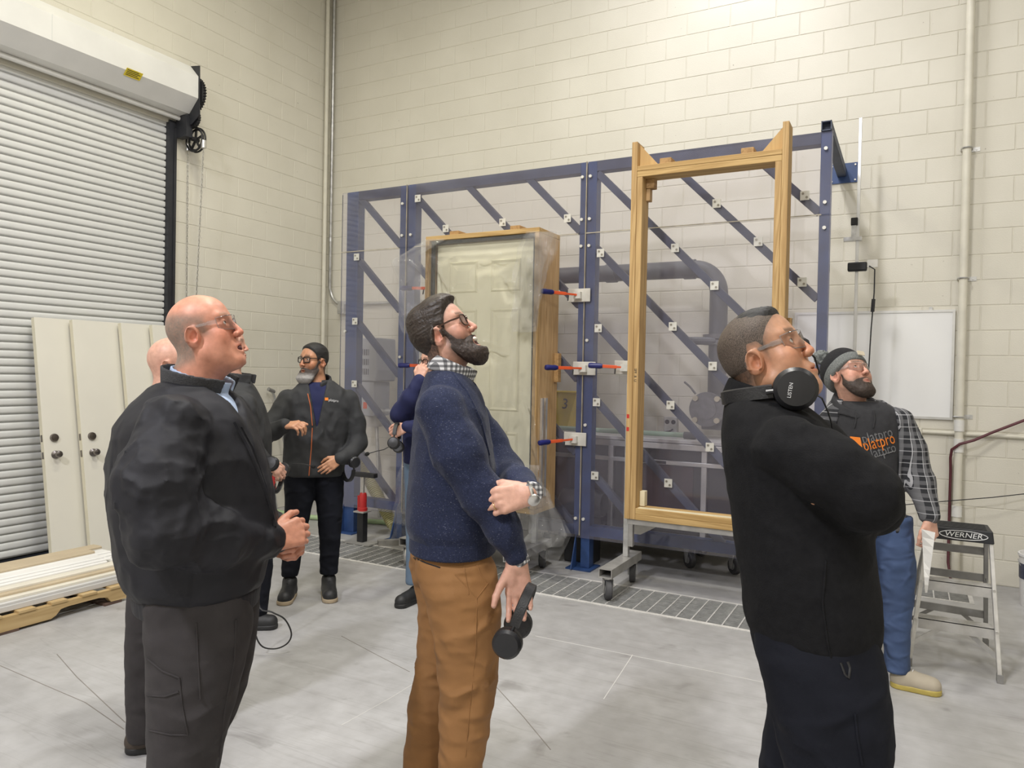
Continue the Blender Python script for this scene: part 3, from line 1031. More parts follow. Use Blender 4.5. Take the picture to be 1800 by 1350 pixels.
pbx('gasket', (PX0 + 0.065, PYF + 0.03, PZ1 - 0.065), (PX1 - 0.065, PYF + 0.06, PZ1 - 0.04), 'gasket_black', bev=0)
pd = thing('panel_door', 'cream six panel door inside plastic sheeting', 'door', (PX0 + 0.07, PYF + 0.075, PZ0 + 0.041))
DW, DH = PX1 - PX0 - 0.14, PZ1 - PZ0 - 0.11
MB().box((0, 0.008, 0), (DW, 0.05, DH)).build('slab', 'door_cream', pd, bevel=0.003)
for zi, (z0, z1) in enumerate(((0.16, 0.60), (0.77, 1.62), (1.76, 2.03))):
    for x0, x1 in ((0.13, DW / 2 - 0.065), (DW / 2 + 0.065, DW - 0.13)):
        c = 0.03
        v = [(x0, 0.008, z0), (x1, 0.008, z0), (x1, 0.008, z1), (x0, 0.008, z1)]
        v += [(x0 + c * .4, -0.004, z0 + c * .4), (x1 - c * .4, -0.004, z0 + c * .4), (x1 - c * .4, -0.004, z1 - c * .4), (x0 + c * .4, -0.004, z1 - c * .4)]
        v += [(x0 + c, 0.007, z0 + c), (x1 - c, 0.007, z0 + c), (x1 - c, 0.007, z1 - c), (x0 + c, 0.007, z1 - c)]
        c2_ = c + 0.05
        v += [(x0 + c2_, -0.002, z0 + c2_), (x1 - c2_, -0.002, z0 + c2_), (x1 - c2_, -0.002, z1 - c2_), (x0 + c2_, -0.002, z1 - c2_)]
        fcs = []
        for r_ in range(3):
            for k in range(4):
                fcs.append((r_ * 4 + k, r_ * 4 + (k + 1) % 4, r_ * 4 + 4 + (k + 1) % 4, r_ * 4 + 4 + k))
        fcs.append((12, 13, 14, 15))
        MB().add(v, fcs).build('door_panel', 'door_cream', pd)

# plastic sheet hung over the box
clear_mat('poly_sheet', (0.98, 0.98, 0.98), 0.10, (0.99, 0.99, 0.98), 0.05, 1.45, bump=1.0, bscale=9.0)
NU, NV = 170, 260
vv = np.linspace(0, 1, NV)
zz = 2.745 + (0.25 - 2.745) * vv
lk_z = [2.745, 2.62, 2.30, 2.05, 1.75, 1.3, 0.8, 0.45, 0.25]
lk_x = [2.70, 2.40, 2.50, 2.55, 2.66, 2.68, 2.60, 2.50, 2.44]
rk_x = [4.00, 3.98, 3.86, 3.80, 3.80, 3.80, 3.86, 4.16, 4.05]
lx = np.interp(-zz, [-a for a in lk_z], lk_x)
rx = np.interp(-zz, [-a for a in lk_z], rk_x)
U, V = np.meshgrid(np.linspace(0, 1, NU), vv)
X = lx[:, None] + (rx - lx)[:, None] * U
Z = np.repeat(zz[:, None], NU, 1).copy()
Yp = np.full_like(X, PYF - 0.018)
flare = np.clip((np.abs(X - 3.25) - 0.53) / 0.35, 0, 1)
wr = 0.022 * np.sin(9 * U + 5 * V) * np.sin(7 * V + 3 * U) + 0.012 * np.sin(31 * U + 6 * np.sin(5 * V)) + 0.008 * np.sin(60 * U * (0.4 + V) + 9 * V) + 0.010 * np.sin(38 * V + 14 * U + 3 * np.sin(9 * U)) * np.sin(6 * U + 11 * V)
Yp -= np.abs(wr) * (0.45 + 1.4 * flare) + 0.05 * flare * np.sin(PI * V) + 0.10 * np.clip(V - 0.78, 0, 1) * 2
Z -= 0.11 * np.clip(flare * 1.5, 0, 1) * np.clip(V * 6 - 5, 0, 1)
Z += flare * 0.05 * np.sin(14 * V + 4) * (1 - V) - 0.06 * np.sin(PI * U) * (1 - V) * 0.3
# sharp creases running from the taped corners and across the sheet
CRS = [((2.74, 2.70), (3.05, 2.05)), ((2.80, 2.62), (2.92, 2.20)), ((2.76, 2.66), (2.86, 1.95)), ((3.76, 2.70), (3.55, 2.15)), ((3.80, 2.66), (3.66, 2.00)), ((3.72, 2.55), (3.78, 1.6)),
       ((2.45, 2.60), (2.74, 2.48)), ((2.55, 2.34), (2.72, 2.52)), ((2.50, 2.08), (2.68, 2.10)), ((2.58, 2.30), (2.62, 2.0)), ((3.84, 2.66), (3.97, 2.52)), ((3.97, 2.52), (3.86, 2.35)), ((3.82, 2.30), (3.80, 2.12)),
       ((2.95, 2.36), (3.06, 2.20)), ((3.45, 2.42), (3.62, 2.30)), ((3.2, 2.60), (3.5, 2.58)), ((3.0, 1.9), (3.5, 1.84)), ((3.70, 1.5), (3.82, 0.9)), ((3.80, 1.0), (3.95, 0.62)),
       ((3.85, 0.72), (4.14, 0.55)), ((4.12, 0.5), (4.02, 0.22)), ((3.82, 0.32), (4.10, 0.30)), ((2.5, 0.62), (2.62, 0.9)), ((2.46, 0.3), (2.6, 0.62)), ((3.3, 0.7), (3.6, 0.5))]
for (xa, za), (xb, zb_) in CRS:
    ex_, ez_ = xb - xa, zb_ - za
    L2 = ex_ * ex_ + ez_ * ez_
    tt = np.clip(((X - xa) * ex_ + (Z - za) * ez_) / L2, 0, 1)
    wob = 0.012 * np.sin(tt * 11 + xa * 40)
    dd = np.hypot(X - xa - tt * ex_ + wob * ez_ / math.sqrt(L2), Z - za - tt * ez_ - wob * ex_ / math.sqrt(L2))
    Yp -= 0.020 * np.clip(1 - dd / 0.022, 0, 1) * np.sin(np.clip(tt, 0.02, 0.98) * PI) ** 0.5
Yp[:4] += 0.006
vs2 = np.stack([X, Yp, Z], -1).reshape(-1, 3)
fs2 = [(j * NU + i, j * NU + i + 1, (j + 1) * NU + i + 1, (j + 1) * NU + i) for j in range(NV - 1) for i in range(NU - 1)]
psm = MB().add(vs2, fs2)
for ua, ub in ((0, 30), (NU - 32, NU)):      # the loose edges hang doubled
    for lay_, off_ in ((0, 0.030), (1, 0.055)):
        Xf, Zf = X[:, ua:ub], Z[:, ua:ub]
        Yf = Yp[:, ua:ub] - off_ - 0.012 * np.sin(23 * Zf + 9 * Xf + lay_ * 2) * np.sin(17 * Xf + 3 * lay_)
        nf = ub - ua
        Xf = Xf + (0.02 if ua == 0 else -0.02) * (1 + lay_) * np.sin(5 * Zf + lay_)
        psm.add(np.stack([Xf, Yf, Zf], -1).reshape(-1, 3), [(j * nf + i, j * nf + i + 1, (j + 1) * nf + i + 1, (j + 1) * nf + i) for j in range(NV - 1) for i in range(nf - 1) if (Zf[j, i] > 1.95 or 0.30 < Zf[j, i] < 0.9)])
o = psm.build('plastic_sheet', 'poly_sheet', None)
o.data.shade_smooth()
tag(o, 'clear wrinkled plastic sheet taped over the cream door', 'plastic sheet')

# ------------------------------------------------------------------ clamps with blue handles
mat('handle_blue', (0.012, 0.016, 0.13), 0.35, var=0.1)
mat('clamp_orange', (0.72, 0.10, 0.025), 0.4, var=0.1)


def clamp(h, e, label, plate=True):
    """handle at h, jaw at e"""
    t = thing('bar_clamp', label, 'clamp', h, 0, 'toggle clamps on the timber frames')
    v = Vector(e) - Vector(h)
    d = v.normalized()
    L = v.length
    MB().lathe([(0.010, -0.055), (0.020, -0.05), (0.023, -0.03), (0.021, 0.0), (0.022, 0.04), (0.017, 0.06)], (0, 0, 0), d, 14).build('handle', 'handle_blue', t, smooth=True)
    MB().bar(d * 0.055, d * min(0.20, L * 0.75), 0.014, 0.026).build('clamp_arm', 'clamp_orange', t, bevel=0.003)
    MB().bar(d * (L * 0.55), v, 0.012, 0.016).build('clamp_bar', 'clamp_orange', t, bevel=0.002)
    MB().cyl(v * 0.7 + Vector((0, 0, -0.012)), v * 0.7 + Vector((0.0, -0.01, -0.055)), 0.006, n=8).build('trigger', 'ink_black', t)
    if plate:
        yb = FY - 0.0125 - h[1]
        MB().box((v.x - 0.10, yb - 0.012, v.z - 0.055), (v.x + 0.10, yb, v.z + 0.055)).build('mounting_plate', 'plate_grey', t, bevel=0.004)
        MB().box((v.x - 0.03, v.y - 0.012, v.z - 0.03), (v.x + 0.03, yb - 0.012, v.z + 0.025)).build('clamp_base', 'clip_steel', t)
    return t


clamp((3.852, -1.70, 2.272), (3.985, -1.405, 2.272), 'uppermost clamp with blue handle right of the cream door')
clamp((3.880, -1.66, 1.668), (4.045, -1.405, 1.668), 'clamp with blue handle at mid height right of the cream door')
clamp((3.850, -1.70, 1.068), (3.975, -1.405, 1.080), 'lowest clamp with blue handle right of the cream door')
clamp((4.185, -1.48, 1.690), (4.41, -1.42, 1.680), 'clamp with blue handle left of the empty timber frame')
clamp((2.42, -1.64, 2.36), (2.665, -1.60, 2.355), 'clamp with blue handle behind the plastic at the upper left of the door', False)
clamp((2.41, -1.64, 1.668), (2.665, -1.60, 1.67), 'clamp with blue handle left of the cream door at mid height', False)

# ================================================================== EQUIPMENT BEHIND THE ACRYLIC
mat('pipe_grey', (0.10, 0.105, 0.115), 0.5, var=0.12)
mat('flange_grey', (0.16, 0.16, 0.165), 0.55, var=0.2, scale=20)
mat('bolt_brass', (0.55, 0.50, 0.38), 0.4, 0.5, var=0.1)
dp_ = thing('duct_pipe', 'large dark grey pipe with elbow and bolted flange behind the acrylic', 'pipe', (4.92, -0.45, 0))
pts = [(-2.3, 0, 2.575), (-0.22, 0, 2.575)] + [(-0.22 + 0.22 * math.sin(t), 0, 2.355 + 0.22 * math.cos(t)) for t in np.linspace(0.15, PI / 2, 9)] + [(0, 0, 1.28)]
MB().tube(pts, 0.078, 20).build('pipe', 'pipe_grey', dp_, smooth=True)
for x in (-0.26, -1.0):
    MB().cyl((x - 0.05, 0, 2.575), (x + 0.05, 0, 2.575), 0.088, n=20).build('pipe_collar', 'pipe_grey', dp_, smooth=True)
MB().cyl((0, 0, 1.95), (0, 0, 1.99), 0.13, n=20).build('flange', 'flange_grey', dp_, smooth=True)
MB().cyl((0, 0, 1.90), (0, 0, 1.94), 0.13, n=20).build('flange', 'flange_grey', dp_, smooth=True)
MB().cyl((0, -0.10, 1.93), (-0.22, -0.16, 1.93), 0.035, n=10).build('valve_handle', 'pipe_grey', dp_)
MB().cyl((0, 0, 1.34), (0, -0.2, 1.34), 0.085, n=20).build('branch_pipe', 'pipe_grey', dp_, smooth=True)
fo = MB().cyl((-0.03, -0.2, 1.34), (-0.03, -0.235, 1.34), 0.148, n=28).build('blind_flange', 'flange_grey', dp_, smooth=True)
MB().cyl((-0.03, -0.235, 1.34), (-0.03, -0.245, 1.34), 0.085, n=24).build('flange_boss', 'flange_grey', fo, smooth=True)
for sx in (-1, 1):
    for sz in (-1, 1):
        MB().cyl((-0.03 + sx * 0.092, -0.234, 1.34 + sz * 0.092), (-0.03 + sx * 0.092, -0.262, 1.34 + sz * 0.092), 0.024, n=8).build('flange_bolt', 'bolt_brass', fo)
MB().tube([(-0.12, -0.25, 1.47), (-0.17, -0.25, 1.53), (-0.22, -0.25, 1.57)], 0.010, 6).build('vent_tube', 'flange_grey', dp_)
MB().box((-0.10, -0.12, 1.16), (0.10, 0.12, 1.26)).build('pipe_foot', 'flange_grey', dp_, bevel=0.01)

# machine bench
mat('bench_maroon', (0.045, 0.018, 0.022), 0.5, var=0.3, scale=4)
mat('bench_dark', (0.016, 0.016, 0.018), 0.5, var=0.3, scale=6)
mat('bench_top', (0.62, 0.61, 0.60), 0.45, var=0.08)
BX0, BX1, BYF, BYB = 3.35, 5.25, -0.92, -0.22
mb_ = thing('machine_bench', 'dark machine bench with aluminium rails and pale top behind the acrylic', 'bench', (BX0, BYF, 0))
S4 = Vector((-BX0, -BYF, 0))


def bbx(name, a, b, m, bev=0.0):
    return MB().box(tuple(Vector(a) + S4), tuple(Vector(b) + S4)).build(name, m, mb_, bevel=bev)


bbx('bench_top', (BX0, BYF, 1.055), (BX1, BYB, 1.085), 'bench_top', 0.004)
bbx('cabinet_body', (BX0 + 0.05, BYF + 0.06, 0.27), (BX1 - 0.05, BYB, 1.05), 'bench_dark')
for x in (BX0 + 0.1, 4.16, 4.90):
    if x < 4.9:
        w_ = 0.68
        bbx('front_panel', (x + 0.05, BYF + 0.045, 0.32), (x + w_, BYF + 0.058, 0.86), 'bench_maroon', 0.003)
for z0, z1 in ((1.0, 1.05), (0.87, 0.905), (0.24, 0.29)):
    bbx('rail', (BX0, BYF, z0), (BX1, BYF + 0.04, z1), 'aluminium', 0.003)
for x in (BX0, 4.10, 4.915, BX1 - 0.045):
    bbx('leg', (x, BYF + 0.002, 0.20), (x + 0.045, BYF + 0.042, 1.0), 'aluminium', 0.003)
bbx('display', (4.35, BYF - 0.004, 0.875), (4.62, BYF - 0.0005, 0.90), 'bench_dark')
for x in (BX0 + 0.1, 4.80, BX1 - 0.08):
    caster(mb_, x - BX0, 0.12, 0.20, 0.07, 0.8)
    caster(mb_, x - BX0, 0.58, 0.20, 0.07, -0.4)
# pump with wheel seen low behind the acrylic
pm = thing('motor', 'dark electric motor on the floor under the machine bench', 'motor', (3.93, -1.075, 0.0))
MB().lathe([(0.09, -0.2), (0.125, -0.17), (0.125, 0.12), (0.10, 0.2)], (0, 0.01, 0.50), (1, 0.0, 0), 24).build('motor_body', 'bench_dark', pm, smooth=True)
MB().lathe([(0.09, 0), (0.09, 0.015)], (0.05, -0.095, 0.50), (0, -1, 0), 20).build('motor_cap', 'flange_grey', pm, smooth=True)
MB().box((-0.12, -0.1, 0.0), (0.14, 0.10, 0.40)).build('motor_foot', 'bench_dark', pm, bevel=0.01)

mat('green_pipe', (0.33, 0.44, 0.33), 0.5, var=0.1)
gp = thing('green_pipe', 'pale green pipe lying along the machine bench top', 'pipe', (3.55, -0.78, 1.1165))
MB().cyl((0, 0, 0), (1.18, 0.0, 0), 0.022, n=12).build('pipe', 'green_pipe', gp, smooth=True)
MB().cyl((1.18, 0, 0), (1.28, 0, 0), 0.030, n=10).build('pipe_fitting', 'pipe_grey', gp, smooth=True)
og = thing('outlet_box', 'double socket outlet with plugged cords on the bench top behind acrylic', 'outlet', (4.55, -0.55, 1.086))
MB().box((-0.06, -0.03, 0.0), (0.06, 0.03, 0.17)).build('box', 'galv', og, bevel=0.006)
for x in (-0.028, 0.028):
    MB().cyl((x, -0.031, 0.125), (x, -0.036, 0.125), 0.02, n=12).build('socket', 'ink_black', og)
MB().tube([(0.02, -0.03, 0.06), (0.02, -0.09, 0.05), (-0.05, -0.10, 0.03), (-0.10, -0.06, 0.012)], 0.008, 6).build('cord', 'cable_black', og, smooth=True)
# yellow bin with a 3
mat('bin_yellow', (0.72, 0.53, 0.03), 0.5, var=0.1)
yb_ = thing('yellow_bin', 'yellow plastic parts bin marked 3 on the bench behind the door frame', 'bin', (3.53, -0.60, 1.086))
v = [(-0.17, 0, 0), (0.02, 0, 0), (0.12, 0, 0.36), (-0.17, 0, 0.36), (-0.17, 0.22, 0), (0.02, 0.22, 0), (0.12, 0.22, 0.36), (-0.17, 0.22, 0.36)]
MB().add(v, [(0, 1, 2, 3), (1, 5, 6, 2), (5, 4, 7, 6), (4, 0, 3, 7), (0, 4, 5, 1)]).build('bin_body', 'bin_yellow', yb_)
MB().tube([(-0.17, 0, 0.36), (0.12, 0, 0.36), (0.12, 0.22, 0.36), (-0.17, 0.22, 0.36)], 0.008, 6, True).build('bin_rim', 'bin_yellow', yb_)
text_mesh('bin_number', '3', 0.14, MATS['ink_black'], yb_, Matrix.Translation((0.0, -0.002, 0.245)) @ Matrix.Rotation(PI / 2, 4, 'X'), shear=0.1)

# grey blower unit
mat('blower_grey', (0.42, 0.43, 0.44), 0.5, var=0.06)
mat('slot_dark', (0.10, 0.10, 0.105), 0.7, var=0.1)
bu = thing('blower_unit', 'grey louvred blower unit with control box in the corner behind acrylic', 'machine', (1.16, -0.55, 0))
MB().prism([(-0.20, 1.50), (0.20, 1.50), (0.22, 1.62), (0.20, 1.97), (-0.18, 1.97), (-0.24, 1.85), (-0.245, 1.6)], (0, -0.18, 0), (1, 0, 0), (0, 0, 1), (0, 1, 0), 0.34).build('housing', 'blower_grey', bu, bevel=0.015)
for k in range(3):
    z = 1.57 + 0.105 * k
    MB().box((-0.16, -0.184, z), (0.10, -0.179, z + 0.065)).build('louvre_slot', 'slot_dark', bu)
    lv = MB()
    for j in range(9):
        x = -0.15 + j * 0.03
        lv.box((x - 0.004, -0.188, z), (x + 0.004, -0.182, z + 0.065))
    lv.build('louvre_bars', 'blower_grey', bu)
MB().box((-0.20, -0.16, 1.12), (0.16, 0.12, 1.495)).build('control_box', 'blower_grey', bu, bevel=0.012)
MB().box((-0.16, -0.164, 1.35), (-0.06, -0.160, 1.45)).build('control_label', 'slot_dark', bu)
MB().box((0.02, -0.164, 1.20), (0.07, -0.160, 1.27)).build('warning_label', 'clamp_orange', bu)
MB().cyl((-0.02, 0, 1.0), (-0.02, 0, 1.12), 0.16, n=20).build('base_ring', 'pipe_white', bu, smooth=True)
for s1 in (-1, 1):
    MB().tube([(s1 * 0.08, 0, 1.01), (s1 * 0.22, -0.1, 0.02)], 0.018, 8).build('stand_leg', 'galv', bu)
MB().tube([(0.0, 0.08, 1.01), (0.0, 0.25, 0.02)], 0.018, 8).build('stand_leg', 'galv', bu)
MB().cyl((0.17, -0.05, 1.18), (0.34, -0.05, 1.18), 0.03, n=12).build('outlet_pipe', 'galv', bu, smooth=True)

# corrugated hose, jack, loose tubes
mat('hose_yellow', (0.62, 0.58, 0.30), 0.5, var=0.1)
hp_ = []
for t in np.linspace(0, 1, 160):
    x = 1.40 + 0.52 * t
    z = 0.66 - 0.60 * t + 0.0
    hp_.append((x, -1.02 - 0.08 * t, max(z, 0.075)))
rr_ = [0.062 if (i // 2) % 2 == 0 else 0.050 for i in range(len(hp_))]
o = MB().tube(hp_, rr_, 12).build('corrugated_hose', 'hose_yellow', None)
tag(o, 'pale yellow corrugated hose behind the lower left acrylic panel', 'hose')
mat('hose_green', (0.38, 0.50, 0.28), 0.5, var=0.1)
gh = [(0.2, -1.05, 0.03), (0.7, -1.10, 0.03), (1.1, -1.00, 0.03), (1.6, -0.86, 0.03), (2.1, -0.84, 0.03), (2.35, -0.80, 0.10), (2.42, -0.72, 0.22)]
gh2 = []
for i in range(len(gh) - 1):
    for t in np.linspace(0, 1, 8)[:-1]:
        gh2.append(tuple((1 - t) * np.array(gh[i]) + t * np.array(gh[i + 1])))
o = MB().tube(gh2, 0.026, 10).build('garden_hose', 'hose_green', None, smooth=True)
tag(o, 'pale green hose lying on the floor behind the blue frame', 'hose')
mat('jack_red', (0.42, 0.02, 0.02), 0.4, var=0.15)
jk = thing('bottle_jack', 'red bottle jack on a steel post beside the trench grating', 'jack', (1.93, -1.60, 0))
MB().box((-0.16, -0.09, 0.0), (0.16, 0.09, 0.012)).build('base_plate', 'tube_steel', jk)
MB().box((-0.035, -0.035, 0.012), (0.035, 0.035, 0.29)).build('post', 'bench_dark', jk, bevel=0.004)
MB().box((-0.06, -0.06, 0.29), (0.06, 0.06, 0.302)).build('jack_plate', 'tube_steel', jk)
MB().lathe([(0.042, 0.302), (0.042, 0.33), (0.035, 0.335), (0.035, 0.45), (0.028, 0.47)], (0.005, 0, 0), (0, 0, 1), 16).build('jack_body', 'jack_red', jk, smooth=True)
MB().cyl((-0.045, 0, 0.302), (-0.045, 0, 0.44), 0.014, n=10).build('jack_pump', 'jack_red', jk, smooth=True)
MB().cyl((0.005, 0, 0.47), (0.005, 0, 0.62), 0.012, n=10).build('jack_ram', 'bright_steel', jk, smooth=True)
MB().box((-0.09, -0.03, 0.62), (0.15, 0.03, 0.66)).build('jack_head', 'bench_dark', jk, bevel=0.004)
for (a, b, n_, wd) in (((1.83, -1.60), (2.30, -1.36), 'left', 0.07), ((2.13, -1.615), (2.42, -1.30), 'right', 0.07)):
    d_ = (Vector(b + (0,)) - Vector(a + (0,))).normalized()
    s_ = Vector((-d_.y, d_.x, 0))
    mbx = MB()
    A, B = Vector(a + (0.0,)), Vector(b + (0.0,))
    mbx.bar(A + Vector((0, 0, 0.003)), B + Vector((0, 0, 0.003)), wd, 0.006)
    mbx.bar(A + Vector((0, 0, 0.047)), B + Vector((0, 0, 0.047)), wd, 0.006)
    for q in (-1, 1):
        mbx.bar(A + s_ * q * (wd / 2 - 0.003) + Vector((0, 0, 0.025)), B + s_ * q * (wd / 2 - 0.003) + Vector((0, 0, 0.025)), 0.006, 0.038)
    if n_ == 'right':
        o = mbx.build('steel_tube', 'tube_steel', None)
        tag(o, 'short hollow steel tube lying on the floor right of the red jack', 'tube')

# ================================================================== LEFT SIDE: LEANING DOORS AND PALLET
mat('slab_door', (0.72, 0.695, 0.61), 0.5, var=0.03, scale=2)
mat('slab_edge', (0.66, 0.62, 0.48), 0.6, var=0.06, scale=8)
mat('nickel', (0.22, 0.20, 0.19), 0.28, 0.95, var=0.15, scale=30)
lean = math.atan2(0.30, 2.0)
words = ['leftmost white slab door with knob leaning on the roller door', 'second white slab door with knob leaning on the roller door',
         'third leaning white slab door, partly hidden by the bald man', 'rearmost leaning white slab door, nearest the black door guide']
for k, (yl, xb) in enumerate(((-3.545, 0.375), (-3.275, 0.455), (-2.885, 0.535), (-2.63, 0.615))):
    d = thing('slab_door', words[k], 'door', (xb, yl, 0), 0, 'white slab doors leaning on the roller door')
    d.rotation_euler = (0, -lean - 0.004 * k, 0)
    d.location = (xb, yl, 0.045 * math.sin(lean) + 0.002)
    wd = 0.86 if k < 3 else 0.62
    if k == 3:
        wd = 0.42
    if k == 2:
        wd = 0.68
    MB().box((-0.043, 0.0, 0), (0, wd, 2.015)).build('slab', 'slab_door', d, bevel=0.002)
    MB().box((-0.042, -0.0012, 0.002), (-0.001, 0.0, 2.013)).build('edge_band', 'slab_edge', d)
    for j, zz_ in enumerate((1.015, 0.875)):
        MB().box((-0.034, -0.0025, zz_ - 0.028), (-0.010, -0.0012, zz_ + 0.028)).build('latch_plate', 'nickel', d)
        if j == 0:
            MB().lathe([(0.034, 0.0), (0.034, 0.008), (0.030, 0.018), (0.012, 0.020)], (0.0, 0.085, zz_), (1, 0, 0), 20).build('deadbolt', 'nickel', d, smooth=True)
        else:
            MB().lathe([(0.033, 0.0), (0.033, 0.006), (0.014, 0.014), (0.013, 0.032), (0.024, 0.038), (0.029, 0.052), (0.026, 0.064), (0.012, 0.070)], (0.0, 0.085, zz_), (1, 0, 0), 20).build('door_knob', 'nickel', d, smooth=True)

# pallet
wood_mat('pallet_wood', (0.42, 0.29, 0.13), (0.56, 0.41, 0.21), 9, 'Y')
mat('pallet_dark', (0.10, 0.06, 0.045), 0.8, var=0.3)
pal = thing('pallet', 'pale timber pallet on the floor under the stacked boards', 'pallet', (1.70, -5.3, 0))
PLn = 1.50


def stringer(x):
    # notched stringer profile in y-z
    pr_ = [(0, 0.016), (0.28, 0.016), (0.31, 0.05), (0.55, 0.055), (0.58, 0.016), (0.99, 0.016), (1.02, 0.03), (1.05, 0.062), (1.10, 0.068), (1.30, 0.068), (1.36, 0.055), (1.385, 0.02), (PLn, 0.016), (PLn, 0.102), (0, 0.102)]
    return MB().prism(pr_, (x - 0.045, 0, 0), (0, 1, 0), (0, 0, 1), (1, 0, 0), 0.045)


for x in (0.0, -0.5, -0.98):
    stringer(x).build('stringer', 'pallet_wood', pal)
for k, y in enumerate(np.linspace(0.02, PLn - 0.12, 8)):
    MB().box((-1.02, y, 0.1022), (0.005, y + 0.10, 0.117)).build('deck_board', 'pallet_wood', pal)
for y in (0.02, 0.68, PLn - 0.16):
    MB().box((-1.02, y, 0.0), (0.002, y + 0.12, 0.0158)).build('bottom_board', 'pallet_dark', pal)

# stack of mouldings and boards, one object per board
mat('mdf_tan', (0.50, 0.41, 0.28), 0.7, var=0.08, scale=4)
mat('primed_white', (0.80, 0.79, 0.76), 0.5, var=0.05, scale=3)
mat('primed_cream', (0.70, 0.66, 0.56), 0.55, var=0.06, scale=4)
mat('carton_grey', (0.55, 0.54, 0.52), 0.7, var=0.08, scale=4)
rb = random.Random(3)
stack = []
Y0b, Y1b = -5.35, -3.70
rows = [(1.22, 1.655, 0.1175, 0.036, 'carton_grey', 'grey carton of boards lowest on the pallet', 'carton')]
for (xa, xb, z0, h_, m_, lab, c_) in rows:
    o = MB().box((xa, Y0b, z0), (xb, Y1b, z0 + h_)).build('board_carton', m_, None, bevel=0.004)
    tag(o, lab, c_)
lay = [(0.1545, 0.019, 1.650, ['carton_grey', 'primed_cream', 'mdf_tan']), (0.1745, 0.019, 1.625, ['primed_cream', 'mdf_tan', 'primed_cream']),
       (0.1945, 0.017, 1.585, ['mdf_tan', 'primed_cream', 'primed_cream']), (0.2125, 0.017, 1.545, ['primed_cream', 'primed_white', 'mdf_tan']),
       (0.2305, 0.013, 1.49, ['primed_white', 'primed_white', 'primed_white']), (0.2445, 0.010, 1.46, ['primed_white', 'primed_white', 'primed_white']),
       (0.2555, 0.010, 1.42, ['primed_white', 'primed_white', 'primed_white']), (0.2665, 0.016, 1.30, ['mdf_tan', 'mdf_tan'])]
ORD = ['first', 'second', 'third', 'fourth', 'fifth', 'sixth', 'seventh', 'eighth']
for li, (z0, h_, xf, ms) in enumerate(lay):
    x = xf
    for bi, m_ in enumerate(ms):
        wd = 0.085 + rb.uniform(-0.01, 0.02)
        dy = rb.uniform(-0.06, 0.02)
        sk = rb.uniform(-0.012, 0.012)
        o = MB().prism([(0, 0), (-wd, 0), (-wd, h_), (-0.006, h_), (0, h_ - 0.005)], (x, Y0b + dy, z0), (1, 0, 0), (0, 0, 1), Vector((sk * 0.5, 1, 0)).normalized(), Y1b - Y0b + dy).build('trim_board', m_, None)
        cn_ = {'carton_grey': 'grey', 'primed_cream': 'cream', 'mdf_tan': 'tan', 'primed_white': 'white'}[m_]
        tag(o, '%s trim board on the pallet, %s layer from the top, %s in its layer' % (cn_, ORD[len(lay) - 1 - li], ('frontmost', 'second', 'rearmost')[bi]), 'board', 'trim boards stacked on the pallet')
        x -= wd + 0.004

# ------------------------------------------------------------------ step ladder
mat('ladder_alu', (0.60, 0.59, 0.57), 0.38, 0.75, var=0.15, scale=14)
mat('ladder_grey', (0.30, 0.295, 0.285), 0.5, 0.5, var=0.15, scale=14)
mat('cap_black', (0.012, 0.013, 0.016), 0.5, var=0.2, scale=20)
mat('print_white', (0.7, 0.7, 0.7), 0.6, var=0)
ld = thing('step_ladder', 'aluminium step ladder with a black top cap by the man in the beanie', 'ladder', (6.66, -1.93, 0))
S5 = Vector((-6.66, 1.93, 0))
FL0, FL1 = Vector((6.447, -2.235, 0.01)), Vector((6.525, -2.075, 0.72))
FR0, FR1 = Vector((6.878, -2.255, 0.01)), Vector((6.835, -2.075, 0.72))
RL0, RL1 = Vector((6.427, -1.605, 0.01)), Vector((6.53, -1.90, 0.72))
RR0, RR1 = Vector((6.860, -1.644, 0.01)), Vector((6.825, -1.90, 0.72))


def lp(p):
    return tuple(p + S5)


for a, b, m_, n_ in ((FL0, FL1, 'ladder_alu', 'front_rail'), (FR0, FR1, 'ladder_alu', 'front_rail'), (RL0, RL1, 'ladder_grey', 'rear_rail'), (RR0, RR1, 'ladder_grey', 'rear_rail')):
    sgn = -1 if a.x > 6.6 else 1
    o = MB().bar(lp(a), lp(b), 0.022, 0.046, up=(0, 1, 0)).build(n_, m_, ld, bevel=0.003)
    MB().bar(lp(a + Vector((0, 0, -0.009))), lp(a + Vector((0, 0, 0.035))), 0.03, 0.055, up=(0, 1, 0)).build('foot', 'ladder_grey', ld)
for t_, zc in ((0.36, 0), (0.66, 0)):
    a, b = FL0.lerp(FL1, t_), FR0.lerp(FR1, t_)
    st_ = MB().box((a.x + 0.012, a.y - 0.02, a.z - 0.058), (b.x - 0.012, a.y - 0.016, a.z)).box((a.x + 0.012, a.y - 0.02, a.z - 0.004), (b.x - 0.012, a.y + 0.075, a.z))
    for k in range(5):
        st_.box((a.x + 0.014, a.y - 0.012 + 0.018 * k, a.z), (b.x - 0.014, a.y - 0.006 + 0.018 * k, a.z + 0.003))
    st_.v = [lp(Vector(p)) for p in st_.v]
    st_.build('step', 'ladder_alu', ld)
    for pp in (a, b):
        for dz in (-0.012, -0.04):
            sgn = -0.002
            MB().cyl(lp(pp + Vector((0, -0.024, dz))), lp(pp + Vector((0, -0.031, dz))), 0.008, n=8).build('rivet', 'bright_steel', ld)
for t_ in (0.28, 0.62, 0.86):
    a, b = RL0.lerp(RL1, t_), RR0.lerp(RR1, t_)
    MB().bar(lp(a), lp(b), 0.012, 0.045).build('rear_rung', 'ladder_grey', ld)
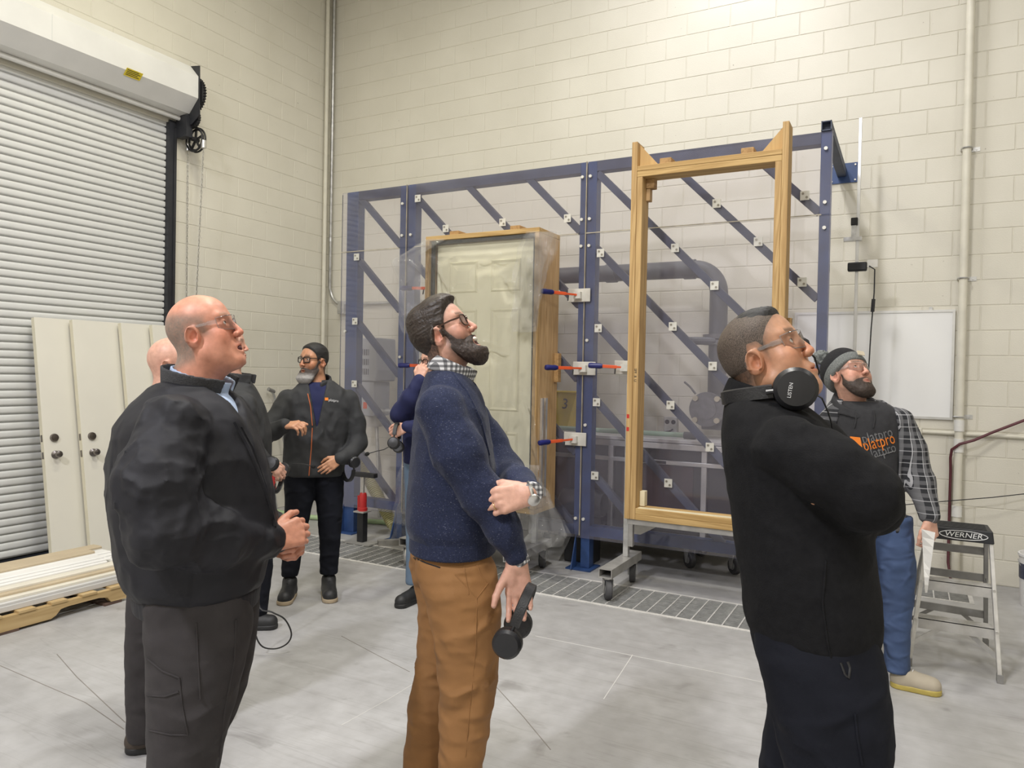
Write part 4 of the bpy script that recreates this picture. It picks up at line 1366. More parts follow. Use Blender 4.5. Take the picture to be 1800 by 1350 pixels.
for a, b, t_ in ((FL0, FR0, 0.34), (FR0, FL0, 0.34)):
    p0 = a.lerp(FL1 if a is FL0 else FR1, 0.15) + Vector((0, 0.01, 0))
    q0 = FL0.lerp(FL1, 0.34).lerp(FR0.lerp(FR1, 0.34), 0.42 if a is FL0 else 0.58) + Vector((0, 0.03, -0.01))
    MB().bar(lp(p0), lp(q0), 0.006, 0.026).build('knee_brace', 'ladder_alu', ld)
    p0 = (RL0 if a is FL0 else RR0).lerp(RL1 if a is FL0 else RR1, 0.10)
    q0 = RL0.lerp(RL1, 0.28).lerp(RR0.lerp(RR1, 0.28), 0.35 if a is FL0 else 0.65)
    MB().bar(lp(p0), lp(q0), 0.006, 0.022).build('knee_brace', 'ladder_grey', ld)
for sgn, fr, re_ in ((0, FL0.lerp(FL1, 0.62), RL0.lerp(RL1, 0.62)), (1, FR0.lerp(FR1, 0.62), RR0.lerp(RR1, 0.62))):
    md_ = (fr + re_) / 2 + Vector((0, 0, -0.03))
    MB().bar(lp(fr), lp(md_), 0.005, 0.02).bar(lp(md_), lp(re_), 0.005, 0.02).build('spreader', 'bright_steel', ld)
# black cap: tapered
ca = [(6.505, -2.112, 0.712), (6.850, -2.112, 0.712), (6.842, -1.868, 0.712), (6.515, -1.868, 0.712), (6.515, -2.104, 0.782), (6.842, -2.104, 0.782), (6.835, -1.875, 0.782), (6.522, -1.875, 0.782)]
capo = MB().add([lp(Vector(p)) for p in ca], [(0, 3, 2, 1), (4, 5, 6, 7), (0, 1, 5, 4), (1, 2, 6, 5), (2, 3, 7, 6), (3, 0, 4, 7)]).build('top_cap', 'cap_black', ld, bevel=0.006)
tr = MB()
for k in range(9):
    y = -2.085 + k * 0.022
    tr.box(lp(Vector((6.54, y, 0.782))), lp(Vector((6.815, y + 0.010, 0.7845))))
tr.build('tread_ribs', 'cap_black', capo)
MT = Matrix.Translation(Vector(lp(Vector((6.700, -2.1095, 0.747))))) @ Matrix.Rotation(PI / 2 - 0.11, 4, 'X')
text_mesh('ladder_lettering', 'WERNER', 0.040, MATS['print_white'], capo, MT, shear=0.15, sx=1.15)
lg = MB()
el = [Vector((0.118 * math.copysign(abs(math.cos(t)) ** 0.8, math.cos(t)), 0.024 * math.copysign(abs(math.sin(t)) ** 1.2, math.sin(t)), 0.0)) for t in np.linspace(0, 2 * PI, 33)[:-1]]
lg.tube(el, 0.0022, 4, True)
lo_ = lg.build('ladder_emblem', 'print_white', capo)
lo_.matrix_local = MT

# ------------------------------------------------------------------ tools by the left wall, bucket at the right edge
lt_ = thing('leaning_pole', 'grey metal pole with bent grip leaning on the left wall', 'pole', (0.33, -0.79, 0))
MB().tube([(0.0, 0.0, 0.012), (-0.13, -0.07, 0.66), (-0.24, -0.135, 1.24), (-0.262, -0.15, 1.33), (-0.262, -0.19, 1.37)], 0.014, 8).build('pole', 'galv', lt_, smooth=True)
MB().cyl((-0.262, -0.14, 1.352), (-0.262, -0.225, 1.385), 0.022, n=10).build('grip', 'ladder_grey', lt_, smooth=True)
sk_ = thing('scraper', 'red handled scraper standing against the left wall', 'tool', (0.16, -0.99, 0))
MB().cyl((0.0, 0, 0.26), (-0.06, 0.01, 0.56), 0.018, 0.022, n=10).build('handle', 'jack_red', sk_, smooth=True)
MB().cyl((0.05, 0, 0.006), (0.0, 0, 0.26), 0.008, n=8).build('shaft', 'galv', sk_)
mat('bucket_white', (0.74, 0.73, 0.72), 0.45, var=0.04)
mat('bucket_label', (0.05, 0.055, 0.09), 0.5, var=0.2, scale=30)
bk_ = thing('bucket', 'white plastic bucket with dark label at the right edge by the wall', 'bucket', (7.295, -0.50, 0))
MB().lathe([(0.135, 0.0), (0.138, 0.01), (0.150, 0.36), (0.157, 0.362), (0.157, 0.38), (0.145, 0.38), (0.143, 0.34)], (0, 0, 0), (0, 0, 1), 28).build('bucket_body', 'bucket_white', bk_, smooth=True)
MB().lathe([(0.1455, 0.20), (0.1470, 0.20), (0.1495, 0.31), (0.1485, 0.31)], (0, 0, 0), (0, 0, 1), 28).build('bucket_label', 'bucket_label', bk_, smooth=True)
MB().tube([(0.155 * math.cos(t), 0.155 * math.sin(t) * 0.3 - 0.15 * abs(math.sin(t)), 0.33 - 0.10 * math.sin(t)) for t in np.linspace(0, PI, 13)], 0.003, 6).build('bucket_handle', 'galv', bk_, smooth=True)

# ================================================================== PEOPLE: implicit surfaces meshed with sparse surface nets
_tab = rng.random((32, 32, 32)).astype(np.float32)


def vnoise(P, s=1.0, seed=0):
    q = (P * np.asarray(s) + seed * 7.31).astype(np.float32)
    i = np.floor(q).astype(np.int32)
    f = q - i
    f = f * f * (3 - 2 * f)
    i &= 31
    j = (i + 1) & 31
    x0, y0, z0 = i[:, 0], i[:, 1], i[:, 2]
    x1, y1, z1 = j[:, 0], j[:, 1], j[:, 2]
    fx, fy, fz = f[:, 0], f[:, 1], f[:, 2]
    a = _tab[x0, y0, z0] * (1 - fx) + _tab[x1, y0, z0] * fx
    b = _tab[x0, y1, z0] * (1 - fx) + _tab[x1, y1, z0] * fx
    c = _tab[x0, y0, z1] * (1 - fx) + _tab[x1, y0, z1] * fx
    d = _tab[x0, y1, z1] * (1 - fx) + _tab[x1, y1, z1] * fx
    return (a * (1 - fy) + b * fy) * (1 - fz) + (c * (1 - fy) + d * fy) * fz - 0.5


def ridged(P, s, seed=0):
    """soft crease pattern, about -0.5..0.5"""
    n = vnoise(P, s, seed) + 0.3 * vnoise(P, np.asarray(s) * 2.1, seed + 3)
    n2 = vnoise(P, np.asarray(s) * 1.7, seed + 11)
    return 0.55 - np.sqrt(np.abs(n)) * 1.4 + 0.35 * (0.5 - np.sqrt(np.abs(n2)) * 1.4)


def smin(a, b, k):
    if k <= 0:
        return np.minimum(a, b)
    h = np.clip(0.5 + 0.5 * (b - a) / k, 0, 1)
    return b * (1 - h) + a * h - k * h * (1 - h)


def smax(a, b, k):
    return -smin(-a, -b, k)


def rcone(P, a, b, r1, r2):
    a, b = np.asarray(a, P.dtype), np.asarray(b, P.dtype)
    ab = b - a
    pa = P - a
    t = pa @ (ab / max(float(ab @ ab), 1e-9))
    np.clip(t, 0, 1, out=t)
    pa -= t[:, None] * ab
    return np.sqrt(np.einsum('ij,ij->i', pa, pa)) - (r1 + (r2 - r1) * t)


def ell(P, c, r, R=None):
    q = P - np.asarray(c, P.dtype)
    if R is not None:
        q = q @ np.asarray(R, P.dtype)
    r = np.asarray(r, P.dtype)
    q = q / r
    k0 = np.sqrt(np.einsum('ij,ij->i', q, q))
    q /= r
    k1 = np.sqrt(np.einsum('ij,ij->i', q, q)) + 1e-9
    return k0 * (k0 - 1) / k1


def chain(P, pts, k=0.02):
    """pts: [(x, y, z, r)]"""
    d = None
    for p, q in zip(pts[:-1], pts[1:]):
        e = rcone(P, p[:3], q[:3], p[3], q[3])
        d = e if d is None else smin(d, e, k)
    return d


def stack(P, lv, k=0.02, pw=2.0):
    """lv: [(z, cx, cy, ax, ay)] elliptical sections"""
    lv = sorted(lv)
    A = np.array(lv)
    zs = np.linspace(A[0, 0], A[-1, 0], 48)
    cols = []
    for c in range(1, 5):
        y = np.interp(zs, A[:, 0], A[:, c])
        yp = np.concatenate([y[:1], y[:1], y, y[-1:], y[-1:]])
        cols.append(np.convolve(yp, [0.1, 0.2, 0.4, 0.2, 0.1], 'valid'))
    z = P[:, 2]
    cx, cy, ax, ay = [np.interp(z, zs, c) for c in cols]
    u, v = (P[:, 0] - cx) / ax, (P[:, 1] - cy) / ay
    k0 = (np.abs(u) ** pw + np.abs(v) ** pw) ** (1 / pw)
    k1 = np.sqrt((u / ax) ** 2 + (v / ay) ** 2) + 1e-6
    d = k0 * (k0 - 1) / k1
    d = np.clip(d, -0.3, 2)
    return smax(smax(d, z - zs[-1], k), zs[0] - z, k)


def cone_shell(P, O, R, H0, H1, rb, rt, t, gap=0.0, front=0.0, k=0.0):
    """collar: elliptical cone shell; height H0 at the back to H1 at the front, open by 'gap' radians round 'front'"""
    q = (P - np.asarray(O)) @ R
    th = np.arctan2(q[:, 1], q[:, 0])
    fr = 0.5 + 0.5 * np.cos(th - front)
    Ht = H0 + (H1 - H0) * fr
    s = np.clip(q[:, 2] / np.maximum(Ht, 1e-3), 0, 1)
    rx, ry = rb[0] + (rt[0] - rb[0]) * s, rb[1] + (rt[1] - rb[1]) * s
    u, v = q[:, 0] / rx, q[:, 1] / ry
    k0 = np.sqrt(u * u + v * v)
    k1 = np.sqrt((u / rx) ** 2 + (v / ry) ** 2) + 1e-6
    d = np.abs(k0 * (k0 - 1) / k1) - t
    d = smax(d, np.maximum(-q[:, 2], q[:, 2] - Ht), 0.004)
    if gap > 0:
        da = np.abs((th - front + PI) % (2 * PI) - PI)
        d = smax(d, (gap - da) * 0.5 * (rx + ry), 0.004)
    return d


def near(P, c, r, fn, inner=0.75):
    """evaluate fn only within r of c; farther off the distance to a ball will do"""
    dc = np.linalg.norm(P - np.asarray(c, P.dtype), axis=1)
    d = dc - r * inner
    m = dc < r
    if m.any():
        d[m] = fn(P[m])
    return d


def net(fn, lo, hi, h, B=4, margin=1.7, chunk=160000):
    """surface nets on the blocks near fn = 0; returns vertices, quads"""
    lo, hi = np.asarray(lo, float), np.asarray(hi, float)
    bs = B * h
    n = np.ceil((hi - lo) / bs).astype(int)

    def ev(P):
        P = P.astype(np.float32)
        return np.concatenate([fn(P[i:i + chunk]) for i in range(0, len(P), chunk)])
    K = 4
    n4_ = -(-n // K)
    g4 = np.stack(np.meshgrid(*[np.arange(k) for k in n4_], indexing='ij'), -1).reshape(-1, 3)
    d4 = ev(lo + (g4 + 0.5) * bs * K)
    g4 = g4[np.abs(d4) < 0.5 * math.sqrt(3) * bs * K * 1.6 + 0.02]
    o4 = np.stack(np.meshgrid(*[np.arange(K)] * 3, indexing='ij'), -1).reshape(-1, 3)
    g = (g4[:, None] * K + o4[None]).reshape(-1, 3)
    n = n4_ * K
    d = ev(lo + (g + 0.5) * bs)
    g = g[np.abs(d) < 0.5 * math.sqrt(3) * bs * margin]
    nb = len(g)
    off = np.stack(np.meshgrid(*[np.arange(B + 1)] * 3, indexing='ij'), -1).reshape(-1, 3)
    pos = (lo + ((g[:, None, :] * B + off[None]) * h)).reshape(-1, 3)
    D = ev(pos).reshape(nb, B + 1, B + 1, B + 1)
    N = n * B + 2
    sgn = D < 0
    acc = np.zeros((nb, B, B, B, 3), np.float32)
    cnt = np.zeros((nb, B, B, B), np.float32)
    c8 = {}
    for a in (0, 1):
        for b in (0, 1):
            for c in (0, 1):
                c8[a, b, c] = D[:, a:a + B, b:b + B, c:c + B]
    for ax in range(3):
        for p in (0, 1):
            for q in (0, 1):
                k0 = [p, q]
                k0.insert(ax, 0)
                k1 = [p, q]
                k1.insert(ax, 1)
                A, Bv = c8[tuple(k0)], c8[tuple(k1)]
                m = (A < 0) != (Bv < 0)
                t = np.where(m, A / np.where(m, A - Bv, 1), 0)
                for i in range(3):
                    if i == ax:
                        acc[..., i] += np.where(m, t, 0)
                    else:
                        acc[..., i] += np.where(m, float(k0[i]), 0)
                cnt += m
    act = cnt > 0
    bi, ci, cj, ck = np.nonzero(act)
    cell = g[bi] * B + np.stack([ci, cj, ck], -1)
    verts = lo + (cell + acc[act] / cnt[act][:, None]) * h
    key = (cell[:, 0] * N[1] + cell[:, 1]) * N[2] + cell[:, 2]
    order = np.argsort(key)
    skey = key[order]

    def look(c):
        kk = (c[:, 0] * N[1] + c[:, 1]) * N[2] + c[:, 2]
        ix = np.clip(np.searchsorted(skey, kk), 0, len(skey) - 1)
        ok = skey[ix] == kk
        return np.where(ok, order[ix], -1)
    quads = []
    s0 = sgn[bi, ci, cj, ck]
    for ax in range(3):
        e = [0, 0, 0]
        e[ax] = 1
        s1 = sgn[bi, ci + e[0], cj + e[1], ck + e[2]]
        m = s0 != s1
        c = cell[m]
        u, w_ = (ax + 1) % 3, (ax + 2) % 3
        du, dw = np.zeros(3, int), np.zeros(3, int)
        du[u], dw[w_] = 1, 1
        q = np.stack([look(c), look(c - du), look(c - du - dw), look(c - dw)], -1)
        fl = s0[m]
        q = np.where(fl[:, None], q, q[:, ::-1])
        quads.append(q[(q >= 0).all(1)])
    return verts, np.concatenate(quads)


def sdf_obj(name, fn, lo, hi, h, m, parent, colfn=None, relax=1):
    v, q = net(fn, lo, hi, h)
    for _ in range(relax):        # light smoothing
        acc = np.zeros_like(v)
        c = np.zeros(len(v))
        for a in range(4):
            for b in (1, 3):
                np.add.at(acc, q[:, a], v[q[:, (a + b) % 4]])
                np.add.at(c, q[:, a], 1)
        ok = c > 0
        v[ok] = 0.5 * v[ok] + 0.5 * acc[ok] / c[ok][:, None]
    me = bpy.data.meshes.new(name)
    me.vertices.add(len(v))
    me.vertices.foreach_set('co', v.astype(np.float32).ravel())
    me.loops.add(q.size)
    me.loops.foreach_set('vertex_index', q.astype(np.int32).ravel())
    me.polygons.add(len(q))
    me.polygons.foreach_set('loop_start', np.arange(0, q.size, 4, dtype=np.int32))
    me.update(calc_edges=True)
    me.validate()
    me.shade_smooth()
    if colfn is not None:
        ca = me.color_attributes.new('Col', 'FLOAT_COLOR', 'POINT')
        c = np.ones((len(v), 4), np.float32)
        c[:, :3] = colfn(v)
        ca.data.foreach_set('color', c.ravel())
    o = bpy.data.objects.new(name, me)
    COL.objects.link(o)
    me.materials.append(MATS[m] if isinstance(m, str) else m)
    o.parent = parent
    return o


class Fig:
    """a standing figure: local x to the right as seen from the camera, y away from it, z up; origin on the floor"""

    def __init__(s, px, depth, label, name='person'):
        P = CAM + ray(px, 655) * depth
        s.o = np.array([P[0], P[1], 0.0])
        d = s.o[:2] - CAM[:2]
        d = d / np.linalg.norm(d)
        s.ey = np.array([d[0], d[1], 0.0])
        s.ex = np.array([d[1], -d[0], 0.0])
        s.R = np.stack([s.ex, s.ey, [0, 0, 1.0]], 1)
        s.cam = (CAM - s.o) @ s.R
        s.root = thing(name, label, 'person', tuple(s.o), math.atan2(s.ex[1], s.ex[0]))

    def m(s, px, py, y=0.0):
        d = ray(px, py) @ s.R
        t = (y - s.cam[1]) / d[1]
        return s.cam + d * t

    def mr(s, px, py, y, rpx):
        p = s.m(px, py, y)
        return (p[0], p[1], p[2], rpx * (y - s.cam[1]) / FPX)

    def rows(s, rw):
        out = []
        for r in rw:
            py, pl, pr, ay = r[:4]
            cy = r[4] if len(r) > 4 else 0.0
            a, b = s.m(pl, py, cy), s.m(pr, py, cy)
            out.append(((a[2] + b[2]) / 2, (a[0] + b[0]) / 2, cy, (b[0] - a[0]) / 2, ay))
        return out

    def surf(s, fn, pts, lift=0.002):
        """points on the surface fn = 0 seen at these pixels"""
        D = np.array([ray(*p) @ s.R for p in pts])
        D = D / np.linalg.norm(D, axis=1)[:, None]
        t = np.full(len(pts), -s.cam[1] - 0.75)
        for _ in range(90):
            d = fn(s.cam + D * t[:, None])
            t = t + np.clip(d - lift, -0.05, 0.05) * 0.7
        return s.cam + D * t[:, None]

    def normal(s, fn, p):
        e = 0.004
        q = np.array([p, p + [e, 0, 0], p + [0, e, 0], p + [0, 0, e]])
        d = fn(q)
        n = d[1:] - d[0]
        return n / (np.linalg.norm(n) + 1e-9)


def head_frame(pitch, turn, roll=0.0, face=0.0):
    """face: heading in the local frame (0 = +x, to the right); turn adds towards the camera; pitch up, degrees"""
    p, t, r = math.radians(pitch), math.radians(face - turn), math.radians(roll)
    f = np.array([math.cos(p) * math.cos(t), math.cos(p) * math.sin(t), math.sin(p)])
    l = np.array([-math.sin(t), math.cos(t), 0.0])
    u = np.cross(f, l)
    l2 = math.cos(r) * l + math.sin(r) * u
    u2 = np.cross(f, l2)
    return np.stack([f, l2, u2], 1)


FXW, FZW = 0.83, 0.955


def hw(p):
    """canonical head point -> real proportions"""
    p = np.array(p, float)
    if p[0] > 0:
        p[0] *= FXW
    p[2] *= FZW
    return p


def unw(Q):
    Q = Q.copy()
    Q[:, 0] = np.where(Q[:, 0] > 0, Q[:, 0] / FXW, Q[:, 0])
    Q[:, 2] /= FZW
    return Q


def head_sdf(Q, p):
    return head_canon(unw(Q), p) * 0.9


def head_canon(Q, p):
    """head in its own frame (forward, left, up), ear canal at the origin"""
    W = p.get('w', 1.0)
    Q = (Q * np.array([1, 1 / W, 1])).astype(np.float32)
    A = np.abs(Q[:, 1])
    S = np.stack([Q[:, 0], A, Q[:, 2]], 1)           # mirrored half
    d = ell(Q, (-0.006, 0, 0.045), (0.099, 0.078, 0.093))
    d = smin(d, ell(Q, (0.045, 0, 0.055), (0.052, 0.062, 0.060)), 0.02)
    d = smin(d, ell(Q, (0.042, 0, -0.022), (0.052, 0.057, 0.084)), 0.03)
    j = p.get('jaw', 1.0)
    d = smin(d, rcone(S, (0.006, 0.052 * j, -0.052), (0.074, 0.016, -0.094 - p.get('chin', 0)), 0.021, 0.021), 0.028)
    d = smin(d, ell(Q, (0.084, 0, -0.096 - p.get('chin', 0)), (0.021, 0.024, 0.018)), 0.018)
    d = smin(d, ell(S, (0.062, 0.043, -0.010), (0.030, 0.027, 0.030)), 0.022)
    ft = p.get('fat', 0.0)
    if ft:
        d = smin(d, ell(Q, (0.030, 0, -0.085), (0.058, 0.052, 0.036)), 0.03)
        d = smin(d, ell(S, (0.042, 0.043, -0.045), (0.033, 0.025, 0.038)), 0.03)
    d = smin(d, rcone(S, (0.089, 0.010, 0.043), (0.077, 0.045, 0.047), 0.0125, 0.0115), 0.014)
    # eye sockets, lids
    d = smax(d, -ell(S, (0.104, 0.033, 0.024), (0.020, 0.020, 0.015)), 0.012)
    lid = ell(S, (0.0795, 0.0325, 0.0235), (0.0150, 0.0165, 0.0135))
    lid = smax(lid, -ell(S, (0.098, 0.0325, 0.0225), (0.016, 0.0135, 0.0052)), 0.002)
    d = smin(d, lid, 0.004)
    # nose
    nl = p.get('nose', 1.0)
    tip = np.array((0.108 + 0.012 * nl, 0, -0.014))
    d = smin(d, rcone(Q, (0.092, 0, 0.036), tip, 0.0080, 0.0108), 0.012)
    d = smin(d, ell(S, (0.107, 0.0125, -0.018), (0.0115, 0.0075, 0.009)), 0.006)
    d = smax(d, -ell(S, (0.113, 0.0075, -0.0275), (0.006, 0.0042, 0.006)), 0.003)
    # mouth
    op = p.get('open', 0.0)
    d = smin(d, ell(Q, (0.086, 0, -0.056), (0.021, 0.030, 0.026)), 0.014)
    d = smin(d, rcone(S, (0.106, 0.0, -0.0495 + op * 0.3), (0.094, 0.024, -0.056), 0.0055, 0.003), 0.006)
    d = smin(d, rcone(S, (0.105, 0.0, -0.0655 - op), (0.094, 0.022, -0.059 - op * 0.4), 0.0068, 0.003), 0.006)
    d = smax(d, -ell(Q, (0.110, 0, -0.0575 - op * 0.45), (0.026, 0.0225, 0.0016 + op * 0.62)), 0.003)
    # ears
    ca, sa = math.cos(0.28), math.sin(0.28)
    Re = np.array([[ca, 0, sa], [0, 1, 0], [-sa, 0, ca]])
    e = ((S - np.array([-0.010, 0.082, 0.004])) @ Re).astype(np.float32)
    e[:, 1] += e[:, 0] * 0.35
    ear = ell(e, (0, 0, 0), (0.020, 0.0085, 0.033))
    rim = np.sqrt((np.sqrt((e[:, 0] / 0.78) ** 2 + (e[:, 2] / 1.30) ** 2) - 0.0205) ** 2 + (e[:, 1] - 0.008) ** 2) - 0.0046
    ear = smin(ear, smax(rim, -e[:, 2] - 0.020, 0.006), 0.003)
    ear = smax(ear, -ell(e, (0.004, 0.010, -0.001), (0.0115, 0.0135, 0.0175)), 0.002)
    ear = smax(ear, -ell(e, (-0.007, 0.010, 0.012), (0.006, 0.007, 0.012)), 0.002)
    ear = smin(ear, ell(e, (0.015, 0.003, -0.002), (0.005, 0.006, 0.007)), 0.004)
    d = smin(d, ear, 0.005)
    return d


def neck_sdf(P, O, R, base, r0, r1):
    a = O + R @ np.array([-0.022, 0, -0.045])
    return rcone(P, a, base, r0, r1)


FDIM = [  # base x, y, segment lengths, radii
    (0.088, 0.030, (0.043, 0.026, 0.021), (0.0098, 0.0090, 0.0080)),
    (0.092, 0.010, (0.047, 0.030, 0.023), (0.0100, 0.0092, 0.0080)),
    (0.088, -0.011, (0.044, 0.028, 0.022), (0.0096, 0.0086, 0.0076)),
    (0.079, -0.030, (0.034, 0.021, 0.019), (0.0088, 0.0078, 0.0070))]


def hand_segs(side, curl, spread=0.06, thumb=(0.5, 0.35, 0.3), tout=0.6):
    """segments in the hand frame: wrist at 0, fingers +x, back of hand +z, thumb on +y*side. curl: per finger (3 angles) in radians"""
    segs = []
    for i, (bx, by, L, r) in enumerate(FDIM):
        c = curl[i] if isinstance(curl[0], (tuple, list)) else curl
        ang = 0.0
        yaw = spread * (1.5 - i) * 0.7
        p = np.array([bx, by * side, 0.0])
        for s_ in range(3):
            ang += c[s_]
            dr = np.array([math.cos(ang) * math.cos(yaw), math.cos(ang) * math.sin(yaw) * side, -math.sin(ang)])
            q = p + dr * L[s_]
            segs.append((p, q, r[s_], r[s_] * 0.92, i))
            p = q
    p = np.array([0.028, 0.030 * side, -0.006])
    ang, dn = tout, 0.25
    for s_, (L, r0, r1) in enumerate(((0.044, 0.0150, 0.0125), (0.033, 0.0118, 0.0108), (0.027, 0.0105, 0.0085))):
        dr = np.array([math.cos(ang), math.sin(ang) * side, -dn])
        dr /= np.linalg.norm(dr)
        q = p + dr * L
        segs.append((p, q, r0, r1, 4))
        p = q
        ang -= thumb[s_]
        dn += 0.12
    return segs


def hand_sdf(P, O, R, side, segs, s=1.0, stub=0.025):
    Q = (((P - O) @ R) / s).astype(np.float32)
    d = None
    for (bx, by, L, r) in FDIM:
        e = rcone(Q, (0.004, by * 0.6 * side, 0), (bx, by * side, -0.001), 0.0155, 0.0125)
        d = e if d is None else smin(d, e, 0.012)
    d = smin(d, ell(Q, (0.035, 0.020 * side, -0.010), (0.030, 0.016, 0.013)), 0.012)
    d = smin(d, rcone(Q, (-stub, 0, 0), (0.003, 0, 0), 0.022 + stub * 0.2, 0.024), 0.02)
    Q2 = Q * np.array([1, 1, 1.18])
    fd = {}
    for a, b, r0, r1, i in segs:
        e = rcone(Q, a, b, r0, r1)
        fd[i] = e if i not in fd else smin(fd[i], e, 0.004)
    for i, e in fd.items():
        d = smin(d, e, 0.006 if i < 4 else 0.009)
    return d * s


def axes(x, z):
    """rotation with local x along 'x' and local z near 'z'"""
    x = np.asarray(x, float)
    x = x / np.linalg.norm(x)
    z = np.asarray(z, float)
    z = z - x * (z @ x)
    z = z / np.linalg.norm(z)
    return np.stack([x, np.cross(z, x), z], 1)


# ------------------------------------------------------------------ people materials
def skin_mat(name, rough=0.46):
    m = bpy.data.materials.new(name)
    m.use_nodes = True
    nt = m.node_tree
    b = nt.nodes['Principled BSDF']
    at = nd(nt, 'ShaderNodeAttribute', attribute_name='Col')
    tc = nd(nt, 'ShaderNodeTexCoord')
    nz = nd(nt, 'ShaderNodeTexNoise')
    nz.inputs['Scale'].default_value = 55
    nz.inputs['Detail'].default_value = 5
    nt.links.new(tc.outputs['Object'], nz.inputs['Vector'])
    rp = nd(nt, 'ShaderNodeValToRGB')
    rp.color_ramp.elements[0].position, rp.color_ramp.elements[1].position = 0.3, 0.7
    rp.color_ramp.elements[0].color, rp.color_ramp.elements[1].color = (0.86, 0.82, 0.80, 1), (1.08, 1.06, 1.05, 1)
    nt.links.new(nz.outputs['Fac'], rp.inputs['Fac'])
    mx = nd(nt, 'ShaderNodeMix', data_type='RGBA', blend_type='MULTIPLY')
    mx.inputs['Factor'].default_value = 1.0
    nt.links.new(at.outputs['Color'], mx.inputs['A'])
    nt.links.new(rp.outputs['Color'], mx.inputs['B'])
    nt.links.new(mx.outputs['Result'], b.inputs['Base Color'])
    b.inputs['Roughness'].default_value = rough
    b.inputs['Subsurface Weight'].default_value = 0.12
    b.inputs['Subsurface Radius'].default_value = (1.0, 0.35, 0.2)
    b.inputs['Subsurface Scale'].default_value = 0.006
    n2 = nd(nt, 'ShaderNodeTexNoise')
    n2.inputs['Scale'].default_value = 420
    nt.links.new(tc.outputs['Object'], n2.inputs['Vector'])
    bp = nd(nt, 'ShaderNodeBump')
    bp.inputs['Strength'].default_value = 0.15
    bp.inputs['Distance'].default_value = 0.002
    nt.links.new(n2.outputs['Fac'], bp.inputs['Height'])
    nt.links.new(bp.outputs['Normal'], b.inputs['Normal'])
    MATS[name] = m
    return m


skin_mat('skin')


def hair_mat(name, c1, c2, scale=(300, 300, 40), rough=0.5, bump=0.6):
    m = bpy.data.materials.new(name)
    m.use_nodes = True
    nt = m.node_tree
    b = nt.nodes['Principled BSDF']
    b.inputs['Roughness'].default_value = rough
    tc = nd(nt, 'ShaderNodeTexCoord')
    mp = nd(nt, 'ShaderNodeMapping')
    mp.inputs['Scale'].default_value = scale
    nt.links.new(tc.outputs['Object'], mp.inputs['Vector'])
    nz = nd(nt, 'ShaderNodeTexNoise')
    nz.inputs['Scale'].default_value = 1.0
    nz.inputs['Detail'].default_value = 3
    nt.links.new(mp.outputs[0], nz.inputs['Vector'])
    rp = nd(nt, 'ShaderNodeValToRGB')
    rp.color_ramp.elements[0].position, rp.color_ramp.elements[1].position = 0.35, 0.68
    rp.color_ramp.elements[0].color, rp.color_ramp.elements[1].color = c1 + (1,), c2 + (1,)
    nt.links.new(nz.outputs['Fac'], rp.inputs['Fac'])
    if c1[0] > 0.3:       # neutral ramp over the vertex colour
        at = nd(nt, 'ShaderNodeAttribute', attribute_name='Col')
        mx = nd(nt, 'ShaderNodeMix', data_type='RGBA', blend_type='MULTIPLY')
        mx.inputs['Factor'].default_value = 1.0
        nt.links.new(at.outputs['Color'], mx.inputs['A'])
        nt.links.new(rp.outputs['Color'], mx.inputs['B'])
        nt.links.new(mx.outputs['Result'], b.inputs['Base Color'])
    else:
        nt.links.new(rp.outputs['Color'], b.inputs['Base Color'])
    bp = nd(nt, 'ShaderNodeBump')
    bp.inputs['Strength'].default_value = bump
    bp.inputs['Distance'].default_value = 0.0025
    nt.links.new(nz.outputs['Fac'], bp.inputs['Height'])
    nt.links.new(bp.outputs['Normal'], b.inputs['Normal'])
    MATS[name] = m
    return m


def check_mat(name, base, lines, bump=0.2):
    """woven checks in object coordinates. lines: [(axis, period, width, phase, colour, mix)]"""
    m = bpy.data.materials.new(name)
    m.use_nodes = True
    nt = m.node_tree
    b = nt.nodes['Principled BSDF']
    b.inputs['Roughness'].default_value = 0.85
    tc = nd(nt, 'ShaderNodeTexCoord')
    sx = nd(nt, 'ShaderNodeSeparateXYZ')
    nt.links.new(tc.outputs['Object'], sx.inputs[0])
    cur = None
    base_n = nd(nt, 'ShaderNodeRGB')
    base_n.outputs[0].default_value = tuple(base) + (1,)
    cur = base_n.outputs[0]
    for ax, per, wd, ph, col, mixf in lines:
        if ax == 'XY':
            ad = nd(nt, 'ShaderNodeMath', operation='ADD')
            nt.links.new(sx.outputs['X'], ad.inputs[0])
            nt.links.new(sx.outputs['Y'], ad.inputs[1])
            src = ad.outputs[0]
        else:
            src = sx.outputs[ax]
        a1 = nd(nt, 'ShaderNodeMath', operation='ADD')
        a1.inputs[1].default_value = ph
        nt.links.new(src, a1.inputs[0])
        md = nd(nt, 'ShaderNodeMath', operation='FLOORED_MODULO')
        md.inputs[1].default_value = per
        nt.links.new(a1.outputs[0], md.inputs[0])
        lt = nd(nt, 'ShaderNodeMath', operation='LESS_THAN')
        lt.inputs[1].default_value = wd
        nt.links.new(md.outputs[0], lt.inputs[0])
        mf = nd(nt, 'ShaderNodeMath', operation='MULTIPLY')
        mf.inputs[1].default_value = mixf
        nt.links.new(lt.outputs[0], mf.inputs[0])
        mx = nd(nt, 'ShaderNodeMix', data_type='RGBA')
        nt.links.new(mf.outputs[0], mx.inputs['Factor'])
        nt.links.new(cur, mx.inputs['A'])
        mx.inputs['B'].default_value = tuple(col) + (1,)
        cur = mx.outputs['Result']
    nt.links.new(cur, b.inputs['Base Color'])
    MATS[name] = m
    return m


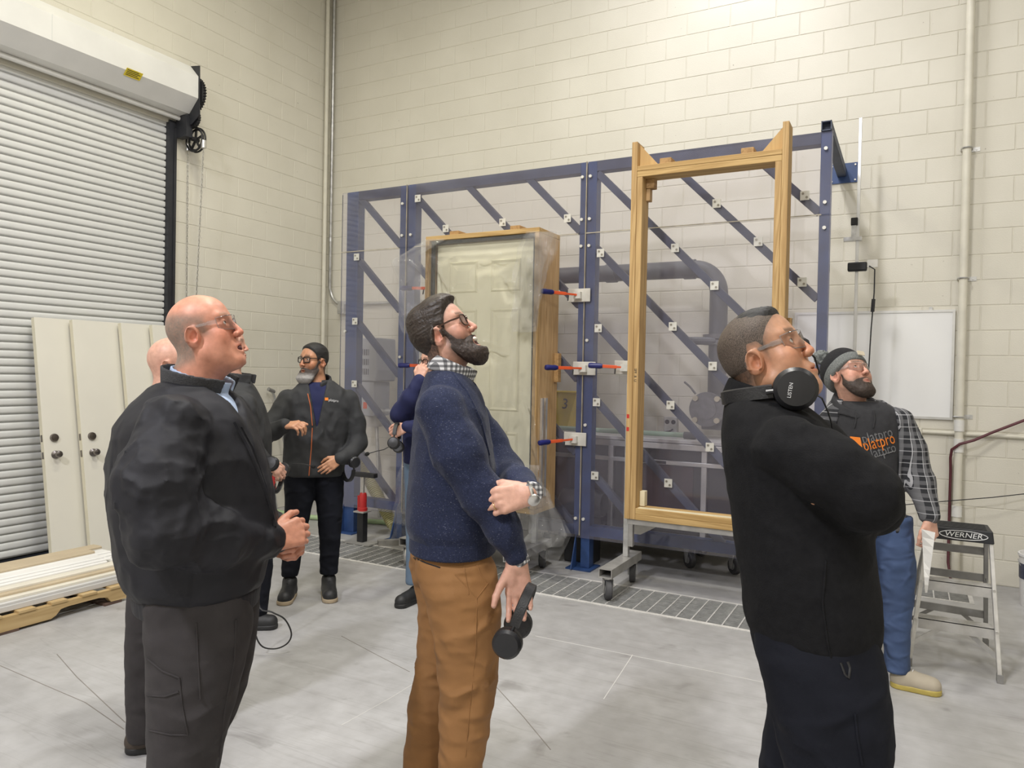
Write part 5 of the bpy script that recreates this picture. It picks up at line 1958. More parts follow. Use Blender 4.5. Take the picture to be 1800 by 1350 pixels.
def sweater_mat():
    m = mat('sweater_navy', (0.020, 0.026, 0.058), 0.9, var=0.25, scale=180, bump=0.2, bscale=420, sheen=0.1, spec=0.25)
    nt = m.node_tree
    b = nt.nodes['Principled BSDF']
    src = b.inputs['Base Color'].links[0].from_socket
    tc = nd(nt, 'ShaderNodeTexCoord')
    mp = nd(nt, 'ShaderNodeMapping')
    mp.inputs['Scale'].default_value = (170, 170, 480)
    nt.links.new(tc.outputs['Object'], mp.inputs['Vector'])
    nz = nd(nt, 'ShaderNodeTexNoise')
    nz.inputs['Scale'].default_value = 1.0
    nz.inputs['Detail'].default_value = 2
    nt.links.new(mp.outputs[0], nz.inputs['Vector'])
    rp = nd(nt, 'ShaderNodeValToRGB')
    rp.color_ramp.elements[0].position, rp.color_ramp.elements[1].position = 0.66, 0.74
    rp.color_ramp.elements[0].color, rp.color_ramp.elements[1].color = (0, 0, 0, 1), (1, 1, 1, 1)
    nt.links.new(nz.outputs['Fac'], rp.inputs['Fac'])
    mx = nd(nt, 'ShaderNodeMix', data_type='RGBA')
    nt.links.new(rp.outputs['Color'], mx.inputs['Factor'])
    nt.links.new(src, mx.inputs['A'])
    mx.inputs['B'].default_value = (0.20, 0.21, 0.27, 1)
    nt.links.new(mx.outputs['Result'], b.inputs['Base Color'])


def wrinkle(name, scale=7.0, strength=0.35, dist=0.03, stretch=(1, 1, 0.6)):
    """broad soft creases as a second bump under the weave"""
    nt = MATS[name].node_tree
    b = nt.nodes['Principled BSDF']
    tc = nd(nt, 'ShaderNodeTexCoord')
    mp = nd(nt, 'ShaderNodeMapping')
    mp.inputs['Scale'].default_value = stretch
    mp.inputs['Rotation'].default_value = (0.3, 0.5, 0.2)
    nt.links.new(tc.outputs['Object'], mp.inputs['Vector'])
    nz = nd(nt, 'ShaderNodeTexNoise')
    nz.noise_type = 'RIDGED_MULTIFRACTAL'
    nz.inputs['Scale'].default_value = scale
    nz.inputs['Detail'].default_value = 1.5
    nz.inputs['Distortion'].default_value = 0.6
    nt.links.new(mp.outputs[0], nz.inputs['Vector'])
    bp = nd(nt, 'ShaderNodeBump')
    bp.inputs['Strength'].default_value = strength
    bp.inputs['Distance'].default_value = dist
    nt.links.new(nz.outputs['Fac'], bp.inputs['Height'])
    if b.inputs['Normal'].links:
        old = b.inputs['Normal'].links[0].from_node
        nt.links.new(bp.outputs['Normal'], old.inputs['Normal'])
    else:
        nt.links.new(bp.outputs['Normal'], b.inputs['Normal'])


sweater_mat()
mat('jacket_black', (0.018, 0.018, 0.022), 0.62, var=0.15, scale=6, bump=0.06, bscale=400, spec=0.25)
mat('collar_fleece', (0.05, 0.05, 0.053), 0.95, var=0.2, scale=200, bump=0.4, bscale=300)
mat('trouser_charcoal', (0.030, 0.026, 0.027), 0.85, var=0.15, scale=20, bump=0.15, bscale=500)
mat('shirt_blue', (0.42, 0.52, 0.70), 0.8, var=0.05)
mat('chino_tan', (0.28, 0.135, 0.045), 0.8, var=0.10, scale=8, bump=0.12, bscale=500)
mat('fleece_black', (0.009, 0.009, 0.010), 0.95, var=0.2, scale=60, bump=0.2, bscale=300, spec=0.2)
mat('trouser_black', (0.010, 0.011, 0.016), 0.85, var=0.15, scale=10, bump=0.1, bscale=400, spec=0.15)
mat('jacket_grey', (0.030, 0.031, 0.033), 0.8, var=0.15, scale=20, bump=0.1, bscale=400)
mat('polo_navy', (0.012, 0.016, 0.07), 0.85, var=0.1)
mat('jeans_blue', (0.045, 0.075, 0.16), 0.85, var=0.35, scale=3, bump=0.15, bscale=500)
mat('jeans_pale', (0.13, 0.19, 0.27), 0.85, var=0.25, scale=4)
mat('hoodie_dark', (0.026, 0.026, 0.029), 0.9, var=0.15, scale=40, bump=0.15, bscale=300)
mat('shoe_black', (0.014, 0.014, 0.015), 0.55, var=0.2)
mat('shoe_brown', (0.055, 0.04, 0.03), 0.6, var=0.2)
mat('sole_tan', (0.38, 0.30, 0.2), 0.7, var=0.1)
mat('shoe_cream', (0.40, 0.35, 0.27), 0.7, var=0.1)
mat('sole_yellow', (0.42, 0.33, 0.08), 0.5, var=0.1)
mat('plastic_black', (0.012, 0.012, 0.014), 0.38, var=0.1)
mat('leatherette', (0.014, 0.014, 0.015), 0.45, var=0.1, bump=0.2, bscale=200)
mat('foam_black', (0.01, 0.01, 0.01), 0.95, var=0.2, scale=200, bump=0.6, bscale=500)
mat('frame_black', (0.012, 0.010, 0.010), 0.25, var=0)
mat('frame_tortoise', (0.05, 0.022, 0.012), 0.25, var=0.3, scale=60)
mat('teeth', (0.8, 0.76, 0.66), 0.3, var=0)
mat('mouth_dark', (0.08, 0.015, 0.015), 0.5, var=0)
mat('eye_white', (0.75, 0.73, 0.70), 0.2, var=0)
mat('iris_dark', (0.05, 0.035, 0.025), 0.2, var=0)
mat('beanie_black', (0.012, 0.012, 0.014), 0.95, var=0.3, scale=120, bump=0.5, bscale=250)
mat('beanie_grey', (0.16, 0.17, 0.165), 0.95, var=0.5, scale=260, bump=0.5, bscale=250)
mat('patch_tan', (0.62, 0.55, 0.42), 0.8, var=0.1)
mat('print_orange', (0.80, 0.22, 0.02), 0.7, var=0)
mat('print_grey', (0.16, 0.16, 0.165), 0.8, var=0)
mat('piping_orange', (0.45, 0.12, 0.04), 0.7, var=0)
mat('paper_white', (0.68, 0.67, 0.64), 0.8, var=0.03)
mat('gold', (0.6, 0.45, 0.2), 0.25, 1.0, var=0)
clear_mat('clear_plastic', (0.95, 0.95, 0.95), 0.16, (0.9, 0.9, 0.9), 0.08, 1.45)
clear_mat('lens_clear', (0.97, 0.97, 0.97), 0.04, (0.8, 0.8, 0.8), 0.03, 1.45)
hair_mat('hair_brown', (0.012, 0.008, 0.006), (0.05, 0.033, 0.023), (90, 520, 300), 0.45, 0.5)
hair_mat('beard_brown', (0.012, 0.008, 0.006), (0.06, 0.036, 0.025), (350, 350, 350), 0.6)
hair_mat('hair_black', (0.004, 0.004, 0.004), (0.02, 0.018, 0.017), (200, 420, 420), 0.6)
hair_mat('hair_grey', (0.13, 0.105, 0.085), (0.30, 0.26, 0.22), (520, 520, 200), 0.7, 0.4)
hair_mat('hair_salt', (0.035, 0.025, 0.018), (0.14, 0.105, 0.08), (520, 520, 260), 0.65, 0.4)
hair_mat('beard_mixed', (0.5, 0.5, 0.5), (1.5, 1.5, 1.5), (420, 420, 420), 0.7)
hair_mat('beard_salt', (0.03, 0.022, 0.018), (0.08, 0.06, 0.05), (450, 450, 450), 0.7)
hair_mat('beard_white', (0.12, 0.11, 0.10), (0.45, 0.43, 0.40), (420, 420, 420), 0.7)
check_mat('gingham', (0.72, 0.72, 0.72), [('XY', 0.016, 0.008, 0.0, (0.03, 0.03, 0.035), 0.72), ('Z', 0.016, 0.008, 0.0, (0.03, 0.03, 0.035), 0.72)])
check_mat('flannel', (0.016, 0.017, 0.021), [('XY', 0.062, 0.020, 0.01, (0.20, 0.20, 0.21), 0.55), ('Z', 0.062, 0.020, 0.03, (0.15, 0.15, 0.16), 0.5),
                                             ('XY', 0.062, 0.005, 0.018, (0.6, 0.6, 0.62), 0.6), ('Z', 0.062, 0.004, 0.05, (0.5, 0.5, 0.52), 0.55)])
for n_, sc_, st_ in (('jacket_black', 8, 0.8), ('trouser_charcoal', 6, 0.55), ('chino_tan', 7, 0.6), ('fleece_black', 5, 0.4), ('trouser_black', 7, 0.6), ('jacket_grey', 9, 0.6), ('jeans_blue', 9, 0.6), ('flannel', 9, 0.5), ('sweater_navy', 6, 0.3), ('polo_navy', 10, 0.5)):
    wrinkle(n_, sc_, st_, 0.045, (1, 1, 1.7) if n_ in ('chino_tan', 'trouser_charcoal', 'trouser_black', 'jeans_blue') else (1, 1, 0.7))
SKIN = {'pink': (0.62, 0.29, 0.195), 'fair': (0.62, 0.36, 0.27), 'tan': (0.50, 0.27, 0.16), 'warm': (0.52, 0.27, 0.155)}


def face_colour(base, O, R, s, stubble=0.0, scalp=None, hairs=()):
    base = np.array(base)

    def fn(v):
        c = np.repeat(base[None], len(v), 0)
        Q = unw(((v - O) @ R) / s)
        A = np.abs(Q[:, 1])
        near = np.exp(-np.maximum(np.linalg.norm(Q, axis=1) - 0.16, 0) / 0.01)

        def blend(wt, col):
            nonlocal c
            wt = (wt * near)[:, None]
            c = c * (1 - wt) + np.array(col)[None] * wt
        g = lambda x0, z0, y0, r: np.exp(-(((Q[:, 0] - x0) ** 2 + (A - y0) ** 2 + (Q[:, 2] - z0) ** 2) / r ** 2))
        red = base * np.array([1.05, 0.72, 0.66])
        blend(0.55 * g(0.075, -0.012, 0.045, 0.035), red)
        blend(0.6 * g(0.118, -0.012, 0.0, 0.022), red)
        blend(0.55 * g(-0.01, 0.0, 0.085, 0.03), red)
        lip = base * np.array([0.88, 0.52, 0.52])
        lw = np.exp(-((Q[:, 2] + 0.058) / 0.009) ** 4) * np.exp(-(A / 0.024) ** 4) * (Q[:, 0] > 0.088)
        blend(0.8 * lw, lip)
        # brows
        bz = np.exp(-((Q[:, 2] - 0.051 - 0.0 * A) / 0.0055) ** 2) * ((A > 0.012) & (A < 0.052)) * (Q[:, 0] > 0.06)
        blend(0.75 * bz, (0.10, 0.065, 0.045) if scalp is None else scalp)
        notear = 1 - np.exp(-(((Q[:, 0] + 0.008) / 0.024) ** 4 + ((A - 0.088) / 0.016) ** 4 + ((Q[:, 2] - 0.002) / 0.038) ** 4))
        for zl_, hc, soft in hairs:
            blend((1 / (1 + np.exp(-np.clip(zl_(Q) / soft, -30, 30)))) * notear * (0.85 + 0.3 * vnoise(Q, 260, 2)).clip(0, 1), hc)
        if stubble:
            st_ = (1 / (1 + np.exp((Q[:, 2] + 0.030) / 0.008))) * (Q[:, 0] > 0.0) * (1 / (1 + np.exp(-(Q[:, 2] + 0.14) / 0.008)))
            blend(stubble * st_ * (1 - lw), base * 0.45)
        return np.clip(c, 0, 1)
    return fn


def eyes(fig, O, R, s, look=(1, 0, 0), par=None):
    for sy in (-1, 1):
        c = O + R @ (hw([0.0775, 0.0325 * sy, 0.0235]) * s)
        d = R @ np.array(look, float)
        d = d / np.linalg.norm(d)
        MB().lathe([(0.0006, -0.0128 * s)] + [(0.0128 * s * math.cos(t), 0.0128 * s * math.sin(t)) for t in np.linspace(-1.3, 1.3, 11)] + [(0.0006, 0.0128 * s)], c, d, 16).build('eye', 'eye_white', par or fig.root, smooth=True)
        MB().lathe([(0.0058 * s, 0.0112 * s), (0.0056 * s, 0.0119 * s), (0.003 * s, 0.0129 * s)], c, d, 14).build('iris', 'iris_dark', par or fig.root, smooth=True)


def safety_glasses(fig, O, R, s, name='safety_glasses'):
    """clear wrap-around lenses with thick clear temples"""
    g = bpy.data.objects.new(name, None)
    COL.objects.link(g)
    g.parent = fig.root
    for sy in (-1, 1):
        v, f = [], []
        n, m_ = 12, 7
        for i in range(n):
            th = (0.10 + 1.05 * i / (n - 1)) * sy
            for j in range(m_):
                z = 0.044 - 0.046 * j / (m_ - 1) * (1 - 0.35 * (i / (n - 1)) ** 3) - 0.004 * (i / (n - 1))
                r = 0.070
                x = 0.043 + r * math.cos(th) * 0.95 + 0.004
                y = r * math.sin(th) * 1.02
                v.append(tuple(O + R @ (hw([x, y, z]) * s)))
        f = [(i * m_ + j, (i + 1) * m_ + j, (i + 1) * m_ + j + 1, i * m_ + j + 1) for i in range(n - 1) for j in range(m_ - 1)]
        MB().add(v, f).build('lens', 'lens_clear', g, smooth=True)
        rim = [v[i * m_] for i in range(n)] + [v[(n - 1) * m_ + j] for j in range(m_)] + [v[i * m_ + m_ - 1] for i in range(n - 1, -1, -1)] + [v[j] for j in range(m_ - 1, -1, -1)]
        MB().tube(rim, 0.0011 * s, 5, True).build('lens_rim', 'clear_plastic', g, smooth=True)
        tp = [np.array([0.075, 0.066 * sy, 0.028]), np.array([0.045, 0.075 * sy, 0.029]), np.array([0.01, 0.081 * sy, 0.030]), np.array([-0.018, 0.083 * sy, 0.024]), np.array([-0.035, 0.082 * sy, 0.004])]
        pts = [O + R @ (hw(p) * s) for p in tp]
        up = R[:, 2]
        mb = MB()
        for (a, b, hh) in zip(pts[:-1], pts[1:], (0.012, 0.008, 0.006, 0.005)):
            mb.bar(a, b, 0.0022, hh * s, up=up)
        mb.build('temple', 'clear_plastic', g)
    MB().tube([O + R @ (hw(p) * s) for p in ((0.112, -0.009, 0.03), (0.114, 0, 0.033), (0.112, 0.009, 0.03))], 0.002, 6).build('bridge', 'clear_plastic', g)
    return g


def framed_glasses(fig, O, R, s, m, wd=0.0245, hh=0.019, t=0.0022, round_=2.6):
    g = bpy.data.objects.new('eyeglasses', None)
    COL.objects.link(g)
    g.parent = fig.root
    for sy in (-1, 1):
        rim = []
        for a in np.linspace(0, 2 * PI, 29)[:-1]:
            c, sn = math.cos(a), math.sin(a)
            y = 0.034 * sy + wd * math.copysign(abs(c) ** (2 / round_), c)
            z = 0.021 + hh * math.copysign(abs(sn) ** (2 / round_), sn)
            rim.append(O + R @ (hw([0.107 - 0.25 * max(abs(y) - 0.02, 0), y, z]) * s))
        MB().tube(rim, t * s, 6, True).build('rim', m, g, smooth=True)
        MB().add(rim, [tuple(range(len(rim)))]).build('lens', 'lens_clear', g)
        tp = [O + R @ (hw(p) * s) for p in ((0.0985, 0.059 * sy, 0.030), (0.06, 0.073 * sy, 0.033), (0.01, 0.081 * sy, 0.033), (-0.016, 0.083 * sy, 0.026), (-0.034, 0.081 * sy, 0.002))]
        mb = MB()
        for a, b in zip(tp[:-1], tp[1:]):
            mb.bar(a, b, 0.003 * s, 0.0055 * s, up=R[:, 2])
        mb.build('temple', m, g)
    MB().tube([O + R @ (hw(p) * s) for p in ((0.107, -0.010, 0.028), (0.1115, 0, 0.030), (0.107, 0.010, 0.028))], t * s, 6).build('bridge', m, g)
    return g


def hair_cap(fig, name, O, R, s, hp, m, zline, thick, h=0.003, noise=0.004, ns=(60, 160, 160), taper=0.022, colfn=None):
    """hair or beard as a shell over the head: zline(Q) > 0 inside the hair, thick(Q) its depth"""
    def fn(P):
        Qr = ((P - O) @ R) / s
        Q = unw(Qr)
        zl_ = zline(Q)
        d = np.maximum(np.linalg.norm(Qr - [0.0, 0, 0.01], axis=1) - 0.16, -zl_)
        m_ = d < 0.03
        if m_.any():
            Qm = Q[m_]
            e = head_canon(Qm, hp) * 0.9
            tp_ = np.clip(zl_[m_] / taper, 0, 1)
            t = thick(Qm) * (tp_ * (2 - tp_)) - 0.0012 * (1 - tp_)
            e = e - t
            k_ = np.abs(e) < 0.02
            if k_.any():
                e[k_] -= noise * ridged(Qm[k_], ns, 5) * np.clip(t[k_] / 0.006, 0, 1)
            d[m_] = smax(e, -zl_[m_], 0.004)
        return d * s
    lo, hi = O - 0.21 * s, O + 0.21 * s
    cf = (lambda v: colfn(unw(((v - O) @ R) / s))) if colfn else None
    return sdf_obj(name, fn, lo, hi, h, m, fig.root, cf, relax=0)


def shoe(fig, heel, toe, m, sole_m, hgt=0.09, wd=0.045, h=0.006, name='shoe', laces=None):
    """low shoe from heel point to toe point on the floor"""
    a, b = np.array([heel[0], heel[1], 0.0]), np.array([toe[0], toe[1], 0.0])
    d = (b - a) / np.linalg.norm(b - a)
    Rm = np.stack([d, np.array([-d[1], d[0], 0]), [0, 0, 1.0]], 1)
    L = np.linalg.norm(b - a)

    def upper(P):
        Q = (P - a) @ Rm
        e = rcone(Q, (0.04, 0, 0.045), (L - 0.05, 0, 0.04), wd * 0.92, wd)
        e = smin(e, rcone(Q, (0.055, 0, 0.05), (0.06, 0, hgt), wd * 0.9, wd * 0.95), 0.03)
        e = smin(e, rcone(Q, (0.06, 0, hgt), (L * 0.62, 0, 0.045), wd * 0.8, wd * 0.8), 0.03)
        return np.maximum(smax(e, 0.022 - Q[:, 2], 0.004), Q[:, 2] - hgt - 0.03)

    def sole(P):
        Q = (P - a) @ Rm
        e = rcone(Q * np.array([1, 1, 0.0]), (0.045, 0, 0), (L - 0.052, 0, 0), wd * 1.0, wd * 1.08)
        return smax(smax(e, Q[:, 2] - 0.03, 0.006), -Q[:, 2], 0.003)
    lo = np.minimum(a, b) - [0.09, 0.09, 0.008]
    hi = np.maximum(a, b) + [0.09, 0.09, hgt + 0.06]
    o = sdf_obj(name, upper, lo, hi, h, m, fig.root)
    sdf_obj('sole', sole, lo, hi, h, sole_m, o)
    if laces:
        for k in range(4):
            x = 0.10 + 0.03 * k
            z = hgt + 0.028 - 0.022 * k * (hgt / 0.09)
            MB().tube([a + Rm @ np.array([x, -0.022, z - 0.004]), a + Rm @ np.array([x + 0.005, 0, z + 0.006]), a + Rm @ np.array([x, 0.022, z - 0.004])], 0.003, 5).build('lace', laces, o)
    return o


def headset(parent, M, label=None, boom=None, scale=1.0, name='headset', logo=False, spread=0.0):
    """over-ear headset: local frame y across the head, z towards the band top; boom: list of local points"""
    t = bpy.data.objects.new(name, None)
    COL.objects.link(t)
    t.matrix_world = M
    r = 0.085 * scale
    band = [(0, r * math.sin(a), 0.02 + r * 1.15 * math.cos(a)) for a in np.linspace(-1.62, 1.62, 25)]

    def ribbon(pts, hw_, th_):
        """strap of half width hw_ and thickness th_ along an arc in the y-z plane"""
        v = []
        for (x, y, z) in pts:
            n = Vector((0, y, (z - 0.02) / 1.15)).normalized()
            for (dx, dn) in ((-hw_, -0.3), (-hw_ * 0.8, 0.5), (hw_ * 0.8, 0.5), (hw_, -0.3), (hw_ * 0.8, -0.5), (-hw_ * 0.8, -0.5)):
                v.append((x + dx, y + n.y * dn * th_, z + n.z * dn * th_))
        m_ = 6
        f = [(i * m_ + k, i * m_ + (k + 1) % m_, (i + 1) * m_ + (k + 1) % m_, (i + 1) * m_ + k) for i in range(len(pts) - 1) for k in range(m_)]
        f += [tuple(range(m_ - 1, -1, -1)), tuple(range((len(pts) - 1) * m_, len(pts) * m_))]
        return MB().add(v, f)
    ribbon(band, 0.016 * scale, 0.010).build('headband', 'leatherette', t, smooth=True)
    ribbon([tuple(np.array(p) * [1, 0.92, 0.93]) for p in band[5:20]], 0.012 * scale, 0.010).build('band_pad', 'foam_black', t, smooth=True)
    for sy in (-1, 1):
        y = sy * (0.083 * scale + spread)
        MB().tube([(0, y, 0.03), (-0.0, y * 1.06, -0.01), (0, y * 1.06, -0.05)], 0.006, 6).build('yoke', 'plastic_black', t, smooth=True)
        MB().lathe([(0.030 * scale, 0.0), (0.042 * scale, 0.004), (0.044 * scale, 0.016), (0.036 * scale, 0.026), (0.006, 0.029)], (0, y, -0.04), (0, sy, 0), 26).build('ear_cup', 'plastic_black', t, smooth=True)
        MB().lathe([(0.022 * scale, -0.018), (0.038 * scale, -0.02), (0.045 * scale, -0.010), (0.043 * scale, 0.002), (0.03 * scale, 0.004)], (0, y, -0.04), (0, sy, 0), 26).build('ear_cushion', 'leatherette', t, smooth=True)
    if boom:
        MB().tube(boom, 0.0028, 6).build('microphone_boom', 'plastic_black', t, smooth=True)
        d = Vector(boom[-1]) - Vector(boom[-2])
        d.normalize()
        MB().lathe([(0.003, -0.004), (0.011, 0.002), (0.013, 0.014), (0.011, 0.024), (0.003, 0.029)], boom[-1], d, 14).build('microphone_foam', 'foam_black', t, smooth=True)
    if label:
        tag(t, label, 'headset')
    return t

# ------------------------------------------------------------------ shared figure pieces
def leg_fn(lv, folds=0.004, seed=1, pw=2.2):
    def fn(P):
        d = stack(P, lv, 0.01, pw)
        return fold(d, P, folds, (7, 7, 11), seed)
    return fn


def union(*fns, k=0.02):
    def fn(P):
        d = None
        for f in fns:
            e = f(P)
            d = e if d is None else smin(d, e, k)
        return d
    return fn


def folds(P, amp, s, seed):
    return amp * ridged(P, s, seed)


def fold(d, P, amp, s, seed):
    """creases, worked out only close to the surface: broad folds plus sharper, finer ones"""
    m_ = np.abs(d) < 0.035
    if m_.any():
        d = d.copy()
        Pm = P[m_]
        Pw = Pm + (0.045 * vnoise(Pm, 9, seed + 21))[:, None] * np.array([0.6, 0.5, 0.62], Pm.dtype)
        d[m_] -= amp * ridged(Pw, s, seed) + 0.45 * amp * ridged(Pw, np.asarray(s) * np.array([2.0, 2.0, 2.6]), seed + 5)
    return d


def ear_to_origin(fig, px, py, R, s, near=-1, yoff=-0.085):
    ep = fig.m(px, py, yoff)
    return ep - R @ (np.array([-0.010, 0.082 * near, 0.004]) * s)


def body_obj(fig, O, R, s, hp, neck, limbs, hands, col, h=0.0032):
    """the whole person under the clothes: head, neck, trunk and limbs, hands - one continuous skin"""
    base, r0, r1 = neck

    def fn(P):
        d = near(P, O + R @ np.array([0, 0, 0.01 * s]), 0.19 * s, lambda p: head_sdf(((p - O) @ R) / s, hp) * s)
        d = smin(d, rcone(P, O + R @ (np.array([-0.022, 0, -0.045]) * s), base, r0, r1), 0.035)
        for L in limbs:
            d = smin(d, chain(P, [(*q_[:3], min(q_[3], 0.021)) for q_ in L], 0.01), 0.012)
        for (HO, HR, side, segs, hs, *sb) in hands:
            d = np.minimum(d, near(P, HO + HR @ np.array([0.08, 0, 0]), 0.17, lambda p: hand_sdf(p, HO, HR, side, segs, hs, *sb)))
        return d
    pts = [O - 0.2, O + 0.2, np.asarray(base) - 0.12, np.asarray(base) + 0.12]
    for L in limbs:
        for p in L:
            pts += [np.array(p[:3]) - p[3] - 0.02, np.array(p[:3]) + p[3] + 0.02]
    for hnd in hands:
        pts += [hnd[0] - 0.24, hnd[0] + 0.24]
    pts = np.array(pts)
    return sdf_obj('body', fn, pts.min(0), pts.max(0), h, 'skin', fig.root, col)


def bounds(lvs, pad=0.06, extra=()):
    pts = []
    for lv in lvs:
        for z, cx, cy, ax, ay in lv:
            pts += [(cx - ax, cy - ay, z), (cx + ax, cy + ay, z)]
    for p in extra:
        pts += [np.array(p[:3]) - p[3], np.array(p[:3]) + p[3]]
    pts = np.array(pts)
    lo, hi = pts.min(0) - pad, pts.max(0) + pad
    lo[2] = max(lo[2], 0.02)
    return lo, hi


def seam(fig, fn, px, m, r=0.0015, lift=0.001, name='seam', par=None, n=4):
    pts = []
    for a, b in zip(px[:-1], px[1:]):
        for t in np.linspace(0, 1, n)[:-1]:
            pts.append((a[0] + (b[0] - a[0]) * t, a[1] + (b[1] - a[1]) * t))
    pts.append(px[-1])
    P = fig.surf(fn, pts, lift)
    return MB().tube([tuple(p) for p in P], r, 5).build(name, m, par or fig.root, smooth=True)


def core(*p):
    return [tuple(q) for q in p]


# ================================================================== MAN IN BLACK JACKET (left)
A = Fig(335, 2.12, 'bald man in black jacket and safety glasses with clasped hands, at left')
RA = head_frame(19, 20)
sA = 0.96
OA = ear_to_origin(A, 339, 591, RA, sA)
hpA = {'w': 1.0, 'jaw': 1.02, 'fat': 1.0, 'open': 0.010, 'nose': 1.1, 'chin': 0.0}
jrA = A.rows([(672, 272, 392, 0.11), (700, 238, 425, 0.19), (740, 203, 446, 0.235), (800, 188, 468, 0.25), (860, 184, 482, 0.25), (910, 190, 486, 0.25),
              (950, 200, 478, 0.245), (990, 208, 468, 0.24), (1012, 216, 462, 0.23), (1030, 228, 458, 0.215)])
armA1 = [A.mr(302, 755, -0.21, 56), A.mr(276, 850, -0.28, 57), A.mr(292, 932, -0.30, 54), A.mr(375, 948, -0.23, 46), A.mr(452, 950, -0.12, 31), A.mr(470, 950, -0.10, 26)]
armA2 = [A.mr(385, 745, 0.18, 55), A.mr(410, 900, 0.24, 52), A.mr(462, 938, 0.13, 38), A.mr(492, 935, 0.07, 28)]


def jacketA(P):
    d = stack(P, jrA, 0.03, 2.2)
    d = fold(d, P, 0.011, (6, 6, 5), 2)
    a = fold(chain(P, armA1, 0.05), P, 0.015, (10, 10, 10), 4)
    d = smin(d, a, 0.009)
    a = fold(chain(P, armA2, 0.05), P, 0.007, (11, 11, 9), 6)
    d = smin(d, a, 0.025)
    # open neck
    v0, v1 = A.m(362, 640, -0.04), A.m(428, 722, -0.12)
    d = smax(d, -rcone(P, v0, v1, 0.085, 0.018), 0.01)
    return d


lo, hi = bounds([jrA], 0.05, armA1 + armA2)
jA = sdf_obj('jacket', jacketA, lo, hi, 0.006, 'jacket_black', A.root)
seam(A, jacketA, [(412, 742), (436, 785), (454, 828), (474, 885), (484, 925)], 'jacket_black', 0.006, 0.001, 'placket', jA)
seam(A, jacketA, [(424, 750), (446, 790), (466, 850), (482, 905)], 'jacket_black', 0.004, 0.0, 'zip', jA)
# knitted hem and cuff
zh = jrA[-1][0]


def hemA(P):
    lv = [(zh - 0.048, *jrA[-1][1:3], jrA[-1][3] - 0.006, jrA[-1][4] - 0.006), (zh + 0.012, *jrA[-1][1:3], jrA[-1][3] + 0.001, jrA[-1][4] + 0.001)]
    return stack(P, lv, 0.008, 2.2) - 0.002 * np.sin(np.arctan2(P[:, 1], P[:, 0] - jrA[-1][1]) * 70) * 0.4


lo, hi = bounds([[(zh - 0.05, *jrA[-1][1:]), (zh + 0.02, *jrA[-1][1:])]], 0.03)
sdf_obj('hem_band', hemA, lo, hi, 0.006, 'jacket_black', jA)
w0 = np.array(armA1[-1][:3])
wd_ = w0 - np.array(armA1[-2][:3])
wd_ /= np.linalg.norm(wd_)
sdf_obj('cuff', lambda P: rcone(P, w0 - wd_ * 0.02, w0 + wd_ * 0.035, 0.040, 0.037), w0 - 0.1, w0 + 0.1, 0.004, 'collar_fleece', jA)
RcA = axes((0.93, -0.32, -0.25), (-0.20, 0.0, 1.0))
OcA = A.m(346, 692, 0.0)
sdf_obj('collar', lambda P: cone_shell(P, OcA, RcA, 0.060, 0.072, (0.092, 0.098), (0.106, 0.112), 0.0045, gap=0.62), OcA - 0.19, OcA + 0.19, 0.0045, 'collar_fleece', jA)
OsA = A.m(350, 690, 0.0)
shirtA = lambda P: np.minimum(cone_shell(P, OsA, RcA, 0.060, 0.055, (0.082, 0.084), (0.086, 0.088), 0.004, gap=0.16),
                              smax(stack(P, jrA, 0.03, 2.2) + 0.018, A.m(400, 760)[2] - P[:, 2], 0.01))
sdf_obj('shirt', shirtA, OsA - [0.2, 0.22, 0.18], OsA + [0.2, 0.2, 0.12], 0.005, 'shirt_blue', A.root)
# trousers
nrA = A.rows([(1035, 246, 440, 0.125, -0.09), (1110, 250, 446, 0.13, -0.10), (1200, 256, 425, 0.125, -0.11), (1280, 258, 402, 0.115, -0.11), (1350, 258, 380, 0.105, -0.11), (1500, 262, 366, 0.095, -0.11), (1700, 270, 362, 0.09, -0.11), (1795, 268, 366, 0.09, -0.11)])
frA = A.rows([(1020, 262, 455, 0.12, 0.11), (1080, 285, 455, 0.125, 0.11), (1150, 300, 448, 0.12, 0.12), (1230, 300, 428, 0.11, 0.12), (1290, 296, 398, 0.10, 0.12), (1450, 280, 368, 0.09, 0.12), (1600, 275, 360, 0.085, 0.12)])
trA = union(leg_fn(nrA, 0.006, 3), leg_fn(frA, 0.005, 8), k=0.02)
lo, hi = bounds([nrA, frA], 0.04)
tA = sdf_obj('trousers', trA, lo, hi, 0.0085, 'trouser_charcoal', A.root)
for px in ([(258, 1158), (285, 1180), (315, 1192)], [(258, 1222), (290, 1224), (314, 1216)], [(315, 1192), (320, 1240), (330, 1292), (300, 1292), (262, 1284)], [(345, 1095), (348, 1160), (352, 1230)], [(415, 1090), (412, 1160), (395, 1250), (385, 1330)]):
    seam(A, trA, px, 'trouser_charcoal', 0.0028, 0.0005, 'pocket_seam', tA)
for cy, lv in ((-0.11, nrA), (0.12, frA)):
    x = lv[0][1] if False else sorted(lv)[0][1]
    shoe(A, (x - 0.09, cy), (x + 0.20, cy - 0.03), 'shoe_black', 'shoe_black', 0.10)
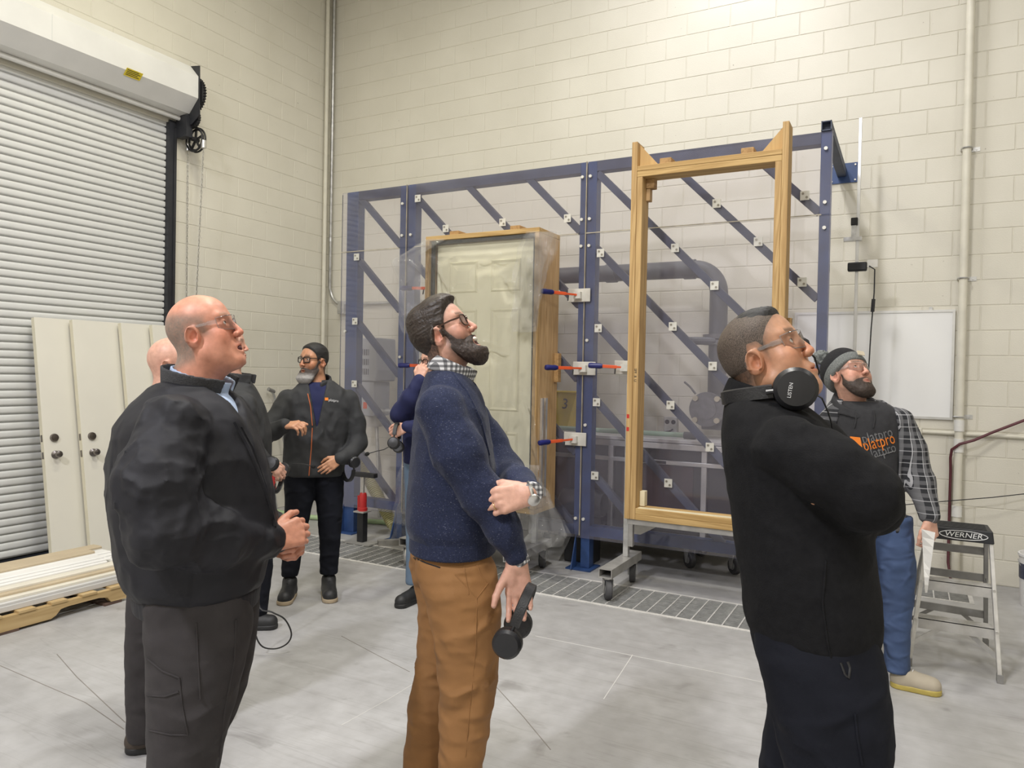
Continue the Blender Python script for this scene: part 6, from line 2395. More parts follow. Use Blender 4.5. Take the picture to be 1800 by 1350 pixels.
# body, clasped hands
HR = axes((0.86, 0.35, 0.16), (-0.25, -0.92, 0.30))
HL = axes((0.30, -0.90, -0.18), (0.90, 0.30, 0.25))
hrO = A.m(478, 950, -0.105)
hlO = A.m(506, 938, 0.055)
handsA = [(hrO, HR, 1, hand_segs(1, [(0.75, 1.0, 0.6)] * 4, 0.03, (0.15, 0.3, 0.3), 0.5), 1.03),
          (hlO, HL, -1, hand_segs(-1, [(0.95, 1.1, 0.6)] * 4, 0.03, (0.2, 0.3, 0.3), 0.55), 1.0)]
nbA = A.m(332, 712, 0.0)
pel = np.array([jrA[-1][1], 0.0, jrA[-1][0]])
hzA = lambda Q: np.minimum(np.minimum(np.interp(Q[:, 0], [-0.11, -0.05, 0.0, 0.05], [0.100, 0.088, 0.066, 0.050]) - Q[:, 2], Q[:, 2] - np.interp(Q[:, 0], [-0.1, -0.03, -0.022, 0.0, 0.03], [-0.075, -0.065, -0.03, 0.00, 0.00])), 0.036 - Q[:, 0])
cA = face_colour(SKIN['pink'], OA, RA, sA, scalp=(0.42, 0.25, 0.18), hairs=[(hzA, (0.20, 0.165, 0.135), 0.007)])
bA = body_obj(A, OA, RA, sA, hpA, (nbA, 0.062, 0.074),
              [[(*nbA, 0.07), (*pel, 0.09)], [(*nbA, 0.05)] + [(p[0], p[1], p[2], min(0.04, p[3] * 0.5)) for p in armA1], [(*nbA, 0.05)] + [(p[0], p[1], p[2], min(0.04, p[3] * 0.5)) for p in armA2]], handsA, cA, 0.0027)
eyes(A, OA, RA, sA, (1, -0.05, 0.25))
safety_glasses(A, OA, RA, sA)
mo = OA + RA @ (hw([0.078, 0, -0.062]) * sA)
sdf_obj('mouth_inside', lambda P: ell(P, mo, (0.024, 0.022, 0.013), RA), mo - 0.04, mo + 0.04, 0.003, 'mouth_dark', A.root)

# ================================================================== MAN IN NAVY SWEATER (centre)
F = Fig(795, 2.48, 'laughing bearded man in navy sweater and tan chinos looking up, centre')
RF = head_frame(28, 14)
sF = 0.98
OF = ear_to_origin(F, 769, 591, RF, sF)
hpF = {'w': 0.98, 'jaw': 1.0, 'open': 0.016, 'nose': 1.25, 'chin': 0.004}
srF = F.rows([(648, 752, 818, 0.085), (662, 745, 828, 0.13), (690, 737, 846, 0.18), (730, 729, 857, 0.215), (790, 722, 868, 0.225), (850, 718, 872, 0.22), (900, 714, 874, 0.212), (925, 714, 874, 0.21), (937, 722, 869, 0.195), (958, 721, 870, 0.192)])
armF1 = [F.mr(776, 722, -0.17, 45), F.mr(806, 795, -0.21, 40), F.mr(848, 870, -0.22, 34), F.mr(884, 928, -0.22, 27), F.mr(907, 974, -0.21, 21.5)]
armF2 = [F.mr(806, 715, 0.17, 42), F.mr(850, 780, 0.20, 38), F.mr(886, 832, 0.10, 34), F.mr(912, 852, -0.12, 27), F.mr(932, 864, -0.262, 21)]


def sweaterF(P):
    d = fold(stack(P, srF, 0.03, 2.15), P, 0.006, (7, 7, 9), 12)
    a = fold(chain(P, armF1, 0.05), P, 0.007, (12, 12, 12), 14)
    d = smin(d, a, 0.009)
    d = smin(d, fold(chain(P, armF2, 0.04), P, 0.005, (12, 12, 12), 16), 0.02)
    v0, v1 = F.m(784, 620, 0.0), F.m(822, 668, -0.01)
    return smax(d, -rcone(P, v0, v1, 0.072, 0.03), 0.01)


lo, hi = bounds([srF], 0.05, armF1 + armF2)
sw = sdf_obj('sweater', sweaterF, lo, hi, 0.006, 'sweater_navy', F.root)
zb0, zb1 = srF[-1][0], srF[-2][0]


def ribF(P):
    th = np.arctan2(P[:, 1], P[:, 0] - srF[-1][1])
    lv = [(zb0 - 0.012, *srF[-1][1:3], srF[-1][3] + 0.004, srF[-1][4] + 0.004), (zb1 + 0.004, *srF[-2][1:3], srF[-2][3] + 0.004, srF[-2][4] + 0.004)]
    return stack(P, lv, 0.005, 2.15) - 0.0007 * np.sin(th * 130)


lo, hi = bounds([[(zb0 - 0.02, *srF[-1][1:]), (zb1 + 0.02, *srF[-2][1:])]], 0.02)
sdf_obj('rib_hem', ribF, lo, hi, 0.004, 'sweater_navy', sw)
seam(F, sweaterF, [(796, 655), (822, 690), (846, 740), (860, 800)], 'sweater_navy', 0.004, 0.0005, 'button_band', sw)
RcF = axes((0.93, -0.12, -0.34), (-0.06, 0.0, 1.0))
OcF = F.m(790, 661, 0.0)
sdf_obj('shirt_collar', lambda P: cone_shell(P, OcF, RcF, 0.058, 0.050, (0.078, 0.084), (0.080, 0.084), 0.004, gap=0.10), OcF - 0.16, OcF + 0.16, 0.004, 'gingham', F.root)
for wp, dv in ((armF1[-1], np.array(armF1[-1][:3]) - np.array(armF1[-2][:3])), (armF2[-1], np.array(armF2[-1][:3]) - np.array(armF2[-2][:3]))):
    p0 = np.array(wp[:3])
    dv = dv / np.linalg.norm(dv)
    sdf_obj('shirt_cuff', lambda P, p0=p0, dv=dv: np.maximum(rcone(P, p0 - dv * 0.02, p0 + dv * 0.03, 0.034, 0.033), np.abs((P - p0) @ dv - 0.008) - 0.026), p0 - 0.09, p0 + 0.09, 0.004, 'gingham', F.root)
nrF = F.rows([(945, 738, 852, 0.080, -0.07), (965, 732, 858, 0.088, -0.075), (988, 728, 870, 0.105, -0.085), (1005, 730, 874, 0.112, -0.09), (1050, 748, 880, 0.118, -0.10), (1140, 765, 878, 0.105, -0.10), (1237, 773, 869, 0.09, -0.10), (1290, 772, 858, 0.085, -0.10), (1350, 771, 846, 0.08, -0.10), (1500, 770, 838, 0.075, -0.10), (1640, 768, 836, 0.072, -0.10)])
frF = F.rows([(940, 732, 848, 0.085, 0.07), (964, 724, 850, 0.095, 0.08), (990, 717, 850, 0.112, 0.09), (1040, 733, 852, 0.115, 0.10), (1100, 736, 840, 0.105, 0.10), (1153, 734, 826, 0.095, 0.10), (1218, 720, 802, 0.088, 0.10), (1290, 713, 790, 0.082, 0.10), (1350, 708, 782, 0.078, 0.10), (1480, 702, 770, 0.072, 0.10), (1545, 700, 768, 0.072, 0.10)])
trF = union(leg_fn(nrF, 0.008, 21), leg_fn(frF, 0.009, 23), k=0.008)
lo, hi = bounds([nrF, frF], 0.04)
tF = sdf_obj('trousers', trF, lo, hi, 0.0065, 'chino_tan', F.root)
for px in ([(838, 992), (845, 1010), (858, 1025), (838, 1052), (800, 1010)], [(838, 1052), (836, 1140), (826, 1240), (818, 1330)], [(815, 992), (818, 1010), (824, 1045)]):
    seam(F, trF, px, 'chino_tan', 0.0016, 0.0004, 'pocket_seam', tF)
seam(F, trF, [(727, 980), (750, 990), (774, 998)], 'leatherette', 0.0022, 0.0, 'back_pocket', tF)
for cy, lv in ((-0.10, nrF), (0.10, frF)):
    x = sorted(lv)[0][1]
    shoe(F, (x - 0.09, cy), (x + 0.20, cy - 0.02), 'shoe_brown', 'sole_tan', 0.09)
HRf = axes((0.10, -0.05, -1.0), (0.15, 1.0, 0.0))
HLf = axes((-0.95, -0.12, -0.20), (-0.05, -0.95, 0.28))
hrF = F.m(908, 990, -0.21)
hlF = F.m(930, 868, -0.283)
handsF = [(hrF, HRf, 1, hand_segs(1, [(0.15, 0.5, 0.5), (0.2, 0.5, 0.5), (0.25, 0.55, 0.5), (0.3, 0.6, 0.5)], 0.08, (0.1, 0.2, 0.2), 0.6), 1.02),
          (hlF, HLf, -1, hand_segs(-1, [(0.55, 0.85, 0.5), (0.6, 0.9, 0.5), (0.65, 0.9, 0.5), (0.7, 0.9, 0.5)], 0.03, (0.35, 0.35, 0.25), 0.45), 1.04, 0.0)]
nbF = F.m(786, 700, 0.0)
pelF = np.array([srF[-1][1], 0.0, srF[-1][0]])
zlF = lambda Q: Q[:, 2] - np.interp(Q[:, 0], [-0.12, -0.04, -0.026, -0.006, 0.012, 0.024, 0.034, 0.052, 0.066, 0.085], [-0.085, -0.075, -0.02, 0.036, 0.034, 0.012, 0.040, 0.066, 0.082, 0.100]) - 0.10 * np.clip(np.abs(Q[:, 1]) - 0.045, 0, 0.1) * (Q[:, 0] > 0.04)
zbF0 = lambda Q: np.minimum(np.minimum(np.interp(Q[:, 0], [0.0, 0.018, 0.032, 0.05, 0.072, 0.088, 0.098, 0.12], [0.02, 0.03, 0.0, -0.028, -0.040, -0.034, -0.031, -0.031]) - Q[:, 2], Q[:, 0] - 0.002 - 0.35 * np.clip(-Q[:, 2] - 0.05, 0, 0.1)), ell(Q, (0.112, 0, -0.064), (0.038, 0.029, 0.019)))
cF = face_colour(SKIN['fair'], OF, RF, sF, hairs=[(zlF, (0.03, 0.02, 0.015), 0.004), (zbF0, (0.05, 0.03, 0.02), 0.005)])
body_obj(F, OF, RF, sF, hpF, (nbF, 0.060, 0.066),
         [[(*nbF, 0.06), (*pelF, 0.08)], [(*nbF, 0.05)] + [(p[0], p[1], p[2], min(0.036, p[3] * 0.55)) for p in armF1], [(*nbF, 0.05)] + [(p[0], p[1], p[2], min(0.026, p[3] * 0.5)) for p in armF2[:-1]] + [(*(np.array(hlF)), 0.022)]], handsF, cF, 0.0027)
eyes(F, OF, RF, sF, (1, 0, 0.2))
framed_glasses(F, OF, RF, sF, 'frame_tortoise', 0.0255, 0.0205, 0.0026)
zlF = lambda Q: Q[:, 2] - np.interp(Q[:, 0], [-0.12, -0.04, -0.026, -0.006, 0.012, 0.024, 0.034, 0.052, 0.066, 0.085], [-0.085, -0.075, -0.02, 0.036, 0.034, 0.012, 0.040, 0.066, 0.082, 0.100]) - 0.10 * np.clip(np.abs(Q[:, 1]) - 0.045, 0, 0.1) * (Q[:, 0] > 0.04)


def thF(Q):
    top = np.clip((Q[:, 2] - 0.07) / 0.05, 0, 1)
    fr = np.clip((Q[:, 0] + 0.02) / 0.08, 0, 1)
    back = np.clip((-Q[:, 0] - 0.03) / 0.05, 0, 1)
    return 0.004 + 0.010 * top + 0.010 * top * fr + 0.008 * back


hair_cap(F, 'hair', OF, RF, sF, hpF, 'hair_brown', zlF, thF, 0.0026, 0.003, (16, 170, 90))
zbF = lambda Q: np.minimum(np.minimum(np.interp(Q[:, 0], [0.0, 0.018, 0.032, 0.05, 0.072, 0.088, 0.098, 0.12], [0.02, 0.03, 0.0, -0.028, -0.040, -0.034, -0.031, -0.031]) - Q[:, 2], Q[:, 0] - 0.002 - 0.35 * np.clip(-Q[:, 2] - 0.05, 0, 0.1)),
                       ell(Q, (0.112, 0, -0.064), (0.038, 0.029, 0.019)))
hair_cap(F, 'beard', OF, RF, sF, hpF, 'beard_brown', zbF, lambda Q: 0.003 + 0.019 * np.clip((-Q[:, 2] - 0.035) / 0.06, 0, 1) * np.clip((Q[:, 0] + 0.0) / 0.08, 0, 1), 0.003, 0.004, (120, 120, 60))
tO = OF + RF @ (hw([0.096, 0, -0.0525]) * sF)
sdf_obj('teeth', lambda P: np.maximum(ell(P, tO, (0.013, 0.023, 0.0095), RF), -ell(P, OF + RF @ (hw([0.080, 0, -0.0525]) * sF), (0.014, 0.017, 0.03), RF)), tO - 0.035, tO + 0.035, 0.002, 'teeth', F.root)
mO = OF + RF @ (hw([0.078, 0, -0.066]) * sF)
sdf_obj('mouth_inside', lambda P: ell(P, mO, (0.022, 0.022, 0.016), RF), mO - 0.04, mO + 0.04, 0.003, 'mouth_dark', F.root)
# watch and ring
wv = np.array(armF2[-1][:3]) - np.array(armF2[-2][:3])
wv /= np.linalg.norm(wv)
wc = np.array(hlF) + HLf @ np.array([-0.004, 0, 0])
Rw = axes(wv, (0, -1, 0.2))
wt = bpy.data.objects.new('wristwatch', None)
COL.objects.link(wt)
wt.parent = F.root
MB().tube([wc + HLf @ np.array([0, 0.033 * math.cos(a), 0.030 * math.sin(a)]) for a in np.linspace(0, 2 * PI, 25)[:-1]], 0.006, 6, True).build('watch_strap', 'bright_steel', wt, smooth=True)
MB().lathe([(0.019, 0), (0.019, 0.007), (0.016, 0.009)], wc + HLf @ np.array([0.0, 0.022, 0.024]), HLf @ np.array([0, 0.65, 0.75]), 20).build('watch_case', 'bright_steel', wt, smooth=True)
sg = handsF[1][3]
ra, rb_ = sg[6][0], sg[6][1]
rc = np.array(hlF) + HLf @ (np.array(ra) * 0.6 + np.array(rb_) * 0.4) * 1.04
rd = HLf @ (np.array(rb_) - np.array(ra))
rd = rd / np.linalg.norm(rd)
Rr = axes(rd, (0, -1, 0.1))
MB().tube([rc + Rr @ np.array([0, 0.0105 * math.cos(a), 0.0105 * math.sin(a)]) for a in np.linspace(0, 2 * PI, 21)[:-1]], 0.0018, 6, True).build('ring', 'gold', F.root, smooth=True)
# headset held in the lowered hand
c_ = F.R @ F.m(910, 1092, -0.262) + F.o
Mh = Matrix.Translation(Vector(c_)) @ Matrix(((F.R[0][0], F.R[0][1], F.R[0][2], 0), (F.R[1][0], F.R[1][1], F.R[1][2], 0), (F.R[2][0], F.R[2][1], F.R[2][2], 0), (0, 0, 0, 1))) @ Matrix.Rotation(math.radians(-16), 4, 'Z') @ Matrix.Rotation(math.radians(20), 4, 'Y')
headset(None, Mh, 'black over-ear headset held by the man in the navy sweater', None, 1.0)

# ================================================================== MAN IN BLACK FLEECE (right)
G = Fig(1395, 1.96, 'man in black fleece with crossed arms and headphones round his neck, at right')
RG = head_frame(26, 13)
sG = 1.11
OG = ear_to_origin(G, 1328, 637, RG, sG)
hpG = {'w': 1.05, 'jaw': 1.12, 'fat': 1.0, 'nose': 0.75, 'open': 0.0}
jrG = G.rows([(700, 1280, 1400, 0.11), (722, 1272, 1440, 0.18), (770, 1270, 1478, 0.225), (830, 1274, 1512, 0.24), (900, 1284, 1534, 0.24), (960, 1293, 1542, 0.24), (1010, 1301, 1547, 0.24), (1060, 1307, 1552, 0.235), (1092, 1312, 1554, 0.23), (1112, 1320, 1552, 0.222)])
armG1 = [G.mr(1386, 790, -0.20, 58), G.mr(1460, 826, -0.24, 52), G.mr(1524, 874, -0.25, 47), G.mr(1500, 898, -0.12, 38), G.mr(1440, 900, -0.02, 34)]
armG2 = [G.mr(1436, 792, 0.17, 52), G.mr(1500, 858, 0.19, 46), G.mr(1536, 892, 0.10, 38), G.mr(1515, 905, -0.06, 32)]


def fleeceG(P):
    d = fold(stack(P, jrG, 0.03, 2.2), P, 0.008, (5, 5, 7), 32)
    a = fold(chain(P, armG1, 0.05), P, 0.009, (9, 9, 9), 34)
    d = smin(d, a, 0.009)
    return smin(d, fold(chain(P, armG2, 0.05), P, 0.005, (9, 9, 9), 36), 0.02)


lo, hi = bounds([jrG], 0.05, armG1 + armG2)
fl_ = sdf_obj('fleece_jacket', fleeceG, lo, hi, 0.0075, 'fleece_black', G.root)
RcG = axes((0.95, -0.08, -0.20), (-0.10, 0.0, 1.0))
OcG = G.m(1335, 716, 0.0)
sdf_obj('collar', lambda P: cone_shell(P, OcG, RcG, 0.062, 0.050, (0.098, 0.096), (0.088, 0.086), 0.008, gap=0.05) - 0.0015 * ridged(P, (8, 8, 40), 3), OcG - 0.16, OcG + 0.16, 0.0045, 'fleece_black', fl_)
seam(G, fleeceG, [(1452, 985), (1446, 1060), (1455, 1130), (1462, 1160)], 'fleece_black', 0.003, 0.0004, 'side_seam', fl_)
nrG = G.rows([(1095, 1322, 1540, 0.14, -0.08), (1150, 1325, 1556, 0.15, -0.09), (1230, 1345, 1572, 0.14, -0.10), (1300, 1362, 1572, 0.13, -0.11), (1350, 1375, 1566, 0.12, -0.11), (1500, 1400, 1545, 0.10, -0.11), (1700, 1420, 1530, 0.09, -0.11), (1740, 1420, 1530, 0.09, -0.11)])
frG = G.rows([(1085, 1316, 1530, 0.13, 0.10), (1130, 1318, 1530, 0.14, 0.10), (1190, 1340, 1520, 0.13, 0.11), (1260, 1348, 1500, 0.12, 0.11), (1310, 1337, 1470, 0.11, 0.11), (1350, 1334, 1450, 0.105, 0.11), (1500, 1335, 1430, 0.09, 0.11), (1580, 1338, 1425, 0.088, 0.11)])
trG = union(leg_fn(nrG, 0.007, 41), leg_fn(frG, 0.006, 43), k=0.015)
lo, hi = bounds([nrG, frG], 0.04)
tG = sdf_obj('trousers', trG, lo, hi, 0.0085, 'trouser_black', G.root)
seam(G, trG, [(1478, 1165), (1485, 1185), (1492, 1192), (1494, 1175), (1490, 1163)], 'leatherette', 0.003, 0.0006, 'pocket_opening', tG)
seam(G, trG, [(1503, 1255), (1508, 1300), (1516, 1345)], 'trouser_black', 0.0035, 0.0008, 'trouser_pleat', tG)
for cy, lv in ((-0.11, nrG), (0.11, frG)):
    x = sorted(lv)[0][1]
    shoe(G, (x - 0.10, cy), (x + 0.20, cy - 0.02), 'shoe_black', 'shoe_black', 0.09)
HLg = axes((-0.92, -0.36, 0.14), (-0.30, -0.75, -0.58))
HRg = axes((-0.75, 0.62, 0.15), (0.5, 0.7, 0.5))
hlG = G.m(1532, 897, -0.20)
hrG = np.array(armG1[-1][:3])
handsG = [(hlG, HLg, -1, hand_segs(-1, [(0.2, 0.4, 0.3)] * 4, 0.04, (0.2, 0.2, 0.2), 0.3), 1.0, 0.0),
          (hrG, HRg, 1, hand_segs(1, [(0.3, 0.4, 0.3)] * 4), 1.0)]
nbG = G.m(1336, 722, 0.0)
pelG = np.array([jrG[-1][1], 0.0, jrG[-1][0]])
zlG = lambda Q: Q[:, 2] - np.interp(Q[:, 0], [-0.12, -0.05, -0.030, -0.012, 0.012, 0.026, 0.036, 0.052, 0.070, 0.085], [-0.085, -0.085, -0.03, 0.036, 0.032, 0.008, 0.040, 0.068, 0.088, 0.108])
cG = face_colour(SKIN['tan'], OG, RG, sG, stubble=0.12, scalp=(0.05, 0.035, 0.025), hairs=[(zlG, (0.075, 0.054, 0.040), 0.013)])
body_obj(G, OG, RG, sG, hpG, (nbG, 0.066, 0.074),
         [[(*nbG, 0.07), (*pelG, 0.09)], [(*nbG, 0.05)] + [(p[0], p[1], p[2], min(0.04, p[3] * 0.5)) for p in armG1], [(*nbG, 0.05)] + [(p[0], p[1], p[2], min(0.04, p[3] * 0.5)) for p in armG2]], handsG, cG, 0.0027)
eyes(G, OG, RG, sG, (1, 0, 0.2))
safety_glasses(G, OG, RG, sG)
zlG = lambda Q: Q[:, 2] - np.interp(Q[:, 0], [-0.12, -0.05, -0.030, -0.012, 0.012, 0.026, 0.036, 0.052, 0.070, 0.085], [-0.085, -0.085, -0.03, 0.036, 0.032, 0.008, 0.040, 0.068, 0.088, 0.108])
hair_cap(G, 'hair', OG, RG, sG, hpG, 'hair_salt', zlG, lambda Q: 0.0012 + 0.004 * np.clip((Q[:, 2] - 0.05) / 0.04, 0, 1), 0.003, 0.0008, (150, 150, 150), taper=0.06)
hair_cap(G, 'top_hair', OG, RG, sG, hpG, 'hair_black', lambda Q: Q[:, 2] - np.interp(Q[:, 0], [-0.10, -0.05, 0.0, 0.05, 0.075, 0.09], [0.13, 0.110, 0.104, 0.098, 0.098, 0.11]),
         lambda Q: 0.005 + 0.007 * np.clip((Q[:, 0] + 0.02) / 0.09, 0, 1), 0.003, 0.003, (30, 140, 60), taper=0.03)
# headphones round the neck
c_ = G.R @ G.m(1366, 690, -0.015) + G.o
B3 = np.stack([np.array([0.15, -0.05, -1.0]), np.array([0.06, -0.98, 0.06]), np.array([-0.97, -0.06, -0.20])], 1)
B3[:, 0] /= np.linalg.norm(B3[:, 0])
B3[:, 2] -= B3[:, 0] * (B3[:, 0] @ B3[:, 2])
B3[:, 2] /= np.linalg.norm(B3[:, 2])
B3[:, 1] = np.cross(B3[:, 2], B3[:, 0])
Wm = G.R @ B3
Mg = Matrix.Translation(Vector(c_)) @ Matrix([list(Wm[i]) + [0] for i in range(3)] + [[0, 0, 0, 1]])
hg = headset(None, Mg, 'black over-ear headphones with foam microphone worn round the neck of the man in fleece', None, 1.22, spread=0.012)
# boom of the far cup rising to the nose, and the lettering on the near cup
Minv = Mg.inverted()


def to_hg(px, py, y):
    return tuple(Minv @ Vector(G.R @ G.m(px, py, y) + G.o))


bm2 = [to_hg(1425, 680, 0.10), to_hg(1440, 655, 0.11), to_hg(1432, 628, 0.09), to_hg(1412, 610, 0.05)]
MB().tube(bm2, 0.0028, 6).build('microphone_boom', 'plastic_black', hg, smooth=True)
c0 = Vector(to_hg(1411, 606, 0.0))
MB().lathe([(0.004, -0.019), (0.015, -0.012), (0.0195, 0.0), (0.015, 0.012), (0.004, 0.019)], c0, (1, 0.2, 0.2), 16).build('microphone_foam', 'foam_black', hg, smooth=True)
cb = [to_hg(1428, 690, -0.06), to_hg(1445, 700, -0.08), to_hg(1456, 725, -0.05), to_hg(1462, 745, 0.02), to_hg(1464, 790, 0.30)]
MB().tube(cb, 0.0022, 6).build('headset_cable', 'cable_black', hg, smooth=True)
sgn = 1 if (G.R.T @ np.array(Mg.to_3x3() @ Vector((0, 1, 0))))[1] < 0 else -1
Mt = Matrix.Translation((0.004, sgn * (0.083 * 1.22 + 0.012 + 0.0305), -0.022)) @ frame_matrix((0, 0, 0), (1, 0, 0.28), (0.28 * sgn, 0, -1.0 * sgn) if sgn > 0 else (0.28, 0, -1))
exv = Vector((0.96, 0, 0.28)) * -1
eyv = Vector((0, sgn, 0)).cross(exv)
text_mesh('cup_lettering', 'LISTEN', 0.0125, MATS['print_white'], hg, frame_matrix(Vector((0.003, sgn * (0.083 * 1.22 + 0.012 + 0.0292), -0.026)), exv, eyv), 0.0004)

# ================================================================== MAN IN BEANIE (far right)
Hm = Fig(1535, 3.95, 'bearded man in pom-pom beanie and checked flannel shirt beside the step ladder')
RH = head_frame(27, 38, -6)
sH = 1.12
OH = ear_to_origin(Hm, 1469, 662, RH, sH, -1, -0.07)
hpH = {'w': 1.0, 'jaw': 1.08, 'fat': 0.5, 'nose': 0.9}
hrH = Hm.rows([(705, 1466, 1552, 0.09), (718, 1454, 1580, 0.12), (740, 1450, 1590, 0.13), (800, 1458, 1585, 0.135), (860, 1465, 1585, 0.135), (925, 1468, 1592, 0.13)])
armH1 = [Hm.mr(1580, 742, 0.0, 22), Hm.mr(1600, 790, 0.0, 22), Hm.mr(1618, 850, -0.02, 20), Hm.mr(1634, 905, -0.08, 15)]
armH2 = [Hm.mr(1462, 742, 0.0, 22), Hm.mr(1450, 810, 0.0, 20), Hm.mr(1470, 870, -0.06, 17), Hm.mr(1500, 880, -0.15, 14)]


def hoodieH(P):
    return fold(stack(P, hrH, 0.02, 2.3), P, 0.004, (8, 8, 8), 52)


def flannelH(P):
    d = fold(stack(P, hrH, 0.02, 2.3) - 0.010, P, 0.005, (8, 8, 6), 54)
    x = P[:, 0]
    op = Hm.m(1524, 800)[0]
    zt = P[:, 2]
    half = np.interp(zt, [0.75, 1.35, 1.5], [0.14, 0.155, 0.12])
    d = smax(d, np.minimum(half - np.abs(x - op), 0.03 - P[:, 1]), 0.01)
    for a_ in (armH1, armH2):
        d = smin(d, fold(chain(P, a_, 0.03), P, 0.006, (14, 14, 10), 56), 0.02)
    return d


lo, hi = bounds([hrH], 0.05, armH1 + armH2)
hd = sdf_obj('hoodie', hoodieH, lo, hi, 0.008, 'hoodie_dark', Hm.root)
fn_ = sdf_obj('flannel_shirt', flannelH, lo, hi, 0.008, 'flannel', Hm.root)
OcH = Hm.m(1507, 724, 0.01)
sdf_obj('hood', lambda P: cone_shell(P, OcH, axes((0.6, -0.75, -0.25), (-0.1, 0.12, 1.0)), 0.085, 0.025, (0.125, 0.14), (0.112, 0.125), 0.015, gap=0.0) - folds(P, 0.004, (14, 14, 14), 3), OcH - 0.22, OcH + 0.22, 0.006, 'hoodie_dark', hd)
for x0 in (1503, 1536):
    seam(Hm, hoodieH, [(x0, 722), (x0 + 2, 738), (x0 - 1, 752)], 'hoodie_dark', 0.004, 0.003, 'drawstring', hd)
n1H = Hm.rows([(905, 1530, 1605, 0.10, 0.0), (960, 1538, 1608, 0.105, 0.0), (1010, 1542, 1612, 0.10, 0.0), (1080, 1548, 1603, 0.085, 0.0), (1140, 1552, 1600, 0.08, 0.0), (1178, 1556, 1600, 0.078, 0.0)])
n2H = Hm.rows([(905, 1472, 1545, 0.10, 0.02), (960, 1474, 1542, 0.105, 0.02), (1010, 1476, 1538, 0.10, 0.02), (1080, 1480, 1534, 0.085, 0.02), (1170, 1484, 1532, 0.078, 0.02)])
trH = union(leg_fn(n1H, 0.007, 61), leg_fn(n2H, 0.006, 63), k=0.015)
lo, hi = bounds([n1H, n2H], 0.04)
sdf_obj('jeans', trH, lo, hi, 0.009, 'jeans_blue', Hm.root)
a_, b_ = Hm.m(1572, 1200, 0.0), Hm.m(1657, 1208, -0.02)
shoe(Hm, (a_[0] - 0.02, -0.01), (b_[0], -0.03), 'shoe_cream', 'sole_yellow', 0.07, 0.046, 0.005, 'sneaker', 'paper_white')
shoe(Hm, (a_[0] - 0.28, 0.02), (a_[0] - 0.10, -0.18), 'shoe_cream', 'sole_yellow', 0.07, 0.046, 0.006, 'sneaker')
HLh = axes((0.12, -0.15, -1.0), (0.75, -0.65, 0.2))
hlH = np.array(armH1[-1][:3]) + np.array([0.003, -0.008, -0.02])
handsH = [(hlH, HLh, -1, hand_segs(-1, [(0.5, 0.8, 0.5), (0.6, 0.8, 0.5), (0.7, 0.8, 0.5), (0.7, 0.8, 0.5)], 0.05, (0.4, 0.3, 0.3), 0.55), 1.0)]
nbH = Hm.m(1503, 728, 0.02)
zbH = lambda Q: np.minimum(np.minimum(np.interp(Q[:, 0], [0.0, 0.018, 0.032, 0.05, 0.072, 0.088, 0.098, 0.12], [0.01, 0.015, -0.02, -0.042, -0.050, -0.036, -0.033, -0.033]) - Q[:, 2], Q[:, 0] - 0.006 - 0.4 * np.clip(-Q[:, 2] - 0.05, 0, 0.1)), ell(Q, (0.112, 0, -0.0575), (0.03, 0.021, 0.008)))
cH = face_colour(SKIN['fair'], OH, RH, sH, hairs=[(zbH, (0.07, 0.042, 0.028), 0.006)])
body_obj(Hm, OH, RH, sH, hpH, (nbH, 0.062, 0.072), [[(*nbH, 0.06), (nbH[0], 0.0, 1.0, 0.08)], [(*nbH, 0.05)] + [(p[0], p[1], p[2], 0.03) for p in armH1], [(*nbH, 0.05)] + [(p[0], p[1], p[2], 0.03) for p in armH2]], handsH, cH, 0.0036)
eyes(Hm, OH, RH, sH, (1, -0.25, 0.35))
safety_glasses(Hm, OH, RH, sH)
zbH = lambda Q: np.minimum(np.minimum(np.interp(Q[:, 0], [0.0, 0.018, 0.032, 0.05, 0.072, 0.088, 0.098, 0.12], [0.01, 0.015, -0.02, -0.042, -0.050, -0.036, -0.033, -0.033]) - Q[:, 2], Q[:, 0] - 0.006 - 0.4 * np.clip(-Q[:, 2] - 0.05, 0, 0.1)),
                           ell(Q, (0.112, 0, -0.0575), (0.03, 0.021, 0.008)))
hair_cap(Hm, 'beard', OH, RH, sH, hpH, 'beard_brown', zbH, lambda Q: 0.002 + 0.009 * np.clip((-Q[:, 2] - 0.06) / 0.05, 0, 1) * np.clip((Q[:, 0]) / 0.08, 0, 1), 0.0036, 0.003, (120, 120, 60))
# beanie
kn = bpy.data.objects.new('beanie', None)
COL.objects.link(kn)
kn.parent = Hm.root


def bq(P):
    return unw(((P - OH) @ RH) / sH)


def bandplane(Q):
    return Q[:, 2] - np.interp(Q[:, 0], [-0.12, -0.02, 0.09], [-0.045, 0.012, 0.066])


def crown(P):
    Q = bq(P)
    d = ell(Q, (-0.022, 0, 0.060), (0.118, 0.096, 0.115))
    return smax(d, -bandplane(Q) + 0.012, 0.006) * sH


def band(P):
    Q = bq(P)
    d = ell(Q, (-0.010, 0, 0.042), (0.121, 0.101, 0.122))
    b_ = bandplane(Q)
    return smax(d, np.abs(b_ - 0.026) - 0.030, 0.010) * sH - 0.0008 * np.sin(np.arctan2(Q[:, 1], Q[:, 0]) * 60)


